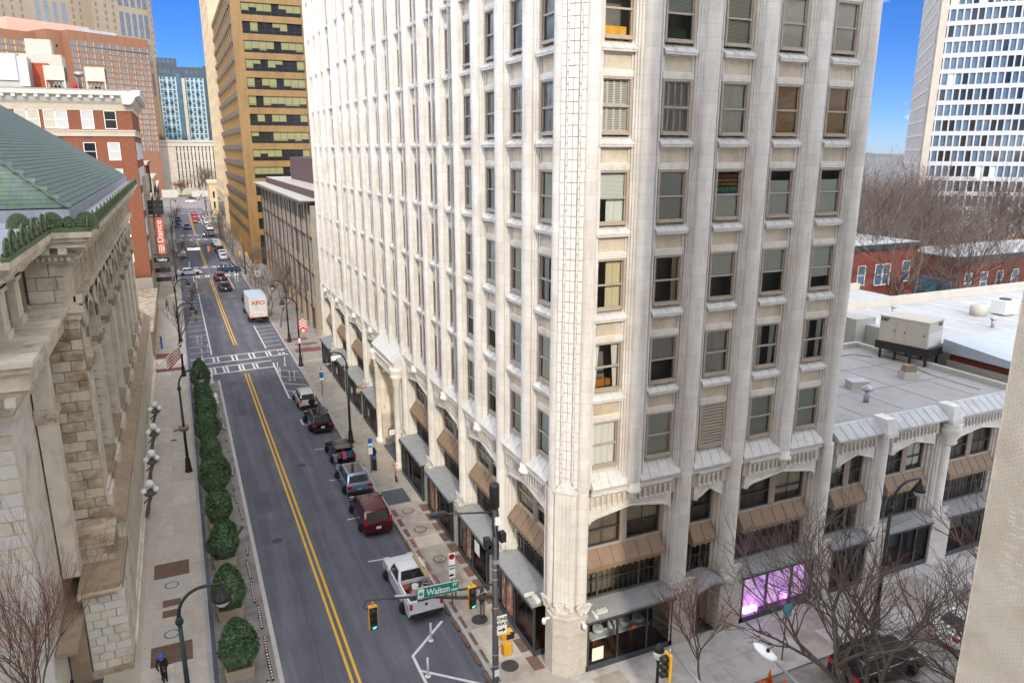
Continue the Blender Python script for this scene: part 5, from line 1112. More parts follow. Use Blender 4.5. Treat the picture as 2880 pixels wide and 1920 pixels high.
hw_ = MB(); hw_.box(-1.45, -.08, 0, -1.35, .05, 1.9).box(1.35, -.08, 0, 1.45, .05, 1.9).box(-.05, -.08, 0, .05, .05, 1.9).box(-.75, -.06, 0, -.68, .05, 1.9).box(.68, -.06, 0, .75, .05, 1.9).box(-1.45, -.1, -.1, 1.45, .05, 0); hw_.k = 1; hw_.box(-1.35, -.02, 0, 1.35, .05, 1.9); hw_.k = 2; hw_.box(1.5, -.03, 0, 2.0, .05, 1.9); hw_ = hw_.mesh('window', ['winframe', 'hotel_glass', 'hotel_cream'])
for r in range(19):
    z = HT-6.4-r*2.78
    if r > 20: break
    for c in range(10): ob('window', hw_, ho, (2.2+c*4.1, 0, z))
for r in range(4):
    for c in range(8): ob('window', hw_, ho, (-39+c*4.1, 16, HT-7.4-r*2.78))
for c in range(11): put('rib', MB().box(4.1*c-.12+.05, -.12, HT-60, 4.1*c+.12+.05, .0, HT), 'hotel_brick', ho)
put('dark_band', MB().box(.3, -.06, HT-7.3, 41.5, .02, HT-6.6), 'dark_glass', ho)
for r in range(5): ob('window', simple_window(1.2, 1.6, 'winframe', 'dark_glass', False, .1), ho, (-2.8, 6, HT-8-r*5.4))
k = 1.66; tx, ty = -15.19+k*(-20.93), -28.09+k*329.3
tw_ = thing('beige_tower', 'beige skyscraper with tall blue glass strips behind the orange hotel', 'building', (tx, ty, 0), math.pi/2-az); TT = 150
put('wall', MB().box(0, 0, 0, 37.5, 30, TT), 'tower_beige', tw_); put('wall', MB().box(-75, 6, 0, 0, 40, TT), 'tower_beige', tw_); put('corner_return', MB().box(37.5, -1.2, 0, 38.9, 20, TT), 'tower_beige', tw_)
sw = MB(); sw.box(-.8, -.3, -.2, -.45, .05, 2.3).box(.45, -.3, -.2, .8, .05, 2.3).box(-.06, -.2, 0, .06, .05, 2.2); sw.k = 1; sw.box(-.45, -.02, 0, .45, .05, 2.2); sw = sw.mesh('window', ['tower_beige', 'hotel_glass'])
strip_ = MB(); 
for q in (-.9, 0, .9): strip_.box(q-.35, -.05, 0, q+.35, .05, 14)
strip_ = strip_.mesh('glass_strip', 'blue_glass')
for z in range(58, 140, 4): ob('window', sw, tw_, (2.5, 0, z)); ob('window', sw, tw_, (8.5, 0, z)); ob('window', sw, tw_, (38.2, -1.2, z)); ob('window', sw, tw_, (13.5, 0, z))
for z in (60, 77.5, 95, 112.5): 
    for x in (18.5, 22.8, 27.1, 31.4, 35.2): ob('glass_strip', strip_, tw_, (x, 0, z))
for z in range(70, 140, 4):
    for x in (-4, -8.5, -38, -43, -48): ob('window', sw, tw_, (x, 6, z))
for z in (78, 95.5, 113): 
    for x in (-14, -19, -24, -29, -54, -59, -64, -69): ob('glass_strip', strip_, tw_, (x, 6, z))
put('low_block', MB().box(38.9, 2, 0, 46, 24, 49), 'tower_beige', tw_); 
for z in range(36, 48, 5): ob('window', sw, tw_, (41, 2, z)); ob('window', sw, tw_, (44.4, 2, z))
# --- white slit-fronted building at the end of the street
mat('slit_white', (.52, .465, .39), .75, .08, .5, joint=.2, jz=1.3)
st = thing('slit_building', 'cream block with tall dark vertical slits closing the end of the street', 'building', (-21, 450, 0)); put('wall', MB().box(0, .6, 0, 60, 40, 30.6), 'dark_glass', st)
put('blank_wall', MB().box(0, 0, 0, 8.6, 1.2, 27.5), 'slit_white', st); put('frieze', MB().box(-.2, -.2, 27.5, 60, 1.2, 30.6).box(-.5, -.7, 29.6, 60, 1.0, 30.2).box(-.4, -.5, 27.3, 60, 1.0, 27.8), 'slit_white', st); put('base', MB().box(8.6, 0, 0, 60, 1.2, 4), 'slit_white', st); put('side_wall', MB().box(-.6, .3, 0, 0, 40, 30), 'granite', st)
fin = MB().box(0, 0, 4, 1.42, .62, 27.5).mesh('fin', 'slit_white')
for c in range(24): ob('fin', fin, st, (9.2+c*1.95, 0, 0))
for c in range(24):
    for z in (9, 14, 19, 24): ob('spandrel', CACHE.setdefault('slitsp', MB().box(-.27, .25, 0, .27, .6, .35).mesh('spandrel', 'slit_white')), st, (8.9+c*1.95, 0, z))
put('ground_wall', MB().box(-1, -24, 0, 7, -23.4, 4.2).box(14, -24, 0, 40, -23.4, 3.4), 'concrete_light', st)
# --- teal and charcoal apartment block
mat('apt_pale', (.36, .50, .53), .6, .06, .3); mat('apt_dark', (.055, .075, .095), .6, .15, .4)
ap = thing('apartment_block', 'pale teal apartment block with charcoal top floors and balconies', 'building', (-17.6, 520, 0))
put('wall', MB().box(0, 1, 0, 60, 20, 77).box(0, 1, 77, 11.5, 20, 82).box(27, 1, 77, 60, 20, 78), 'apt_dark', ap); put('pale_face', MB().box(.2, 0, 0, 10.2, 1, 70.5), 'apt_pale', ap); put('pale_face', MB().box(15.8, 0, 0, 26.6, 1, 70.3), 'apt_pale', ap); put('glass_slot', MB().box(10.4, .6, 0, 13, 1, 73), 'teal_glass', ap); put('concrete_fin', MB().box(13.3, 0, 0, 15.3, 1, 70), 'concrete_light', ap)
aw_ = MB(); aw_.box(-.75, -.1, -.1, -.65, .02, 2.3).box(.65, -.1, -.1, .75, .02, 2.3).box(-.05, -.1, 0, .05, .02, 2.2); aw_.k = 1; aw_.box(-.65, -.03, 0, .65, .02, 2.2); aw_ = aw_.mesh('window', ['apt_dark', 'teal_glass'])
bal = MB().box(-.9, -1.2, -.15, .9, 0, 0).box(-.9, -1.2, 0, .9, -1.14, 1.0).mesh('balcony', 'steel_dark')
for r in range(14):
    z = 33+r*2.75
    for x in (1.4, 3.3, 6.2, 8.6, 17.0, 19.6, 22.3, 25.0):
        o = ob('window', aw_, ap, (x, 0, z))
        if x in (3.3, 6.2, 17.0, 22.3) and r % 2 == 0: ob('balcony', bal, ap, (x, 0, z-.3))
for z in (72.6, 79): 
    for x in (1.5, 4, 6.6, 9.2, 17, 20, 23): ob('window', aw_, ap, (x, 1, z)) if z < 75 or x < 10 else None
# --- gold banded office tower and cream tower on the right of the street
mat('gold_wall', (.27, .16, .055), .55, .10, .5, rgb2=(.17, .095, .03), fac2=(.45, .75), sc2=(1, 1, .2), s2=.4); mat('gold_dark', (.12, .085, .06), .6, .2, .5); mat('gold_fin', (.29, .18, .065), .6, .12, .8)
go = thing('gold_office_tower', 'gold bronze office tower with dark window bands on the right of the street', 'building', (-.5, 150, 0))
put('glass_core', MB().box(.6, .5, 0, 40, 70, 62), 'room_dark', go)
FZ = [14.2+k*3.78 for k in range(-2, 13)]           # window band tops
for i, zt in enumerate(FZ):
    zn = FZ[i+1]-2.45 if i+1 < len(FZ) else zt+2
    put('spandrel_band', MB().box(.1, 0, zt, 40, .8, zn), 'gold_wall', go)
    zb = zt-2.45
    fr = MB()
    for q in range(9): x = 2.0+q*1.54; fr.box(x-.03, .30, zb, x+.03, .36, zt)
    for q in range(14): x = 15.0+q*1.54; fr.box(x-.03, .30, zb, x+.03, .36, zt)
    fr.box(.9, .30, zb+.75, 40, .35, zb+.80)
    wb = put('window_band', fr, 'steel_dark', go)
    for q in range(8):
        x = 2.0+q*1.54; mm = CACHE.setdefault('gp', MB().quad((-.74, .33, 0), (.74, .33, 0), (.74, .33, 2.45), (-.74, .33, 2.45)).mesh('pane', 'glass')); ob('pane', mm, wb, (x+.77, 0, zb))
        if rnd.random() < (.75 if i in (3, 6, 8, 9, 10, 11, 13) else .3):
            h = rnd.choice((1.55, 1.55, .9, 1.9)); ob('blind', CACHE.setdefault(('gb', h), MB().box(-.74, .40, 2.45-h, .74, .43, 2.45).mesh('blind', 'bl_yellow')), wb, (x+.77, 0, zb))
    for q in range(8):
        x = 15.0+q*1.54; ob('pane', CACHE['gp'], wb, (x+.77, 0, zb))
        if rnd.random() < .55: ob('blind', CACHE.setdefault(('gb', 1.55), MB().box(-.74, .40, .9, .74, .43, 2.45).mesh('blind', 'bl_yellow')), wb, (x+.77, 0, zb))
for x0, x1 in ((-.0, 1.9), (14.35, 15.0), (27.5, 28.2)): put('column', MB().box(x0, -.08, 0, x1, .85, 62), 'gold_wall', go)
for i, zt in enumerate(FZ):                              # street side: deep sloped fins between bands
    put('side_band', MB().box(-.12, .8, zt, .7, 70, zt+1.15), 'gold_dark' if i < 40 else 'gold_wall', go)
    for q in range(16):
        fm_ = CACHE.setdefault('gf', MB().exty([(-.1, 0), (.62, 0), (.62, -2.63), (.35, -2.63)], -.55, .55).mesh('side_fin', 'gold_fin')); ob('side_fin', fm_, go, (0, 3.2+q*4.2, zt))
put('side_glass', MB().box(.5, .8, 0, .6, 70, 62), 'gold_glass', go)
for q in range(10): put('side_column', MB().box(-.1, 1+q*7.4, 0, .62, 2+q*7.4, 10), 'gold_wall', go)
put('corner_column', MB().box(-.15, -.05, 0, .1, 1.6, 62), 'gold_wall', go)
mat('cream_stone', (.62, .49, .31), .75, .08, .6, joint=.25, jz=1.6)
cr2 = thing('cream_street_tower', 'narrow cream stone tower front just beyond the gold tower', 'building', (-1.2, 222, 0)); put('wall', MB().box(0, 0, 12.5, 30, 42, 80), 'cream_stone', cr2); put('base', MB().box(-.3, -.3, 0, 30, 42.3, 11.8).box(-.6, -.6, 11.8, 30, 42.6, 12.8), 'cream_stone', cr2)
for q in range(6): put('tall_window', MB().box(-.34, 3+q*6.5, 1, -.25, 7.5+q*6.5, 9.5), 'gold_glass', cr2)
for q in range(5):
    for r in range(13): ob('window', simple_window(1.2, 2.4, 'cream_stone', 'dark_glass', True, .12) if (q, r) == (0, 0) else CACHE['cw'], cr2, (0, 5+q*8, 16+r*4.6), R(-90)) if not ((q, r) == (0, 0) and CACHE.update(cw=simple_window(1.2, 2.4, 'cream_stone', 'dark_glass', True, .12))) else None
pv2 = thing('cream_gate_pavilion', 'small cream pavilion with dark slot windows at the far right kerb', 'pavilion', (-2.6, 300, 0)); put('wall', MB().box(0, 0, 0, 8, 14, 13), 'cream_stone', pv2); put('cornice', MB().box(-.5, -.5, 12.2, 8, 14.5, 13.3), 'cream_stone', pv2)
for z in (2.5, 6.5): 
    for x in (1.2, 4): put('slot_window', MB().box(x, -.06, z, x+.7, .02, z+2.6), 'dark_glass', pv2)
# --- grey and buff low office with brown rods
mat('buff', (.36, .30, .225), .8, .08, .6); mat('grey_panel', (.30, .29, .26), .75, .12, .8); mat('maroon_rod', (.10, .045, .04), .6, .15, 1); mat('ph_brick', (.105, .065, .065), .85, .18, 2, joint=.35, jz=.25)
gr = thing('buff_low_office', 'four storey buff and grey office with brown vertical rods beside the truck', 'building', (1.0, 74.5, 0)); LN = 61
put('glass_core', MB().box(.55, .55, 0, 24, LN, 18.2), 'dark_glass', gr)
for z0, z1 in ((4.0, 5.3), (9.0, 10.0), (14.0, 15.8)): put('buff_band', MB().box(0, 0, z0, 24, LN, z1), 'buff', gr)
for z0, z1 in ((5.3, 9.0), (10.0, 14.0), (15.8, 18.3)):
    for q in range(21):
        y = .3+q*3.03; mm = CACHE.setdefault(('gpier', z1), MB().box(.12, -.42, z0, .62, .42, z1).mesh('pier', 'grey_panel')); ob('pier', mm, gr, (0, y, 0))
        if q < 20:
            fr = MB() if ('gwin', z1) not in CACHE else None
            if fr is not None:
                fr.box(.35, -1.05, z0, .5, -.95, z1).box(.35, .95, z0, .5, 1.05, z1).box(.38, -.05, z0, .5, .05, z1).box(.38, -1, z0+.9, .5, 1, z0+1.0)
                if z1 < 15:
                    for j in range(6): a0, a1 = math.pi*j/6, math.pi*(j+1)/6; fr.quad((.2, -1.05*math.cos(a0), z1-.55+.5*math.sin(a0)), (.2, -1.05*math.cos(a1), z1-.55+.5*math.sin(a1)), (.2, -1.25*math.cos(a1), z1-.5+.65*math.sin(a1)), (.2, -1.25*math.cos(a0), z1-.5+.65*math.sin(a0)))
                CACHE[('gwin', z1)] = fr.mesh('window', 'winframe_dark')
            ob('window', CACHE[('gwin', z1)], gr, (0, y+1.5, 0))
for q in range(12): put('rod', MB().box(-.22, 2.6+q*5.2, 1.0, -.08, 2.76+q*5.2, 18.4), 'maroon_rod', gr)
for q in range(11): put('ground_pier', MB().box(0, .2+q*6, 0, 1.0, 1.4+q*6, 4.0), 'buff', gr)
put('eave', MB().box(-1.3, -.8, 18.9, 24, LN+.5, 19.1), 'concrete_light', gr); put('roof_curb', MB().box(.8, 2, 19.1, 24, LN-3, 20.1), 'ph_brick', gr); put('roof_top', MB().box(.9, 2.1, 20.1, 24, LN-3.1, 20.2), 'concrete', gr); put('penthouse', MB().box(4.2, 8, 20.1, 24, 46, 24.2), 'ph_brick', gr)
for q in range(20): put('eave_strut', MB().box(-1.3, .5+q*3, 18.5, .6, .62+q*3, 18.9), 'grey_panel', gr)
eb = MB().box(0, 0, 0, .02, .05, .05)
put('end_wall', MB().box(.05, .02, 0, 24, .6, 18.3), 'buff', gr)
for z in (5.5, 10.2, 15.9): put('end_window', MB().box(1.2, -.06, z, 22, .02, z+2.9), 'dark_glass', gr)
# --- white office tower on the right
k = 1.15; wx, wy = -15.19+k*158.58, -28.09+k*121.87
azw = R(137); wt = thing('white_grid_tower', 'white concrete office tower with long rows of blue windows at the right', 'building', (wx, wy, 0), math.pi/2-azw)
put('glass_core', MB().box(0, .5, 0, 60, 50, 90), 'dark_glass', wt); put('shaded_side', MB().box(-1.2, 1.0, 0, 0, 50, 90), 'concrete', wt); put('corner_fin', MB().box(-.8, -.4, 0, .9, 1.0, 90), 'slit_white', wt)
mat('wt_white', (.52, .525, .535), .7, .05, .4); fhw = 3.82
wn = MB().box(-.17, -.25, 0, .17, .5, 2.72).mesh('mullion', 'wt_white')
pn = [MB().box(-.61, .22, 0, .61, .28, 2.72).mesh('pane', q) for q in ('blue_glass', 'dark_glass', 'teal_glass', 'bl_pale')]
for r in range(21):
    z = 3.4+r*fhw; zz = 25.54+(z-25.54)
    put('floor_band', MB().box(.9, -.25, z+2.72, 60, .6, z+fhw), 'wt_white', wt)
    for c in range(20):
        ob('mullion', wn, wt, (1.3+c*1.55, 0, z))
        if c < 19: ob('pane', rnd.choices(pn, (8, 5, 1.2, .5))[0], wt, (2.07+c*1.55, 0, z))
    put('side_joint', MB().box(-1.3, 1.1, z+2.7, -1.15, 50, z+3.3), 'wt_white', wt)
t = thing('grey_backdrop_block', 'low grey stone block behind the bare trees left of white tower', 'building'); put('wall', MB().box(95, 150, 0, 150, 175, 27), 'concrete_warm', t); put('roof', MB().box(94.5, 149.5, 27, 150.5, 175, 27.6), 'concrete_light', t)
hm = MB(); N = 40
for i in range(N):
    a0, a1 = R(-30+130*i/N), R(-30+130*(i+1)/N); D_ = 2600; h0 = 30+25*math.sin(i*.7)+15*math.sin(i*1.9); h1 = 30+25*math.sin((i+1)*.7)+15*math.sin((i+1)*1.9)
    hm.quad((D_*math.sin(a0), D_*math.cos(a0), -2), (D_*math.sin(a1), D_*math.cos(a1), -2), ((D_+500)*math.sin(a1), (D_+500)*math.cos(a1), h1), ((D_+500)*math.sin(a0), (D_+500)*math.cos(a0), h0))
mat('hills', (.10, .11, .10), .95, .2, .01); struct('hills', hm, 'hills')
# ---------------------------------------------------------------- vehicles
def wheel_meshes(r=.36, w=.24):
    t = MB(); t.lathe([(r*.62, -w/2), (r*.93, -w/2), (r, -w*.32), (r, w*.32), (r*.93, w/2), (r*.62, w/2)], 18, axis='y')
    h = MB(); h.lathe([(.04, -w*.30), (r*.60, -w*.34), (r*.63, -w*.46), (r*.63, w*.46), (r*.60, w*.34), (.04, w*.30)], 14, axis='y')
    for k in range(5):
        a = 2*math.pi*k/5; c, s = math.cos(a)*r*.35, math.sin(a)*r*.35; h.obox((c, 0, s), (1, 0, 0), .05, w*.42, .05)
    return t.mesh('tyre', 'rubber'), h.mesh('rim', 'rim')
WH = {r: wheel_meshes(r) for r in (.34, .38, .48)}
SPEC = dict(  # length, half width, belt, roof height, hood height, greenhouse x positions (front base, front top, rear top, rear base) from the front, wheel radius, axle positions
    sedan=(4.8, .91, .92, 1.46, .84, (1.35, 2.05, 3.55, 4.30), .34, (.92, 3.78), .98),
    suv=(4.7, .95, 1.06, 1.70, 1.00, (1.20, 1.80, 4.20, 4.58), .38, (.92, 3.75), 1.06),
    hatch=(4.2, .89, .94, 1.50, .88, (1.10, 1.85, 3.65, 4.10), .34, (.85, 3.40), .94),
    minivan=(5.0, .99, 1.05, 1.76, .98, (.95, 1.75, 4.50, 4.90), .36 and .34, (.95, 3.95), 1.05),
    crv=(4.5, .88, 1.02, 1.68, 1.0, (1.18, 1.75, 4.02, 4.42), .34, (.88, 3.5), 1.02),
    pickup=(5.9, 1.0, 1.18, 1.95, 1.14, (1.55, 2.25, 3.25, 3.55), .48 and .38, (1.0, 4.65), 1.18))
def car(name, label, kind, paint_, x, y, rz, cat='car', group='vehicles on the street', lit=False, plate='plate_white', tail='tail_red', roof=None, detail=True, parent=None):
    """origin at ground under the middle of the rear bumper; +Y of the local frame points to the front"""
    Ln, hw, belt, rf, hood, (g0, g1, g2, g3), wr, (a0, a1), trunk = SPEC[kind]
    t = thing(name, label, cat, (x, y, 0), rz, group)
    F = lambda s: Ln-s                                   # distance from front -> local y
    cl_ = wr*.62; sill = .30 if kind != 'pickup' else .42
    def arch(ax):
        R_ = wr+.07; return [(F(ax)+R_*math.cos(q), wr*.95+R_*math.sin(q)*1.0) for q in [math.pi*i/8 for i in range(9)]]
    def outline(ins=0.0):
        up_ = [(0+ins, sill+.12), (0+ins*.6, belt*.62), (.06+ins, trunk-.06-ins*.5), (.16+ins, trunk-ins*.4)]
        if kind == 'pickup': top = [(F(g3)-.02, belt-ins*.4), (F(g0), hood+.04-ins*.4)]
        else: top = [(F(g3), belt-ins*.4), (F(g0), hood+.05-ins*.4)]
        nose = [(F(.45), hood-.03-ins*.4), (F(.10)-ins, hood-.14-ins*.4), (F(.0)-ins, hood*.68), (F(.03)-ins, sill+.08)]
        bot = [(F(.22), sill)]
        bot += [(F(a0)+wr+.1, sill-.02)]+arch(a0)+[(F(a0)-wr-.1, sill-.02)]+[(F(a1)+wr+.1, sill-.02)]+arch(a1)+[(F(a1)-wr-.1, sill)]+[(.15, sill)]
        return up_+top+nose+bot
    b = MB(); rings = []
    for xx, ins in ((-hw, .05), (-hw+.05, .012), (-hw+.14, 0), (hw-.14, 0), (hw-.05, .012), (hw, .05)):
        pr = outline(ins); n = len(b.v); b.v += [(xx, q[0], q[1]) for q in pr]; rings.append((n, len(pr)))
    for (n0, m), (n1, _) in zip(rings, rings[1:]):
        for i in range(m): j = (i+1) % m; b.face((n0+i, n0+j, n1+j, n1+i))
    b.face(tuple(rings[0][0]+i for i in range(rings[0][1]))); b.face(tuple(rings[-1][0]+rings[-1][1]-1-i for i in range(rings[-1][1])))
    # greenhouse
    bw = hw-.05; tw = hw-.20 if kind != 'minivan' else hw-.17; gb = belt-.03
    P0 = [(-bw, F(g3), gb), (bw, F(g3), gb), (bw, F(g0), gb), (-bw, F(g0), gb)]; P1 = [(-tw, F(g2), rf-.05), (tw, F(g2), rf-.05), (tw, F(g1), rf-.05), (-tw, F(g1), rf-.05)]; P2 = [(-tw+.10, F(g2)+.12, rf), (tw-.10, F(g2)+.12, rf), (tw-.10, F(g1)-.16, rf), (-tw+.10, F(g1)-.16, rf)]
    n = len(b.v); b.v += P0+P1+P2
    for s in (0, 4):
        for i in range(4): j = (i+1) % 4; b.face((n+s+i, n+s+j, n+s+4+j, n+s+4+i))
    b.face((n+8, n+9, n+10, n+11))
    if kind == 'pickup':                                  # open bed walls
        y1 = F(g3)-.05; 
    body = put('body', b, paint_, t)
    bv = body.modifiers.new('soft_edges', 'BEVEL'); bv.width = .055; bv.segments = 3; bv.limit_method = 'ANGLE'; bv.angle_limit = R(24)
    body.data.polygons.foreach_set('use_smooth', [True]*len(body.data.polygons)); body.data.set_sharp_from_angle(angle=R(50))
    V = [Vector(p) for p in P0+P1]
    def glass(nm, q, ia=.06, ib=.06, split=1):
        A, B_, C_, D_ = q; nrm = (B_-A).cross(D_-A).normalized()
        for s in range(split):
            s0 = ia+(1-2*ia)*s/split+(.02 if s else 0); s1 = ia+(1-2*ia)*(s+1)/split-(.02 if s < split-1 else 0)
            pt = lambda u, v: A+(B_-A)*u*(1-v)+(D_-A)*v+(C_-D_)*u*v+nrm*.012
            m = MB(); m.quad(pt(s0, ib*1.6), pt(s1, ib*1.6), pt(s1, 1-ib), pt(s0, 1-ib)); put(nm, m, 'car_glass', t)
    glass('rear_window', (V[0], V[1], V[5], V[4]), .08, .10); glass('windscreen', (V[2], V[3], V[7], V[6]), .07, .06)
    ns = 3 if kind in ('suv', 'minivan', 'crv') else (2 if kind != 'pickup' else 1)
    glass('side_window', (V[1], V[2], V[6], V[5]), .07, .08, ns); glass('side_window', (V[3], V[0], V[4], V[7]), .07, .08, ns)
    if roof: put('roof_panel', MB().box(-tw+.2, F(g2)+.3, rf+.001, tw-.2, F(g1)-.35, rf+.012), roof, t)
    ty_, ri_ = WH[wr if wr in WH else .34]
    for s in (-1, 1):
        for ax in (a0, a1):
            w = ob('wheel', ty_, t, (s*(hw-.13), F(ax), wr)); ob('rim', ri_, w)
    # lights, bumpers, plate, mirrors
    if kind in ('suv', 'hatch', 'sedan', 'minivan', 'pickup', 'crv'):
        lz = trunk-.30 if kind != 'pickup' else .95; lh = .20 if kind != 'pickup' else .34; lw = .34 if kind not in ('pickup', 'crv', 'minivan') else .17
        if kind in ('crv', 'minivan'): lz = belt-.12; lh = .45
        for s in (-1, 1):
            put('tail_light', MB().box(min(s*(hw-.03), s*(hw-.03-lw)), -.02, lz, max(s*(hw-.03), s*(hw-.03-lw)), .10, lz+lh), 'tail_lit' if lit else tail, t)
            put('headlight', MB().box(min(s*(hw-.06), s*(hw-.42)), F(.16), hood-.30, max(s*(hw-.06), s*(hw-.42)), F(-.012), hood-.15), 'head_glass', t)
    put('rear_bumper', MB().box(-hw+.05, -.06, sill+.02, hw-.05, .16, sill+.24), 'plastic_black' if kind in ('suv', 'crv', 'pickup') else paint_, t)
    put('front_bumper', MB().box(-hw+.06, F(.14), sill+.0, hw-.06, F(-.05), sill+.22), 'plastic_black' if kind != 'sedan' else paint_, t); put('grille', MB().box(-.45, F(.08), hood-.36, .45, F(-.02), hood-.18), 'plastic_black', t)
    put('licence_plate', MB().box(-.16, -.075, sill+.30, .16, -.02, sill+.46), plate, t)
    for s in (-1, 1): put('mirror', MB().box(min(s*(hw-.04), s*(hw+.18)), F(g0)-.42, belt+.02, max(s*(hw-.04), s*(hw+.18)), F(g0)-.30, belt+.17), paint_, t)
    if detail and kind in ('suv', 'minivan', 'crv'):
        for s in (-1, 1): put('roof_rail', MB().tube([(s*(tw-.06), F(g2)+.25, rf+.05), (s*(tw-.06), F(g1)-.4, rf+.05)], .022, 5), 'galv' if kind != 'minivan' else 'plastic_black', t)
    for s in (-1, 1):
        for yy in ([F(g0)-.15, (F(g0)+F(g3))/2, F(g3)+.2] if kind != 'pickup' else [F(g0)-.1, F(g3)+.05]): put('door_gap', MB().box(s*hw-.004, yy-.008, sill+.1, s*hw+.004, yy+.008, belt-.05), 'plastic_black', t)
        put('door_handle', MB().box(s*hw-.02, (F(g0)+F(g3))/2+.1, belt-.2, s*hw+.02, (F(g0)+F(g3))/2+.28, belt-.16), 'chrome', t)
    return t
VG = 'vehicles parked along the right kerb'
# near parked row
pk = car('pickup_truck', 'white pickup truck with tools and a ladder in its bed beside the street sign', 'pickup', 'p_white', -4.78, 6.9, 0, 'pickup', VG)
bed = MB(); y0, y1 = .14, 5.9-3.62; bed.box(-.86, y0, 1.181, .86, y1, 1.19); put('bed_floor', bed, 'steel_dark', pk)
for s in (-1, 1): put('bed_rail', MB().box(min(s*.86, s*.97), y0, 1.18, max(s*.86, s*.97), y1, 1.40), 'p_white', pk)
put('tailgate', MB().box(-.95, .02, .80, .95, .14, 1.40), 'p_white', pk); put('bed_front', MB().box(-.86, y1-.04, 1.18, .86, y1+.02, 1.40), 'p_white', pk); put('tailgate_badge', MB().lathe([(.09, 0), (.09, .01)], 10, (0, .005, 1.12), axis='y', sx=1), 'plastic_black', pk)
put('tailgate_top', MB().box(-.5, .0, 1.37, .5, .10, 1.425), 'plastic_black', pk)
mat('bucket_white', (.7, .68, .62), .5, .1, 5); mat('tool_red', (.38, .05, .04), .5, .15, 5); mat('tool_blue', (.05, .13, .35), .5, .1, 5); mat('tool_orange', (.5, .17, .03), .6, .1, 5); mat('tool_pink', (.55, .16, .19), .6, .1, 4); mat('wood_plank', (.42, .30, .12), .8, .15, 4)
for i, (dx, dy, m_, r, h, l) in enumerate(((-.25, 1.3, 'bucket_white', .2, .42, 'white bucket in the pickup bed'), (-.68, 1.55, 'tool_red', .16, .34, 'red can at the left of the pickup bed'), (.1, .45, 'tool_blue', .15, .34, 'blue bucket near the tailgate of the pickup'), (-.45, .85, 'tool_pink', .19, .3, 'pink bag lying in the pickup bed'), (.55, .5, 'tool_orange', .17, .3, 'orange tool bag by the tailgate of the pickup'), (-.2, .45, 'wood_plank', .16, .2, 'coil of tan rope in the pickup bed'))):
    tag(put('bucket', MB().lathe([(r*.82, 0), (r, h), (r*.9, h), (r*.75, .03)], 12), m_, None, (-4.78+dx, 6.9+dy, 1.20)), l, 'bucket')
def ladder(label, m_, a, b, w, rungs):
    t = thing('ladder', label, 'ladder'); a, b = Vector(a), Vector(b); d = (b-a).normalized(); s = d.cross(Vector((0, 0, 1))).normalized()*w/2
    for q in (-1, 1): put('rail', MB().tube([a+s*q, b+s*q], .035, 4), m_, t)
    for k in range(rungs): p = a+(b-a)*((k+.5)/rungs); put('rung', MB().tube([p-s, p+s], .02, 4), m_, t)
mat('ladder_red', (.42, .20, .16), .6, .12, 4)
ladder('long pale red ladder leaning over the pickup cab and bed', 'ladder_red', (-4.05, 7.2, 1.72), (-4.05, 12.7, 2.05), .42, 17); ladder('short aluminium stepladder lying in the pickup bed', 'galv', (-4.9, 7.4, 1.5), (-4.2, 8.5, 1.62), .3, 5)
tag(put('plank', MB().box(-.09, 0, 0, .09, 2.6, .1), 'wood_plank', None, (-4.35, 8.0, 1.98)), 'yellowish wooden plank resting on the long ladder', 'plank')
car('minivan', 'dark maroon minivan parked behind the white pickup', 'minivan', 'p_maroon', -4.87, 17.3, 0, 'minivan', VG)
car('silver_suv', 'silver blue suv with glass sunroof parked ahead of the maroon minivan', 'suv', 'p_silver', -4.72, 23.7, 0, 'suv', VG, plate='plate_teal', roof='car_glass')
ht = car('black_hatchback', 'black hatchback with its tailgate raised and two people behind it', 'hatch', 'p_black', -4.55, 30.0, 0, 'car', VG)
put('raised_tailgate', MB().extx([(0, 1.46), (.75, 1.52), (.75, 1.46), (-.35, 1.72), (-.40, 1.66)], -.72, .72).box(-.7, -.62, 1.72, .7, .3, 1.78), 'p_black', ht); put('boot_interior', MB().box(-.66, -.02, .68, .66, .03, 1.25), 'room', ht)
tag(put('luggage', MB().box(-.25, -.1, 0, .25, .22, .35), 'tool_blue', None, (-4.15, 29.95, .92)), 'blue and white bags in the open boot of the hatchback', 'luggage')
car('black_jeep', 'black suv with chrome trim parked in front of the open hatchback', 'suv', 'p_black', -4.92, 37.9, R(1), 'suv', VG, roof='car_glass')
cv = car('white_crv', 'white suv with spare wheel on its back door, at the head of the parked row', 'crv', 'p_offwhite', -5.05, 45.0, R(1), 'suv', VG)
sp = ob('spare_wheel', WH[.34][0], cv, (.28, -.14, .92)); ob('rim', WH[.34][1], sp)
# box truck
bt = thing('box_truck', 'white box truck with red lettering on its rear door stopped at right kerb', 'truck', (-5.55, 87.3, 0), R(1), 'vehicles stopped at the right kerb')
mat('truck_box', (.62, .60, .56), .5, .1, .8, rgb2=(.42, .39, .35), fac2=(.5, .8), s2=.9); mat('truck_roof', (.48, .55, .62), .45, .08, 1)
put('cargo_box', MB().box(-1.27, 0, 1.05, 1.27, 7.2, 4.0), 'truck_box', bt); put('box_roof', MB().box(-1.28, -.02, 4.0, 1.28, 7.22, 4.03), 'truck_roof', bt); rd = put('rear_door', MB().box(-1.12, -.03, 1.25, 1.12, 0, 3.85), 'truck_box', bt)
for z in (1.7, 2.2, 2.7, 3.2): put('door_seam', MB().box(-1.1, -.036, z, 1.1, -.03, z+.015), 'bl_grey', rd)
text('xpo', 'sign_red', bt, (.0, -.05, 3.2), (R(90), 0, 0), scale=(.98, .86, 1))
for s in (-1, 1): put('tail_light', MB().box(s*1.02-.12, -.08, 1.08, s*1.02+.12, -.02, 1.36), 'tail_lit', bt)
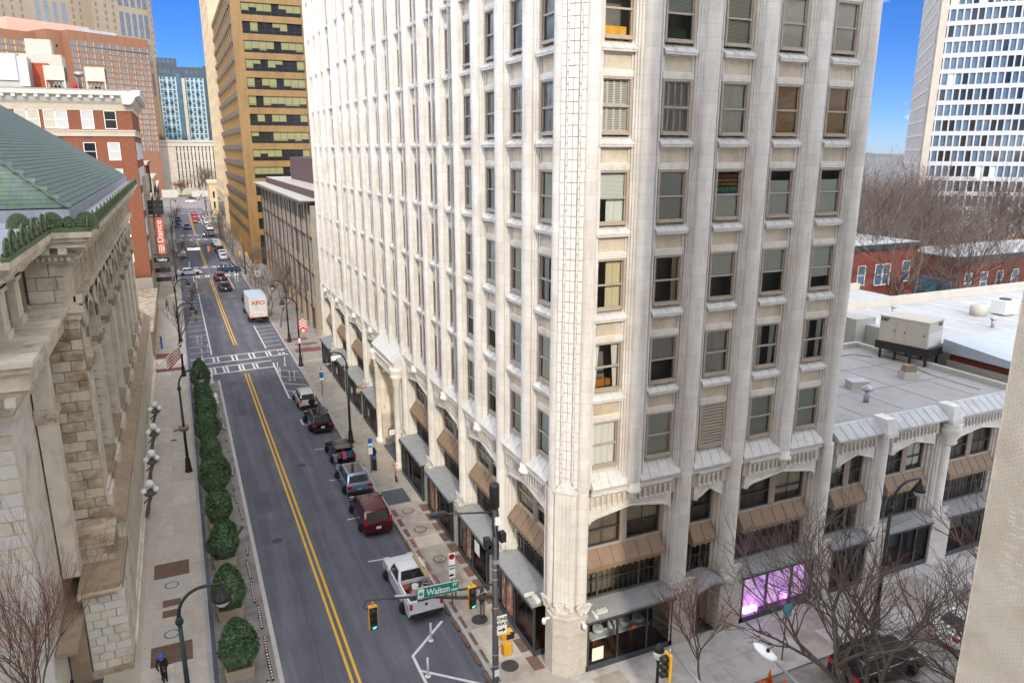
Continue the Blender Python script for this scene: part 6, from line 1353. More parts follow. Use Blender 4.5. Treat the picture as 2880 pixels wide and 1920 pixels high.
put('rear_frame', MB().box(-1.27, -.05, .95, 1.27, .05, 1.06).box(-1.1, -.25, .5, 1.1, -.1, .62).box(-1.2, -.1, .55, -1.1, 0, 1).box(1.1, -.1, .55, 1.2, 0, 1), 'plastic_black', bt)
st_ = MB()
for k in range(8): st_.box(-1.15+k*.3, -.06, 1.0, -1.0+k*.3, -.045, 1.05)
put('reflective_strip', st_, 'sign_red', bt)
for x0 in (-.5, 0, .5): put('placard_frame', MB().quad((x0-.17, -.04, 1.75), (x0, -.04, 1.58), (x0+.17, -.04, 1.75), (x0, -.04, 1.92)), 'bl_grey', bt)
put('chassis', MB().box(-.5, 0, .6, .5, 9.3, 1.0), 'plastic_black', bt); put('cab', MB().extx([(7.35, .5), (7.35, 2.7), (8.0, 2.75), (8.6, 1.75), (9.5, 1.6), (9.6, .5)], -1.1, 1.1), 'p_white', bt); put('windscreen', MB().quad((-1, 8.06, 2.66), (1, 8.06, 2.66), (1, 8.58, 1.85), (-1, 8.58, 1.85)), 'car_glass', bt)
for s in (-1, 1):
    for yy in (1.6, 8.7): w = ob('wheel', WH[.48][0], bt, (s*1.05, yy, .48)); ob('rim', WH[.48][1], w)
    put('mirror', MB().box(s*1.25-.12, 8.2, 1.9, s*1.25+.12, 8.3, 2.4), 'plastic_black', bt)
VM = 'vehicles moving or waiting farther down the street'
car('pickup_truck', 'dark pickup parked just beyond the white box truck', 'pickup', 'p_black', -5.3, 101.5, R(1), 'pickup', VM)
car('black_suv', 'black suv driving away behind the red suv at crossing', 'suv', 'p_black', -8.5, 116.6, R(1), 'suv', VM, tail='tail_red'); car('red_suv', 'dark red suv waiting at the first crossing', 'suv', 'p_darkred', -8.65, 129, R(1), 'suv', VM)
car('white_sedan', 'white sedan crossing from the left at the first crossing', 'sedan', 'p_white', -16.6, 140.6, R(-84), 'car', VM); car('blue_suv', 'dark blue suv turning into the side street at the first crossing', 'suv', 'p_dblue', -8.6, 142.5, R(-96), 'suv', VM)
for (k_, l, p_, x, y) in (('sedan', 'silver car parked first beyond the crossing on the right', 'p_lsilver', -6.2, 160.4), ('sedan', 'white car parked second beyond the crossing on the right', 'p_white', -6.05, 167.6), ('suv', 'dark maroon suv parked third beyond the crossing on the right', 'p_maroon', -6.3, 174), ('pickup', 'white utility truck with roof rack parked on the far right', 'p_offwhite', -6.2, 186), ('sedan', 'white car parked on the far right beyond the second crossing', 'p_white', -6.1, 257), ('sedan', 'grey white car parked farthest away on the right', 'p_lsilver', -5.9, 275)):
    car('parked_car', l, k_, p_, x, y, R(1), 'car', VM, detail=False)
car('pickup_truck', 'white and rust coloured pickup parked at left beyond the first crossing', 'pickup', 'p_offwhite', -15.35, 166.5, R(1), 'pickup', VM, detail=False)
car('black_suv', 'black suv crossing at the second crossing', 'suv', 'p_navy', -9.0, 212.5, R(-95), 'suv', VM, detail=False); car('pickup_truck', 'white pickup waiting on the right beyond the second crossing', 'pickup', 'p_white', -6.1, 231, R(1), 'pickup', VM, detail=False)
for (l, x, y) in (('red car last in the queue before the plaza', -9.3, 261), ('red car in the middle of the queue before the plaza', -9.1, 279.5), ('red car first in the queue before the plaza', -9.0, 297.5)): car('red_car', l, 'sedan', 'p_red', x, y, R(1), 'car', VM, lit=True, detail=False)
car('blue_car', 'bright blue car driving toward the viewer in the left lane', 'suv', 'p_blue', -12.8, 243.5, R(181), 'car', VM, detail=False); car('parked_car', 'navy car parked at left beyond the second crossing', 'sedan', 'p_navy', -15.6, 251.5, R(181), 'car', VM, detail=False); car('parked_car', 'dark blue suv parked farthest on the left', 'suv', 'p_dblue', -15.4, 274, R(181), 'suv', VM, detail=False)
car('white_suv', 'white suv crossing the far plaza', 'suv', 'p_white', -11.0, 376, R(-93), 'suv', VM, detail=False); car('black_car', 'black car behind the white suv on the far plaza', 'sedan', 'p_black', -10, 406, R(-93), 'car', VM, detail=False)
car('black_suv', 'black suv parked under the bare trees in the side street', 'suv', 'p_black', 12.3, -6.3, R(-90), 'suv', 'vehicles in the side street'); car('white_sedan', 'white car under the bare trees at lower right', 'sedan', 'p_white', 19.6, -6.2, R(-90), 'car', 'vehicles in the side street')
# ---------------------------------------------------------------- bare trees
mat('bark', (.12, .098, .078), .9, .25, 4, rgb2=(.17, .155, .11), fac2=(.5, .7), s2=3, bump=.3, bscale=30); mat('twig', (.125, .092, .078), .85, .25, 3); mat('twig_red', (.20, .095, .065), .85, .25, 3); mat('bark_far', (.135, .105, .088), .9, .2, 1)
def tree_meshes(seed, H, spread, trunk_r, forks=3, levels=5, upright=.5, m_b='bark', m_t='twig', trunk_h=.28, dens=1.0, tip=.006, lean=(0, 0)):
    r = random.Random(seed); tb, tw_ = MB(), MB()
    def branch(p, d, L_, rad, lev):
        n = 4 if lev < 2 else (3 if lev < 4 else 2); pts = [p]; rr = [rad]; q = p.copy(); dd = d.copy()
        for i in range(n):
            dd = (dd+Vector((r.gauss(0, .16), r.gauss(0, .16), r.gauss(0, .10)+.06*upright))).normalized(); q = q+dd*L_/n; pts.append(q.copy()); rr.append(max(tip, rad*(1-.45*(i+1)/n)))
        (tb if lev < 3 else tw_).tube(pts, rr, 6 if lev < 2 else (4 if lev == 2 else 3), cap=False)
        if lev >= levels: return
        kids = {0: forks+2, 1: 4, 2: 4, 3: 4, 4: 3, 5: 3}[lev]; kids = max(2, int(kids*dens+.5)) if lev > 0 else kids
        for k in range(kids):
            t = r.uniform(.35, 1.0) if lev > 0 else r.uniform(.75, 1.0)
            if k == 0: t = 1.0
            idx = t*n; i0 = min(int(idx), n-1); pp = pts[i0].lerp(pts[i0+1], idx-i0)
            a = r.uniform(0, 2*math.pi) if lev else 2*math.pi*(k+r.uniform(-.2, .2))/kids
            side = Vector((math.cos(a), math.sin(a), 0)); out = spread*(.55 if lev == 0 else .8)*r.uniform(.6, 1.2)
            nd_ = (dd*1.0+side*out+Vector((0, 0, upright*.35))).normalized() if k else (dd+side*out*.35).normalized()
            branch(pp, nd_, L_*r.uniform(.55, .80) if lev else H*(1-trunk_h)*r.uniform(.38, .5), max(tip, rad*r.uniform(.42, .62)), lev+1)
    branch(Vector((0, 0, 0)), Vector((lean[0], lean[1], 1)).normalized(), H*trunk_h, trunk_r, 0)
    return tb.mesh('trunk', m_b), tw_.mesh('crown', m_t)
def tree(label, ms, loc, rz=0, s=1, group=None, name='bare_tree'):
    t = thing(name, label, 'tree', loc, rz, group); ob('trunk', ms[0], t, scale=s); ob('crown', ms[1], t, scale=s); return t
TA = tree_meshes(3, 14.0, 1.0, .25, 3, 5, .2, trunk_h=.36, tip=.008, dens=1.1); TB = tree_meshes(11, 13.5, 1.0, .28, 3, 5, .2, trunk_h=.33, tip=.008, dens=1.1); TC = tree_meshes(5, 12, 1.0, .2, 3, 5, .2, tip=.008, dens=1.0)
G1 = 'bare trees across the side street'
tree('bare tree with straight pale trunk at lower right, left of its neighbour', TA, (7.2, -13.1, .1), 1.0, 1, G1); tree('bare tree with forked trunk nearest the cream brick wall', TB, (10.6, -13.0, .1), 2.2, 1, G1); tree('bare tree mostly hidden behind the cream brick wall', TC, (15.0, -13.4, .1), .4, 1.05, G1)
TS = tree_meshes(21, 5.4, .75, .075, 3, 4, .6, 'bark', 'twig_red', trunk_h=.26, dens=1.15, tip=.006)
tree('small bare street tree in front of the arched door', TS, (5.9, -3.5, .13), .5)
TL = tree_meshes(8, 12.5, .5, .12, 4, 5, .9, 'bark', 'twig_red', trunk_h=.25, tip=.006)
tree('reddish bare tree rising at the lower left corner', TL, (-22.9, 1.0, 0), 0, .80); 
TM = [tree_meshes(31+i, 8.5, .6, .10, 3, 4, .6, 'bark_far', 'bark_far', trunk_h=.3, dens=1.1, tip=.011) for i in range(3)]
G2 = 'bare street trees down the street'
side = [(-3.0, 83, 'by the box truck'), (-3.2, 92, 'beside the box truck'), (-2.9, 100, 'ahead of the box truck'), (-3.5, 112, 'short of the first crossing on the right'), (-3.6, 124, 'at the first crossing on the right'), (-3.9, 153, 'just beyond the first crossing on the right'), (-4.0, 166, 'beside the row of far parked cars'), (-4.0, 180, 'before the second crossing on the right'), (-4.1, 196, 'in front of the gold tower'), (-3.9, 236, 'in front of the cream tower')]
for i, (x, y, l) in enumerate(side): tree('bare street tree '+l, TM[i % 3], (x, y, .12), i*1.3, 1.05+.2*rnd.random(), G2)
for i, (x, y, l) in enumerate(((-17.2, 73, 'leaning over the pavement past the courthouse'), (-17.0, 92, 'behind the round blue sign on the left'), (-17.2, 118, 'beside the orange banner'), (-17.3, 132, 'at the first crossing on the left'), (-17.6, 156, 'beyond the first crossing on the left'), (-17.8, 180, 'beside the rust coloured pickup'), (-18, 232, 'beyond the second crossing on the left'), (-18, 262, 'near the plaza on the left'))): tree('bare street tree '+l, TM[(i+1) % 3], (x, y, .12), i*2.1, .95, G2)
TF = [tree_meshes(51+i, 22, .95, .34, 4, 5, .35, 'bark_far', 'bark_far', trunk_h=.22, dens=1.1, tip=.015) for i in range(3)]
G3 = 'bare park trees in front of the white tower'
for i, (x, y, s) in enumerate(((57, 44, .8), (70.5, 38, .95), (69, 52, 1.0), (78, 58, 1.08), (86, 49, 1.0), (92, 62, 1.1), (80, 78, 1.1), (98, 80, 1.15), (106, 66, 1.05), (110, 92, 1.2), (122, 80, 1.1), (90, 100, 1.15), (124, 102, 1.2), (104, 112, 1.2), (96, 52, .95), (112, 55, 1.0), (116, 72, 1.1), (103, 51.5, .9), (121, 56, 1.0), (129, 64, 1.05), (99, 70, 1.1), (79.5, 38.2, .8), (90.5, 38, .8))):
    d_ = 'left most' if i == 0 else ''
    tree('tall bare tree %s' % ['left of the bright red house', 'in front of the teal kiosk', 'behind the bright red house', 'behind the tan house roof', 'in front of the dark red house', 'behind the dark red house', 'behind the long white roof, left part', 'behind the long white roof, middle part', 'at right between dark red house and white tower', 'at the foot of the white tower', 'at the right edge below the white tower', 'in the back row left of the white tower', 'in the back row at right edge', 'in the back row below the white tower corner', 'behind the dark red house, left part', 'behind the dark red house, right part', 'at far right behind the low white roof', 'just behind the dark red house roof', 'at the right edge beyond the dark red house', 'farthest right at the foot of the tower', 'between the two low white roofs', 'in front of the gap beside the dark red house', 'directly in front of the dark red house'][i], TF[i % 3], (x, y, 0), i*1.7, s, G3)
mat('twig_rust', (.20, .11, .05), .9, .2, 2)
TP = tree_meshes(77, 8, .9, .16, 4, 5, .4, 'bark_far', 'twig_rust', trunk_h=.2, tip=.03)
tree('round russet tree standing on the far plaza', TP, (-12.5, 432, .1), 0, 1.1); tree('bare tree in front of the slit building', TF[1], (-2, 436, .1), 0, .8); tree('bare tree at right in front of the slit building', TF[2], (4, 437, .1), 0, .85)
mat('grass', (.16, .19, .05), .9, .3, .5); tag(put('plaza_grass', MB().box(-14, 427, .1, 30, 444, .22), 'grass'), 'yellow green lawn strip at the end of the street', 'grass', kind='stuff')
hb = MB()
for k in range(900): p = Vector((rnd.uniform(-1, 11), rnd.uniform(438, 441), rnd.uniform(.2, 2.6))); a = Vector((rnd.gauss(0, .3), rnd.gauss(0, .3), rnd.gauss(0, .3))); b = Vector((rnd.gauss(0, .3), rnd.gauss(0, .3), rnd.gauss(0, .3))); hb.quad(p, p+a, p+a+b, p+b)
mat('hedge', (.035, .07, .025), .8, .3, 1); tag(put('plaza_hedge', hb, 'hedge'), 'dark green hedge behind the plaza lawn', 'hedge')
# ---------------------------------------------------------------- clipped shrubs in planter boxes
mat('leaf', (.05, .10, .038), .5, .5, 2.5, rgb2=(.10, .165, .06), fac2=(.5, .72), s2=3.5, objc=True, spec=.5); mat('planter', (.40, .34, .25), .8, .15, 2)
def shrub_mesh(seed, H=2.6, Rr=1.0, N=6500):
    r = random.Random(seed); m = MB(); lob = [(r.uniform(0, 6.28), r.uniform(.2, .9), r.uniform(.08, .22)) for _ in range(14)]
    for k in range(N):
        u = r.random(); t = r.random()**.85; a = r.uniform(0, 2*math.pi)
        prof = Rr*min(1, .62+1.6*t)*(1-t**1.7)**.62
        bump = 1+sum(c*math.exp(-((math.atan2(math.sin(a-p), math.cos(a-p)))**2)*3-((t-q)**2)*25) for p, q, c in lob)
        rad = prof*bump*(1-.42*r.random()**1.8)*(1.10 if r.random() < .06 else 1); p = Vector((rad*math.cos(a), rad*math.sin(a), .1+t*H))
        nrm = Vector((math.cos(a), math.sin(a), .5+r.gauss(0, .8))).normalized(); e1 = nrm.orthogonal().normalized(); e1 = (e1*math.cos(u*6.28)+nrm.cross(e1)*math.sin(u*6.28)+nrm*r.gauss(0, .35)).normalized(); e2 = nrm.cross(e1).normalized(); L_ = r.uniform(.06, .15)
        m.quad(p-e1*L_, p+e2*L_*.5, p+e1*L_, p-e2*L_*.5)
    core_ = MB().lathe([(Rr*.35, .15), (Rr*.58, .5), (Rr*.48, H*.5), (Rr*.25, H*.75), (.03, H*.85)], 12); n = len(m.v); m.v += core_.v; m.k = 0
    for f in core_.f: m.face(tuple(n+i for i in f))
    return m.mesh('foliage', 'leaf')
SHM = [shrub_mesh(i) for i in range(4)]
stem = MB().tube([(0, 0, 0), (0, 0, .6)], .06, 6).mesh('stem', 'bark')
boxm = MB().prism([(-.62, -.62), (.62, -.62), (.62, .62), (-.62, .62)], 0, .62, 1.12).mesh('planter_box', 'planter'); soil = MB().box(-.6, -.6, .6, .6, .6, .64).mesh('soil', 'paver_brown')
SY = [6.7, 12.1, 17.9, 23.0, 28.2, 33.7, 39.2, 44.6, 50.2, 55.6]
ORD = ['nearest', 'second', 'third', 'fourth', 'fifth', 'sixth', 'seventh', 'eighth', 'ninth', 'farthest']
for i, y in enumerate(SY):
    x = -14.72+rnd.uniform(-.08, .08); pb = thing('planter_box', 'tan planter box under the %s clipped shrub of the row' % ORD[i], 'planter', (x, y, .03), 0, 'planter boxes of the shrub row'); ob('box', boxm, pb); ob('soil', soil, pb)
    s = 1.0+rnd.uniform(-.11, .12) if i else .98; t = thing('clipped_shrub', 'dark green clipped shrub, %s of the row counting from the viewer' % ORD[i], 'shrub', (x, y, .62), rnd.uniform(0, 6.28), 'clipped shrubs in the planting strip'); ob('foliage', SHM[i % 4], t, scale=(s*rnd.uniform(.93, 1.07), s*rnd.uniform(.93, 1.07), (1.25 if i == 9 else rnd.uniform(.92, 1.1))*s)); ob('stem', stem, t)
# low dotted lane divider along the strip
mat('divider_brown', (.085, .04, .03), .7, .25, 4); stud = MB().box(-.036, -.04, .09, .036, .04, .105).mesh('stud', 'sign_white')
ys = [3.2, 5.4, 7.4, 9.9, 12.6, 15.3, 18.2, 23.4, 26.2, 28.8, 31.4, 34, 36.8, 39.6, 42.6, 45.8, 49.0, 52.2]
for i, y in enumerate(ys):
    L_ = 2.3 if i not in (2, 6) else 1.7; t = thing('lane_divider', 'low dark rail with white studs along the shrub strip, number %s from the viewer' % (['one', 'two', 'three', 'four', 'five', 'six', 'seven', 'eight', 'nine', 'ten', 'eleven', 'twelve', 'thirteen', 'fourteen', 'fifteen', 'sixteen', 'seventeen', 'eighteen'][i]), 'lane divider', (-13.28+rnd.uniform(-.12, .1), y, .036), R(rnd.uniform(-3, 5)), 'studded rails along the planting strip')
    put('rail', MB().box(-.07, 0, 0, .07, L_, .09), 'divider_brown', t)
    for k in range(int(L_/.24)): ob('stud', stud, t, (0, .12+k*.24, 0))
for x, y, a, l in ((-13.0, 1.2, -12, 'loose brown rail lying nearest the viewer at the shrub strip'), (-13.9, 20.8, -22, 'loose brown rail beside the third shrub'), (-13.85, 27.2, 5, 'loose short brown rail beside the fifth shrub')): tag(put('loose_rail', MB().box(-.07, 0, 0, .07, 1.6, .12), 'divider_brown', None, (x, y, .036), R(a)), l, 'rail')
tag(put('white_barrier', MB().exty([(-.2, 0), (.2, 0), (.1, .75), (-.1, .75)], 0, 1.5), 'sign_white', None, (-13.5, 50.8, .036)), 'white plastic barrier at the end of the shrub strip', 'barrier'); tag(put('white_barrier', MB().exty([(-.2, 0), (.2, 0), (.1, .9), (-.1, .9)], 0, .7), 'sign_white', None, (-13.6, 58.2, .036)), 'white barrier post beside the crosswalk', 'barrier')
# ---------------------------------------------------------------- street lamps
def lantern(t, x, z, big=1):
    put('lantern_cap', MB().lathe([(.05, z+.62), (.09, z+.55), (.10, z+.42), (.20, z+.32), (.30, z+.12), (.36, z+.0), (.34, z-.04)], 14, (x, 0, 0)), 'pole_black', t); put('lamp_glass', MB().lathe([(.29, z-.03), (.27, z-.16), (.16, z-.30), (.03, z-.34)], 14, (x, 0, 0)), 'lamp_glass', t)
def street_lamp(label, x, y, sgn, m='pole_green', hook=8.5, basket=False, out=1.65, rz=0, group='tall street lamps'):
    t = thing('street_lamp', label, 'street lamp', (x, y, .12), rz, group)
    put('base', MB().lathe([(.30, 0), (.30, .18), (.24, .30), (.20, .9), (.17, 1.05), (.20, 1.12), (.12, 1.25)], 12), 'pole_black', t); put('shaft', MB().lathe([(.12, 1.2), (.085, 7.0)], 12), m, t); put('collar', MB().lathe([(.09, 6.9), (.15, 6.98), (.17, 7.08), (.13, 7.2), (.09, 7.3)], 12), m, t)
    arm = [(0, 0, 7.1)]+[(sgn*(out*.62-out*.62*math.cos(a)), 0, 7.3+(hook-7.3)*math.sin(a)) for a in [R(10*i) for i in range(1, 10)]]+[(sgn*out*.85, 0, hook), (sgn*out, 0, hook-.08)]
    put('arm', MB().tube(arm, [.085]+[.07]*9+[.055, .05], 8), m, t); lantern(t, sgn*out, hook-.75)
    put('hanger', MB().tube([(sgn*out, 0, hook-.05), (sgn*out, 0, hook-.2)], .04, 6), m, t)
    if basket: put('basket', MB().lathe([(.05, 3.45), (.30, 3.55), (.40, 3.8), (.42, 3.9), (.36, 3.9)], 14), 'hood', t)
    return t
street_lamp('tall green street lamp at bottom left beside the cyclist', -16.8, 1.1, 1, hook=8.4); street_lamp('tall green street lamp with basket ring beside the shrub row', -16.5, 33.7, 1, basket=True)
l3 = street_lamp('black street lamp pole with flag sign and notice at the crosswalk on the left', -16.45, 62.5, 1, 'pole_black'); put('notice', MB().box(-.3, -.14, 2.7, .3, -.12, 3.5), 'sign_white', l3)
street_lamp('black street lamp with round blue sign on the left pavement', -16.6, 80, 1, 'pole_black'); street_lamp('tall lamp on the right pavement behind the open hatchback', -3.1, 34.4, -1); 
b3 = street_lamp('black lamp with red chevron banner at the crosswalk on the right', -3.4, 61.2, -1, 'pole_black'); street_lamp('black lamp beside the box truck on the right', -3.05, 73.7, -1, 'pole_black')
for x, y, s, l in ((-17.0, 168, 1, 'distant lamp on left beyond the first crossing'), (-17.2, 262, 1, 'distant lamp on left near the plaza'), (-4.4, 205, -1, 'distant lamp on right at the second crossing'), (-4.5, 250, -1, 'distant lamp on right near the cream tower'), (-4.5, 292, -1, 'distant lamp on right near the plaza')): street_lamp(l, x, y, s, 'pole_black')
street_lamp('black lamp with arched arm on the side street behind bare trees', 17.6, -3.7, 1, 'pole_black', out=2.0)
# banner, round signs, flag
mat('banner_red', (.62, .15, .12), .7, .05, 3); bq = put('chevron_banner', MB().box(.12, -.02, 4.05, 1.0, .02, 5.85), 'banner_red', b3)
cv_ = MB()
for z in (4.75, 5.1, 5.45): cv_.quad((.12, -.03, z-.12), (.56, -.03, z+.22), (.56, -.03, z+.36), (.12, -.03, z+.02)); cv_.quad((.56, -.03, z+.22), (1.0, -.03, z-.12), (1.0, -.03, z+.02), (.56, -.03, z+.36))
put('chevrons', cv_, 'sign_white', b3); put('banner_mark', MB().box(.4, -.03, 4.2, .72, -.021, 4.5), 'sign_white', b3); put('small_notice', MB().box(-.12, -.16, 2.9, .14, -.13, 3.5), 'sign_white', b3)
def round_sign(label, x, y, z, r=.52, pole=False):
    t = thing('round_sign', label, 'sign', (x, y, z)); put('disc', MB().lathe([(r, -.02), (r, .02)], 24, axis='y'), 'sign_blue', t); put('rim', MB().lathe([(r*1.0, -.03), (r*1.08, -.03), (r*1.08, .03), (r, .03)], 24, axis='y'), 'sign_white', t)
    m = MB()
    for k in range(3):
        pts = [(-.30*r+.30*r*k+.28*r*math.sin(q*2.6), -.55*r+1.05*r*q) for q in [i/6 for i in range(7)]]
        for (a, b) in zip(pts, pts[1:]): m.quad((a[0], -.03, a[1]), (a[0]+.17*r, -.03, a[1]), (b[0]+.17*r, -.03, b[1]), (b[0], -.03, b[1]))
    put('flame_mark', m, 'sign_white', t)
    if pole: put('post', MB().tube([(0, .04, -z+.1), (0, .04, .5)], .05, 6), 'pole_black', t)
round_sign('round blue sign with white flame mark on the left lamp pole', -15.95, 78.6, 5.45); round_sign('round blue sign with white flame mark on a post at right', -2.7, 117, 3.0, .55, True)
fp = thing('flagpole', 'slanting flagpole with striped flag fixed to the courthouse wall', 'flagpole', (-19.9, 36, 6.74)); put('pole', MB().tube([(0, 0, 0), (3.9, 0, 3.6)], [.07, .045], 6), 'bl_tan', fp); put('finial', MB().sphere((3.92, 0, 3.64), .08, 8, 5), 'signal_yellow', fp)
fl_ = MB(); 
for k in range(9):
    fl_.k = k % 2
    for q in range(7): a = Vector((3.75-q*.16, .10*math.sin(q*1.3), 3.42-q*.148-.115*k)); b = Vector((3.75-(q+1)*.16, .10*math.sin((q+1)*1.3), 3.42-(q+1)*.148-.115*k)); fl_.quad(a, b, b+Vector((.02, .01, -.115)), a+Vector((.02, .01, -.115)))
put('flag', fl_, ['sign_red', 'sign_white'], fp)
# ---------------------------------------------------------------- signals and signs at the near corner
def signal_head(t, x, z, faces='y', y=-.15, lit='green', back='signal_yellow', n='signal_head'):
    """three lens head hanging with its top at z, facing -Y"""
    h = put(n, MB().box(x-.17, y-.02, z-1.08, x+.17, y+.20, z).box(x-.20, y+.04, z-1.11, x+.20, y+.07, z+.03), back, t); put('face', MB().box(x-.165, y-.045, z-1.06, x+.165, y-.02, z-.02), 'signal_black', h)
    for k, m_ in enumerate(('lens_off', 'lens_amber', 'sig_green' if lit == 'green' else 'lens_off')):
        zc = z-.20-k*.345; ln = MB(); ln.lathe([(.13, -.06), (.10, -.075), (.0, -.08)], 14, (x, y, zc), axis='y'); put('lens', ln, m_ if not (lit == 'red' and k == 0) else 'sig_red', h)
        vs = MB()
        for j in range(8): a0, a1 = math.pi*j/8, math.pi*(j+1)/8; vs.quad((x+.145*math.cos(a0), y-.04, zc+.145*math.sin(a0)), (x+.145*math.cos(a1), y-.04, zc+.145*math.sin(a1)), (x+.145*math.cos(a1), y-.27, zc+.145*math.sin(a1)-.03), (x+.145*math.cos(a0), y-.27, zc+.145*math.sin(a0)-.03))
        put('visor', vs, 'signal_black' if k < 2 else 'pole_green', h)
    put('hanger', MB().tube([(x, y+.08, z), (x, y+.08, z+.22)], .035, 6), 'signal_yellow', h); return h
sp_ = thing('signal_pole', 'dark signal pole with black cap and mast arm at the near corner', 'traffic signal', (-3.62, -.25, .12))
put('shaft', MB().lathe([(.22, 0), (.22, .3), (.155, .35), (.125, 9.9)], 14), 'pole_grey', sp_); put('top_cap', MB().lathe([(.17, 9.95), (.225, 10.0), (.225, 11.05), (.20, 11.12)], 18), 'pole_black', sp_)
put('cable_bundle', MB().tube([(.1, -.08, 9.9), (.13, -.1, 9.5), (.05, -.14, 9.0), (.14, -.06, 8.2), (.11, -.1, 7.2), (.13, -.05, 6)], .05, 5).tube([(-.1, -.1, 9.8), (-.13, -.06, 9.3), (-.06, -.12, 8.6)], .04, 5), 'plastic_black', sp_)
put('junction_box', MB().box(-.05, -.24, 9.2, .2, -.1, 9.55), 'bl_grey', sp_); put('lower_box', MB().box(-.16, -.22, 7.25, .16, -.1, 7.42), 'galv', sp_)
for z in (6.9, 6.4, 4.9, 2.4, 1.8): put('band', MB().lathe([(.16, z), (.16, z+.04)], 12), 'galv', sp_)
for dx, dz in ((-.38, 8.1), (.36, 8.25), (-.25, 7.8)): c_ = put('camera_unit', MB().box(dx-.13, -.2, dz, dx+.13, .15, dz+.45), 'signal_black', sp_); put('bracket', MB().tube([(dx, 0, dz+.2), (0, 0, dz+.2)], .04, 5), 'signal_black', c_)
put('lamp_arm', MB().tube([(0, 0, 9.75), (-1.2, 0, 9.95), (-2.3, .0, 10.15)], [.05, .045, .04], 7), 'steel_dark', sp_); put('luminaire', MB().lathe([(.02, -.40), (.13, -.3), (.16, 0), (.12, .3), (.02, .42)], 12, (-2.65, 0, 10.2), axis='x', sx=.55, sy=1), 'steel_dark', sp_)
put('mast_arm', MB().tube([(0, 0, 5.45), (-1.8, 0, 5.9), (-3.6, 0, 6.45), (-5.0, 0, 6.75), (-5.8, 0, 6.85)], [.09, .08, .06, .05, .04], 8).tube([(0, 0, 6.15), (-.9, 0, 6.2), (-1.9, 0, 6.3), (-3.0, 0, 6.45)], .05, 6).tube([(-1.0, 0, 5.72), (-1.0, 0, 6.2)], .04, 5).tube([(-1.9, 0, 5.95), (-1.9, 0, 6.3)], .04, 5), 'pole_grey', sp_); put('white_arm_sleeve', MB().tube([(-3.5, -.01, 6.52), (-4.7, -.01, 6.76)], .06, 6), 'galv', sp_)
put('cable', MB().tube([(-5.8, 0, 6.88), (-6.0, 0, 6.78), (-6.08, 0, 6.6), (-5.95, 0, 6.45), (-5.75, 0, 6.5)], .02, 5), 'plastic_black', sp_)
signal_head(sp_, -5.68, 6.55, y=-.1); signal_head(sp_, -1.15, 6.32, y=-.1)
wsn = thing('street_name_sign', 'green street name sign reading Walton St NW on the mast arm', 'sign', (-6.42, -.42, 6.78), 0); wsn.rotation_euler = (0, R(2.5), 0)
put('panel', MB().box(-.96, -.02, -.26, .96, .02, .26), 'sign_green', wsn); put('border', MB().box(-.97, -.015, -.275, .97, .01, -.26).box(-.97, -.015, .26, .97, .01, .275), 'sign_white', wsn); put('seal_panel', MB().box(-.92, -.026, -.22, -.64, -.018, .22), 'sign_white', wsn); put('seal', MB().lathe([(.10, -.03), (.10, -.026)], 16, (-.78, 0, -.02), axis='y'), 'sign_teal', wsn)
text('walton', 'sign_white', wsn, (.02, -.028, -.02), (R(90), 0, 0), scale=(.80, 1.0, 1)); text('st', 'sign_white', wsn, (.78, -.028, .12), (R(90), 0, 0)); text('nw', 'sign_white', wsn, (.78, -.028, -.12), (R(90), 0, 0))
ow = put('one_way_sign', MB().box(.0, -.22, 3.55, .5, -.20, 4.55), 'sign_white', sp_); text('one', 'sign_black', ow, (.25, -.226, 4.36), (R(90), 0, 0)); text('way', 'sign_black', ow, (.25, -.226, 4.10), (R(90), 0, 0))
put('arrow', MB().quad((.06, -.225, 3.74), (.30, -.225, 3.74), (.30, -.225, 3.82), (.06, -.225, 3.82)).quad((.29, -.225, 3.66), (.45, -.225, 3.78), (.29, -.225, 3.90)), 'sign_black', ow)
pdh = put('pedestrian_signal', MB().box(.30, -.3, 2.35, .72, .0, 2.95).box(.38, .1, 2.9, .95, .4, 3.3), 'signal_yellow', sp_); put('bracket', MB().tube([(0, 0, 3.2), (.4, 0, 3.35), (.75, 0, 3.3)], .05, 6).tube([(0, 0, 2.7), (.35, 0, 2.75)], .04, 6), 'signal_yellow', pdh); put('face', MB().box(.73, -.25, 2.4, .76, -.03, 2.9).box(.62, .02, 2.95, .99, .1, 3.28), 'signal_black', pdh)
put('sticker', MB().box(-.12, -.19, 1.3, .12, -.17, 1.65), 'sign_white', sp_)
# parking sign, pay station, bus sign, small sign
def post_sign(name, label, x, y, panels, h=3.3, m='pole_green'):
    t = thing(name, label, 'sign', (x, y, .13)); put('post', MB().tube([(0, 0, 0), (0, 0, h)], .035, 6), m, t)
    for z0, z1, w, mm in panels: put('panel', MB().box(-w, -.06, z0, w, -.04, z1), mm, t)
    return t
ps_ = post_sign('parking_sign', 'white no parking sign on green post beside the pickup', -2.95, 7.8, ((2.5, 3.25, .19, 'sign_white'), (2.42, 2.47, .19, 'sign_red'), (1.65, 2.38, .19, 'sign_white'))); text('nopark', 'sign_black', ps_, (0, -.066, 3.02), (R(90), 0, 0)); put('red_ring', MB().lathe([(.15, -.066), (.18, -.066), (.18, -.062), (.15, -.062)], 18, (0, 0, 3.02), axis='y'), 'sign_red', ps_); put('teal_band', MB().box(-.17, -.064, 2.2, .17, -.061, 2.34), 'sign_teal', ps_); put('black_band', MB().box(-.17, -.064, 1.78, .1, -.061, 1.92), 'sign_black', ps_)
ps2 = post_sign('parking_sign', 'blue and white parking sign beside the pay station', -2.95, 27.4, ((2.55, 2.95, .17, 'sign_blue'), (1.6, 2.53, .17, 'sign_white')), 3.0); put('teal_band', MB().box(-.16, -.064, 2.2, .16, -.061, 2.36), 'sign_teal', ps2)
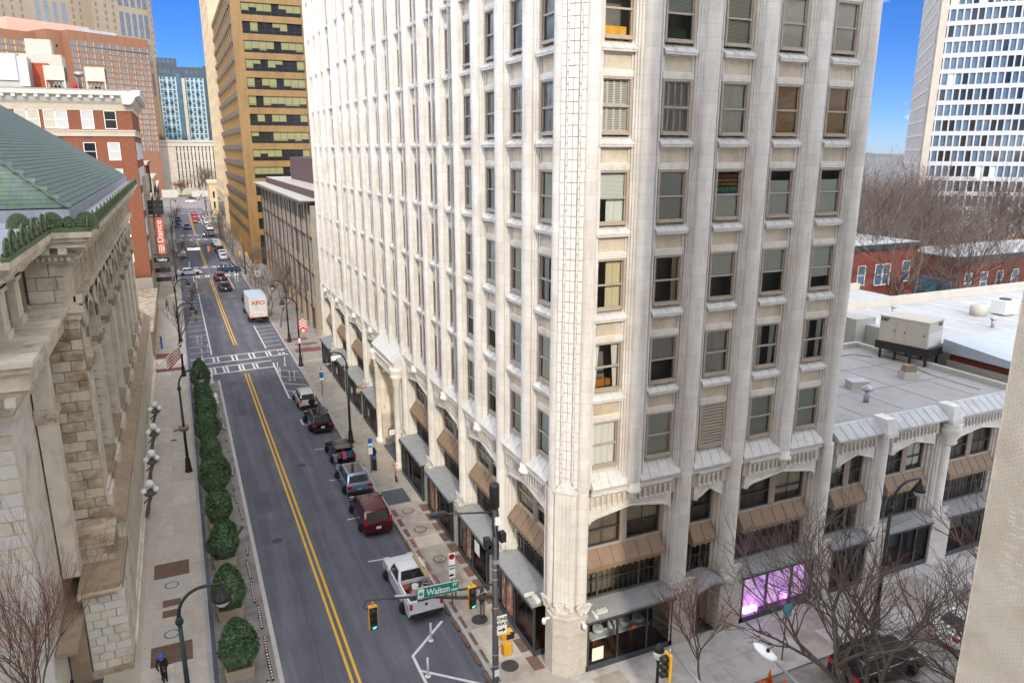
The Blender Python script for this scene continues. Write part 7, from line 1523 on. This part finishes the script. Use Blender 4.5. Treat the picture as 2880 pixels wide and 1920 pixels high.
pay = thing('pay_station', 'dark parking pay station with solar cap on the right pavement', 'pay station', (-2.6, 27.8, .13)); put('body', MB().prism([(-.18, -.18), (.18, -.18), (.18, .18), (-.18, .18)], 0, 1.5, .9), 'pole_black', pay); put('screen', MB().box(-.13, -.175, 1.0, .13, -.165, 1.35), 'sign_blue', pay); put('head', MB().box(-.2, -.2, 1.5, .2, .2, 1.75).box(-.12, -.12, 1.75, .12, .12, 1.95), 'pole_black', pay)
post_sign('bus_stop_sign', 'narrow blue and white bus stop sign beside the white suv', -3.05, 48.7, ((2.65, 2.75, .2, 'sign_white'), (2.0, 2.64, .2, 'sign_blue'), (1.75, 1.98, .2, 'sign_white')), 3.2)
post_sign('back_of_sign', 'pale rectangular sign seen from behind on a thin post before the purple shop window', 10.85, -3.8, ((2.55, 3.3, .28, 'plate_teal'),), 3.35, 'steel_dark')
for x, y, l in ((-18.9, 77, 'bright blue pay post near the low wall on the left'),): t = thing('blue_post', l, 'post', (x, y, .13)); put('body', MB().box(-.12, -.12, 0, .12, .12, 1.5), 'sign_blue', t); put('cap', MB().box(-.13, -.13, 1.5, .13, .13, 1.6), 'pole_black', t)
# delineator posts
dpm = MB().lathe([(.055, .05), (.055, 1.05), (.03, 1.1)], 8).mesh('post', 'sign_white'); dpb = MB().lathe([(.15, 0), (.15, .04), (.07, .06)], 10).mesh('base', 'sign_white')
DP = [((-5.1, 5.2), 'just behind the white pickup'), ((-6.1, 2.6), 'at the bottom edge beside the white corner line'), ((-14.5, 78.1), 'first of the pair in the left hatched lane'), ((-14.0, 77.7), 'second of the pair in the left hatched lane'), ((-13.4, 73.2), 'on the edge line of the left hatched lane'), ((-14.2, 70.8), 'at the crosswalk end of the left hatched lane'), ((-5.1, 62.6), 'nearest the crosswalk in the right hatched lane'), ((-6.2, 60.4), 'on the edge of right hatched lane, farther'), ((-6.2, 58.2), 'on the edge of right hatched lane, nearer'), ((-5.4, 56.2), 'left of the pair in the right hatched lane'), ((-4.9, 56.0), 'right of the pair in the right hatched lane'), ((-6.6, 135.3), 'left at the first crossing'), ((-5.7, 134.9), 'right at the first crossing'), ((-6.0, 128.4), 'left of the far pair before first crossing'), ((-5.5, 128.2), 'right of the far pair before first crossing'), ((-14.0, 153.5), 'beyond the first crossing on the left'), ((-13.6, 131.2), 'before the first crossing on the left')]
for (x, y), l in DP: t = thing('delineator_post', 'white flexible post '+l, 'bollard', (x, y, .008), 0, 'white flexible posts on the road'); ob('post', dpm, t); ob('base', dpb, t)
# small signs and signal seen from behind at the lower right, street light head, cones
ac_ = thing('acorn_lamp', 'short black acorn lamp post at the bottom of the view', 'street lamp', (2.95, -4.0, .13)); put('post', MB().lathe([(.16, 0), (.16, .3), (.08, .5), (.065, 2.5), (.10, 2.55), (.12, 2.7)], 12), 'pole_black', ac_); put('globe', MB().lathe([(.12, 2.68), (.22, 2.8), (.25, 3.0), (.22, 3.15)], 14), 'lamp_glass', ac_); put('cap', MB().lathe([(.24, 3.14), (.26, 3.2), (.2, 3.38), (.08, 3.48), (.03, 3.56)], 14), 'pole_black', ac_)
s3 = thing('mast_signal', 'yellow backed traffic signal on galvanised arm at the bottom right', 'traffic signal', (1.9, -6.2, 0)); put('arm', MB().tube([(.1, .0, 5.05), (0, -2.0, 4.95), (-.1, -6.8, 4.6)], [.06, .08, .11], 8), 'galv', s3); put('pole', MB().lathe([(.18, .1), (.14, 5.5)], 12, (-.1, -6.8, 0)), 'galv', s3)
put('backplate', MB().box(-.14, -.18, 3.75, -.02, .22, 5.0), 'signal_yellow', s3)
for k in range(3): put('visor', MB().lathe([(.15, -.42), (.17, -.14)], 12, (0, .02, 4.05+k*.36), axis='x'), 'signal_black', s3)
put('hanger', MB().tube([(-.05, .0, 5.0), (.0, 0, 5.2)], .05, 6), 'galv', s3)
cbh = thing('cobra_light', 'white street light head on a long arm at the lower right', 'street lamp', (1.55, -11.7, 0)); put('head', MB().lathe([(.02, -.55), (.16, -.45), (.22, -.1), (.2, .25), (.1, .42), (.05, .5)], 14, (0, 0, 9.0), axis='y', sx=.5, sy=1), 'sign_white', cbh); put('photocell', MB().lathe([(.06, 0), (.06, .10), (.03, .12)], 10, (0, -.15, 9.1)), 'plastic_black', cbh); put('arm', MB().tube([(0, -.4, 8.98), (-.02, -2.5, 8.75), (-.05, -5.6, 8.2)], [.04, .05, .06], 7), 'galv', cbh); put('pole', MB().lathe([(.15, .1), (.10, 8.4)], 12, (-.05, -5.6, 0)), 'galv', cbh)
def cone(label, x, y, rot=None, z=0):
    t = thing('traffic_cone', label, 'traffic cone', (x, y, z), 0, 'traffic cones at the kerb'); 
    if rot: t.rotation_euler = rot
    put('base', MB().box(-.19, -.19, 0, .19, .19, .035), 'tool_orange2', t); put('cone', MB().lathe([(.15, .035), (.03, .74), (.02, .75)], 14), 'tool_orange2', t); put('collar', MB().lathe([(.108, .26), (.085, .40)], 14), 'sign_white', t); put('collar', MB().lathe([(.077, .46), (.062, .55)], 14), 'sign_white', t)
mat('tool_orange2', (.75, .13, .02), .6, .06, 5)
cone('upright orange traffic cone at the kerb', 9.2, -4.7); cone('orange traffic cone lying on its side', 8.6, -4.9, (0, R(-88), R(20)), .19); cone('orange traffic cone cut by the bottom edge', 9.4, -5.5); cone('small orange cone at the first crossing on the right', -3.8, 127.5)
# electric scooter standing on the pavement
es = thing('kick_scooter', 'orange and black kick scooter parked on the right pavement', 'scooter', (-1.5, 25.2, .13), R(80)); put('deck', MB().box(-.5, -.08, .12, .35, .08, .2), 'plastic_black', es); put('stem', MB().tube([(.42, 0, .15), (.32, 0, 1.12)], .04, 6), 'tool_orange2', es); put('handlebar', MB().tube([(.32, -.25, 1.12), (.32, .25, 1.12)], .025, 6), 'plastic_black', es)
for x in (-.52, .45): put('wheel', MB().lathe([(.05, -.03), (.11, -.03), (.12, 0), (.11, .03), (.05, .03)], 12, (x, 0, .12), axis='y'), 'rubber', es)
# shop signs and wall cameras of the tower
xs_ = thing('hanging_shop_sign', 'white hanging shop sign reading Xclusive at the portal', 'sign', (-.75, 27.5, 3.3)); put('board', MB().box(-.62, -.03, -.3, .62, .03, .28), 'sign_black', xs_); put('face', MB().box(-.56, -.04, -.24, .56, -.03, .22), 'sign_white', xs_); text('xclusive', 'sign_blue', xs_, (0, -.045, 0), (R(90), 0, 0), scale=(.72, 1, 1)); put('bracket', MB().tube([(-.6, 0, .28), (-.3, 0, .5), (.2, 0, .42), (.75, 0, .6)], .025, 5), 'pole_black', xs_)
sl_ = thing('hanging_shop_sign', 'dark hanging shop sign with white script beyond the portal', 'sign', (-.7, 40.0, 3.1)); put('board', MB().box(-.55, -.03, -.3, .55, .03, .3), 'hood_trim', sl_); text('salon', 'sign_white', sl_, (0, -.035, 0), (R(90), 0, 0)); put('bracket', MB().tube([(-.5, 0, .3), (0, 0, .5), (.7, 0, .55)], .025, 5), 'pole_black', sl_)
s4 = thing('hanging_shop_sign', 'pale hanging shop sign farthest along the arcade', 'sign', (-.8, 52, 3.2)); put('board', MB().box(-.55, -.03, -.28, .55, .03, .28), 'sign_white', s4); put('bracket', MB().tube([(-.4, 0, .28), (.8, 0, .5)], .025, 5), 'pole_black', s4)
wl = thing('portal_lamp', 'small lit amber wall lamp beside the portal', 'wall lamp', (-.1, 28.2, 3.9)); put('globe', MB().sphere((0, 0, 0), .12, 10, 6), 'lamp_lit', wl); put('holder', MB().tube([(0, 0, -.1), (.3, 0, -.15)], .03, 5), 'pole_black', wl)
ll = bpy.data.lights.new('portal_lamp_light', 'POINT'); ll.energy = 45; ll.color = (1, .62, .25); ll.shadow_soft_size = .12; lo_ = bpy.data.objects.new('portal_lamp_light', ll); col.objects.link(lo_); lo_.location = (-.05, 0, .25); lo_.parent = wl
def dome_cam(label, x, y, z, rz):
    t = thing('security_camera', label, 'camera', (x, y, z), rz); put('bracket', MB().box(-.04, -.25, .1, .04, 0, .18), 'sign_white', t); put('housing', MB().lathe([(.10, .0), (.11, .2), (.07, .28)], 12, (0, -.28, -.1)), 'sign_white', t); put('dome', MB().sphere((0, -.28, -.1), .09, 10, 6), 'sign_black', t)
dome_cam('white dome camera on the side street face of the corner base', .9, -.45, 2.95, 0); dome_cam('white dome camera on the main street face of the corner base', -.42, .5, 2.95, R(-90))
def box_cam(label, x, y, z, rz):
    t = thing('bullet_camera', label, 'camera', (x, y, z), rz); put('mount', MB().box(-.3, -.12, 0, .3, .12, .16), 'bucket_white', t); put('camera_body', MB().box(-.55, -.42, .05, -.42, .1, .2).tube([(-.5, -.45, .12), (-.5, -.1, .12)], .07, 8), 'bucket_white', t)
    for k in range(3): put('knob', MB().box(-.22+k*.18, -.16, .16, -.12+k*.18, .1, .22), 'bucket_white', t)
box_cam('pale floodlight and camera unit on the corner shop canopy, side street', 2.1, -.3, 3.16, 0); box_cam('pale floodlight and camera unit on the corner shop canopy, main street', -.45, 1.9, 3.2, R(-90))
# shop window displays
mat('display_purple', (.42, .16, .55), .5, .5, 1.1, rgb2=(.62, .42, .55), fac2=(.35, .65), s2=1.2, emit=.55); mat('purple_spot', (.75, .25, 1), .4, 0, emit=5)
tag(put('window_backdrop', MB().quad((11.0, -.05, .44), (16.0, -.05, .44), (16.0, .15, 2.92), (11.0, .15, 2.92)), 'display_purple'), 'swirling purple backdrop lit inside the side street shop window', 'backdrop')
tag(put('display_block', MB().box(11.4, -.3, .44, 12.3, -.08, .7), 'purple_spot'), 'glowing violet block at the left of the purple display', 'display'); tag(put('display_spot', MB().sphere((14.4, -.2, .75), .12, 10, 6), 'purple_spot'), 'bright violet spotlight at the right of the purple display', 'spotlight')
tb_ = thing('display_table', 'long pale table with slanted wooden legs in the corner shop window', 'table', (3.7, .35, .42)); put('top', MB().box(-1.9, -.3, .95, 1.6, .3, 1.02), 'bl_white', tb_)
for x in (-1.7, -.6, .5, 1.4):
    for y in (-.2, .2): put('leg', MB().tube([(x, y, .95), (x+.12*(1 if x > 0 else -1), y*1.3, 0)], .03, 5), 'wood_orange', tb_)
for i, x in enumerate((2.3, 3.2, 3.9, 4.7)): t = thing('shell_chair', 'pale shell chair, %s from the left in the corner shop window' % ['first', 'second', 'third', 'fourth'][i], 'chair', (x, .3, 1.44), 0, 'pale chairs on the display table'); put('shell', MB().lathe([(.05, .12), (.22, .14), (.30, .30), (.28, .45)], 10), 'bl_white', t); put('leg_frame', MB().tube([(-.2, 0, .1), (0, 0, .5), (.25, 0, .75)], .015, 4).tube([(.2, 0, .1), (0, .1, .5), (-.2, .1, .7)], .015, 4), 'wood_orange', t)
put('shop_side_wall', MB().box(1.6, 1.2, .4, 6.0, 1.4, 3.0), 'shop_wall', main_tower)
tag(put('window_notice', MB().box(1.55, -.46, .62, 2.2, -.445, 1.35), 'bl_cream'), 'cream notice in the lower corner of the corner shop window', 'notice'); tag(put('window_flower', MB().lathe([(.0, -.01), (.14, 0), (.0, .01)], 7, (3.95, -.46, 1.9), axis='y'), 'tool_orange2'), 'orange flower emblem on the corner shop window', 'emblem')
mat('poster', (.30, .10, .06), .6, .4, 2.5, rgb2=(.55, .42, .30), fac2=(.45, .6), s2=3)
for y, l in ((5.2, 'colourful food poster in the main street window nearest the corner'), (11.6, 'colourful food poster in the second main street window'), (18.2, 'colourful food poster in the third main street window')): tag(put('window_poster', MB().box(-.62, y-.75, .6, -.60, y+.75, 2.8), 'poster'), l, 'poster')
tag(put('shop_notice', MB().box(-.85, 8.85, 2.0, -.83, 9.6, 2.8), 'sign_white'), 'white square logo notice above the second shop door', 'sign')
# ---------------------------------------------------------------- people
mat('skin', (.42, .24, .16), .6, .08, 6); mat('hair_dark', (.03, .02, .015), .6, .2, 8); mat('hair_red', (.14, .05, .025), .6, .2, 8); mat('cloth_black', (.02, .02, .024), .85, .2, 6); mat('cloth_grey', (.30, .31, .30), .85, .15, 6); mat('cloth_pink', (.62, .09, .22), .8, .1, 6); mat('jeans', (.12, .20, .32), .85, .2, 6); mat('cloth_brown', (.16, .11, .085), .85, .2, 6); mat('cloth_blue', (.02, .12, .55), .5, .08, 6); mat('hi_vis', (.45, .62, .05), .7, .1, 6)
def limb(mb, pts, rad, n=8): mb.smooth = True; mb.tube(pts, rad, n); mb.smooth = False
def person(label, x, y, rz, top, legs, hair='hair_dark', pose='stand', z=.13, h=1.0, helmet=None, long_hair=False, tilt=0):
    """body as one skinned mesh; clothing colours by slot: 0 skin, 1 top, 2 legs, 3 shoes"""
    t = thing('person', label, 'person', (x, y, z), rz); me = bpy.data.meshes.new('body'); V = []; E_ = []; rad = []
    def add(p, r, par=None): V.append(Vector(p)*h); rad.append(r*h); i = len(V)-1; E_.append((par, i)) if par is not None else None; return i
    st = {'stand': ((.0, .0), (.0, .0)), 'walk': ((.22, .05), (-.20, -.02)), 'ride': ((.12, .18), (-.05, .1))}[pose if pose in ('stand', 'walk', 'ride') else 'stand']; bend = .34 if pose in ('ride', 'lean') else .0
    pel = add((0, 0, .95), .135); sp1 = add((0, .03+bend*.35, 1.15), .125, pel); ch = add((0, .02+bend*.9, 1.36-bend*.12), .15, sp1); nk = add((0, bend*1.15, 1.50-bend*.16), .055, ch); 
    hd = add((0, .02+bend*1.25, 1.60-bend*.16), .085, nk); add((0, .03+bend*1.3, 1.70-bend*.16), .075, hd)
    for s, (f1, kn) in zip((-1, 1), st):
        hp_ = add((s*.09, 0, .90), .10, pel); k_ = add((s*.10, f1*.7+.04, .50), .065, hp_); a_ = add((s*.10, f1*1.1-abs(min(0, f1))*.2, .09), .045, k_); add((s*.11, f1*1.1+.14, .04), .038, a_)
    for s in (-1, 1):
        sh = add((s*.19, bend*.9, 1.40-bend*.14), .065, ch); 
        if pose in ('lean', 'hold', 'ride'): el = add((s*.25, .12+bend, 1.16-bend*.1), .05, sh); ha = add((s*.13, .34+bend*1.1, 1.12-bend*.2), .036, el)
        else: el = add((s*.25, -.03, 1.13), .05, sh); ha = add((s*.24, .06+(.1*s if pose == 'walk' else 0), .90), .036, el)
        add((s*(.10 if pose in ('lean', 'hold', 'ride') else .235), (.42 if pose in ('lean', 'hold', 'ride') else .09)+bend*1.1, (1.12-bend*.2) if pose in ('lean', 'hold', 'ride') else .82), .032, ha)
    me.from_pydata(V, E_, []); 
    for m_ in ('skin', top, legs, 'cloth_black'): me.materials.append(MATS[m_])
    o = ob('body', me, t); sm = o.modifiers.new('skin', 'SKIN'); sv = me.skin_vertices[0].data if me.skin_vertices else None
    bpy.context.view_layer.objects.active = o
    if sv is None: bpy.ops.mesh.customdata_skin_add(); sv = me.skin_vertices[0].data
    for i, r_ in enumerate(rad): sv[i].radius = (r_, r_*(.8 if i in (1, 2) else 1)); sv[i].use_root = (i == 0)
    ss = o.modifiers.new('sub', 'SUBSURF'); ss.levels = 1; ss.render_levels = 1
    dg = bpy.context.evaluated_depsgraph_get(); m2 = bpy.data.meshes.new_from_object(o.evaluated_get(dg)); o.modifiers.clear(); o.data = m2
    hz = (1.48-bend*.16)*h; hand = [V[i] for i in range(len(V)) if rad[i] < .035*h]
    for p in m2.polygons:
        c = p.center; p.use_smooth = True
        if c.z > hz: k = 0
        elif any((c-q).length < .07*h for q in hand): k = 0
        elif c.z > .88*h or (abs(c.x) > .175*h and c.z > .7*h): k = 1
        elif c.z > .10*h: k = 2
        else: k = 3
        p.material_index = k
    hc = V[hd]+Vector((0, .0, .05*h)); hr = MB(); hr.lathe([(.0, .15), (.075, .13), (.105, .06), (.108, -.01), (.095, -.06)], 12, (hc.x, hc.y-.02, hc.z), sy=1.1)
    if long_hair: hr.lathe([(.10, .0), (.125, -.12), (.11, -.28), (.04, -.33)], 10, (hc.x, hc.y-.05, hc.z), sy=.6)
    put('hair', hr, hair, t)
    fc = MB(); fc.lathe([(.012, 0), (.018, .02), (.004, .05)], 6, (hc.x, hc.y+.092, hc.z-.05)); put('nose', fc, 'skin', t)
    ey = MB(); 
    for s in (-1, 1): ey.sphere((hc.x+s*.035, hc.y+.078, hc.z-.005), .012, 6, 4)
    put('eyes', ey, 'hair_dark', t)
    if helmet: put('helmet', MB().lathe([(.0, .18), (.09, .16), (.135, .08), (.14, .02), (.13, .0)], 14, (hc.x, hc.y, hc.z), sy=1.25), helmet, t)
    return t
person('woman in dark jacket and brown trousers walking on the right pavement', -1.85, 5.9, R(190), 'cloth_black', 'cloth_brown', 'hair_dark', 'hold', long_hair=True)
person('person in grey jacket and jeans standing behind the black hatchback', -5.45, 29.2, R(-40), 'cloth_grey', 'jeans', 'hair_dark', 'hold', z=0); person('person in pink top leaning into the open boot', -4.65, 29.35, R(5), 'cloth_pink', 'cloth_black', 'hair_red', 'lean', z=0, long_hair=True, h=.98)
person('person in dark clothes walking on the far left pavement', -18.3, 102.9, R(20), 'cloth_brown', 'cloth_black', 'hair_dark', 'walk')
cy = person('cyclist in dark clothes with a bright blue helmet at the bottom left', -18.1, 7.3, R(178), 'cloth_black', 'cloth_black', 'hair_dark', 'ride', z=.30, helmet='cloth_blue')
bc = thing('bicycle', 'dark bicycle ridden by the cyclist at the bottom left', 'bicycle', (-18.1, 7.2, .13), R(88))
for x in (-.52, .52): put('wheel', MB().lathe([(.31, -.015), (.34, -.02), (.345, 0), (.34, .02), (.31, .015)], 20, (x, 0, .345), axis='y'), 'rubber', bc)
put('frame', MB().tube([(-.52, 0, .345), (-.1, 0, .32), (-.22, 0, .85), (-.52, 0, .345)], .02, 5).tube([(-.1, 0, .32), (.40, 0, .82), (-.2, 0, .80)], .022, 5).tube([(.52, 0, .345), (.38, 0, .95)], .02, 5), 'pole_black', bc); put('saddle', MB().box(-.33, -.07, .86, -.1, .07, .92), 'plastic_black', bc); put('handlebar', MB().tube([(.42, -.28, 1.0), (.36, 0, .97), (.42, .28, 1.0)], .018, 5), 'plastic_black', bc)
person('scooter rider with white helmet and green vest in the left hatched lane', -14.2, 93.4, R(180), 'cloth_black', 'hi_vis', 'hair_dark', 'stand', z=.18, helmet='sign_white')
k2_ = thing('kick_scooter', 'kick scooter ridden in the left hatched lane', 'scooter', (-14.2, 93.3, .0), R(-90)); put('deck', MB().box(-.4, -.08, .10, .4, .08, .17), 'plastic_black', k2_); put('stem', MB().tube([(.46, 0, .12), (.38, 0, 1.1)], .03, 6), 'steel_dark', k2_); put('handlebar', MB().tube([(.38, -.25, 1.1), (.38, .25, 1.1)], .02, 5), 'plastic_black', k2_)
for x in (-.45, .48): put('wheel', MB().lathe([(.05, -.03), (.11, -.03), (.11, .03), (.05, .03)], 12, (x, 0, .11), axis='y'), 'rubber', k2_)
# distant signals over the street
for (x, y, z, px, l, lit) in ((-9.8, 206, 6.2, -4.6, 'green lit signal on mast arm at the second crossing, over the lanes', 'green'), (-6.0, 206.3, 6.2, -4.6, 'green lit signal on mast arm at the second crossing, near the kerb', 'green'), (-6.5, 310, 6.4, -4.4, 'red lit signal on mast arm before the plaza', 'red')):
    t = thing('mast_signal', l, 'traffic signal', (0, y, 0)); signal_head(t, x, z, lit=lit); put('arm', MB().tube([(px, 0, 6.0), (x-.3, 0, z+.25)], .07, 6), 'pole_black', t); put('pole', MB().lathe([(.16, 0), (.11, 6.6)], 10, (px, 0, 0)), 'pole_black', t)
t = thing('mast_signal', 'signals seen from behind on a pale sleeved arm over the left lane', 'traffic signal', (0, 133.5, 0)); put('pole', MB().lathe([(.16, 0), (.12, 6.8)], 10, (-16.7, 0, 0)), 'pole_black', t); put('arm', MB().tube([(-16.7, 0, 5.6), (-13.5, 0, 6.4), (-10.2, 0, 6.9)], .07, 6), 'pole_black', t); put('sign_back', MB().box(-14.2, -.05, 6.0, -11.8, .0, 6.5), 'bl_white', t); put('signal_back', MB().box(-10.4, -.1, 5.6, -10.0, .1, 6.7), 'tool_orange2', t)
t = thing('mast_signal', 'yellow signal backs beside the buff office at the first crossing', 'traffic signal', (-3.4, 136, 0)); put('pole', MB().lathe([(.16, .1), (.11, 6.5)], 10, (0, 0, 0)), 'pole_black', t)
for x, z in ((.5, 3.6), (-.9, 4.0)): put('signal_back', MB().box(x-.2, -.12, z, x+.2, .12, z+1.1), 'signal_yellow', t)
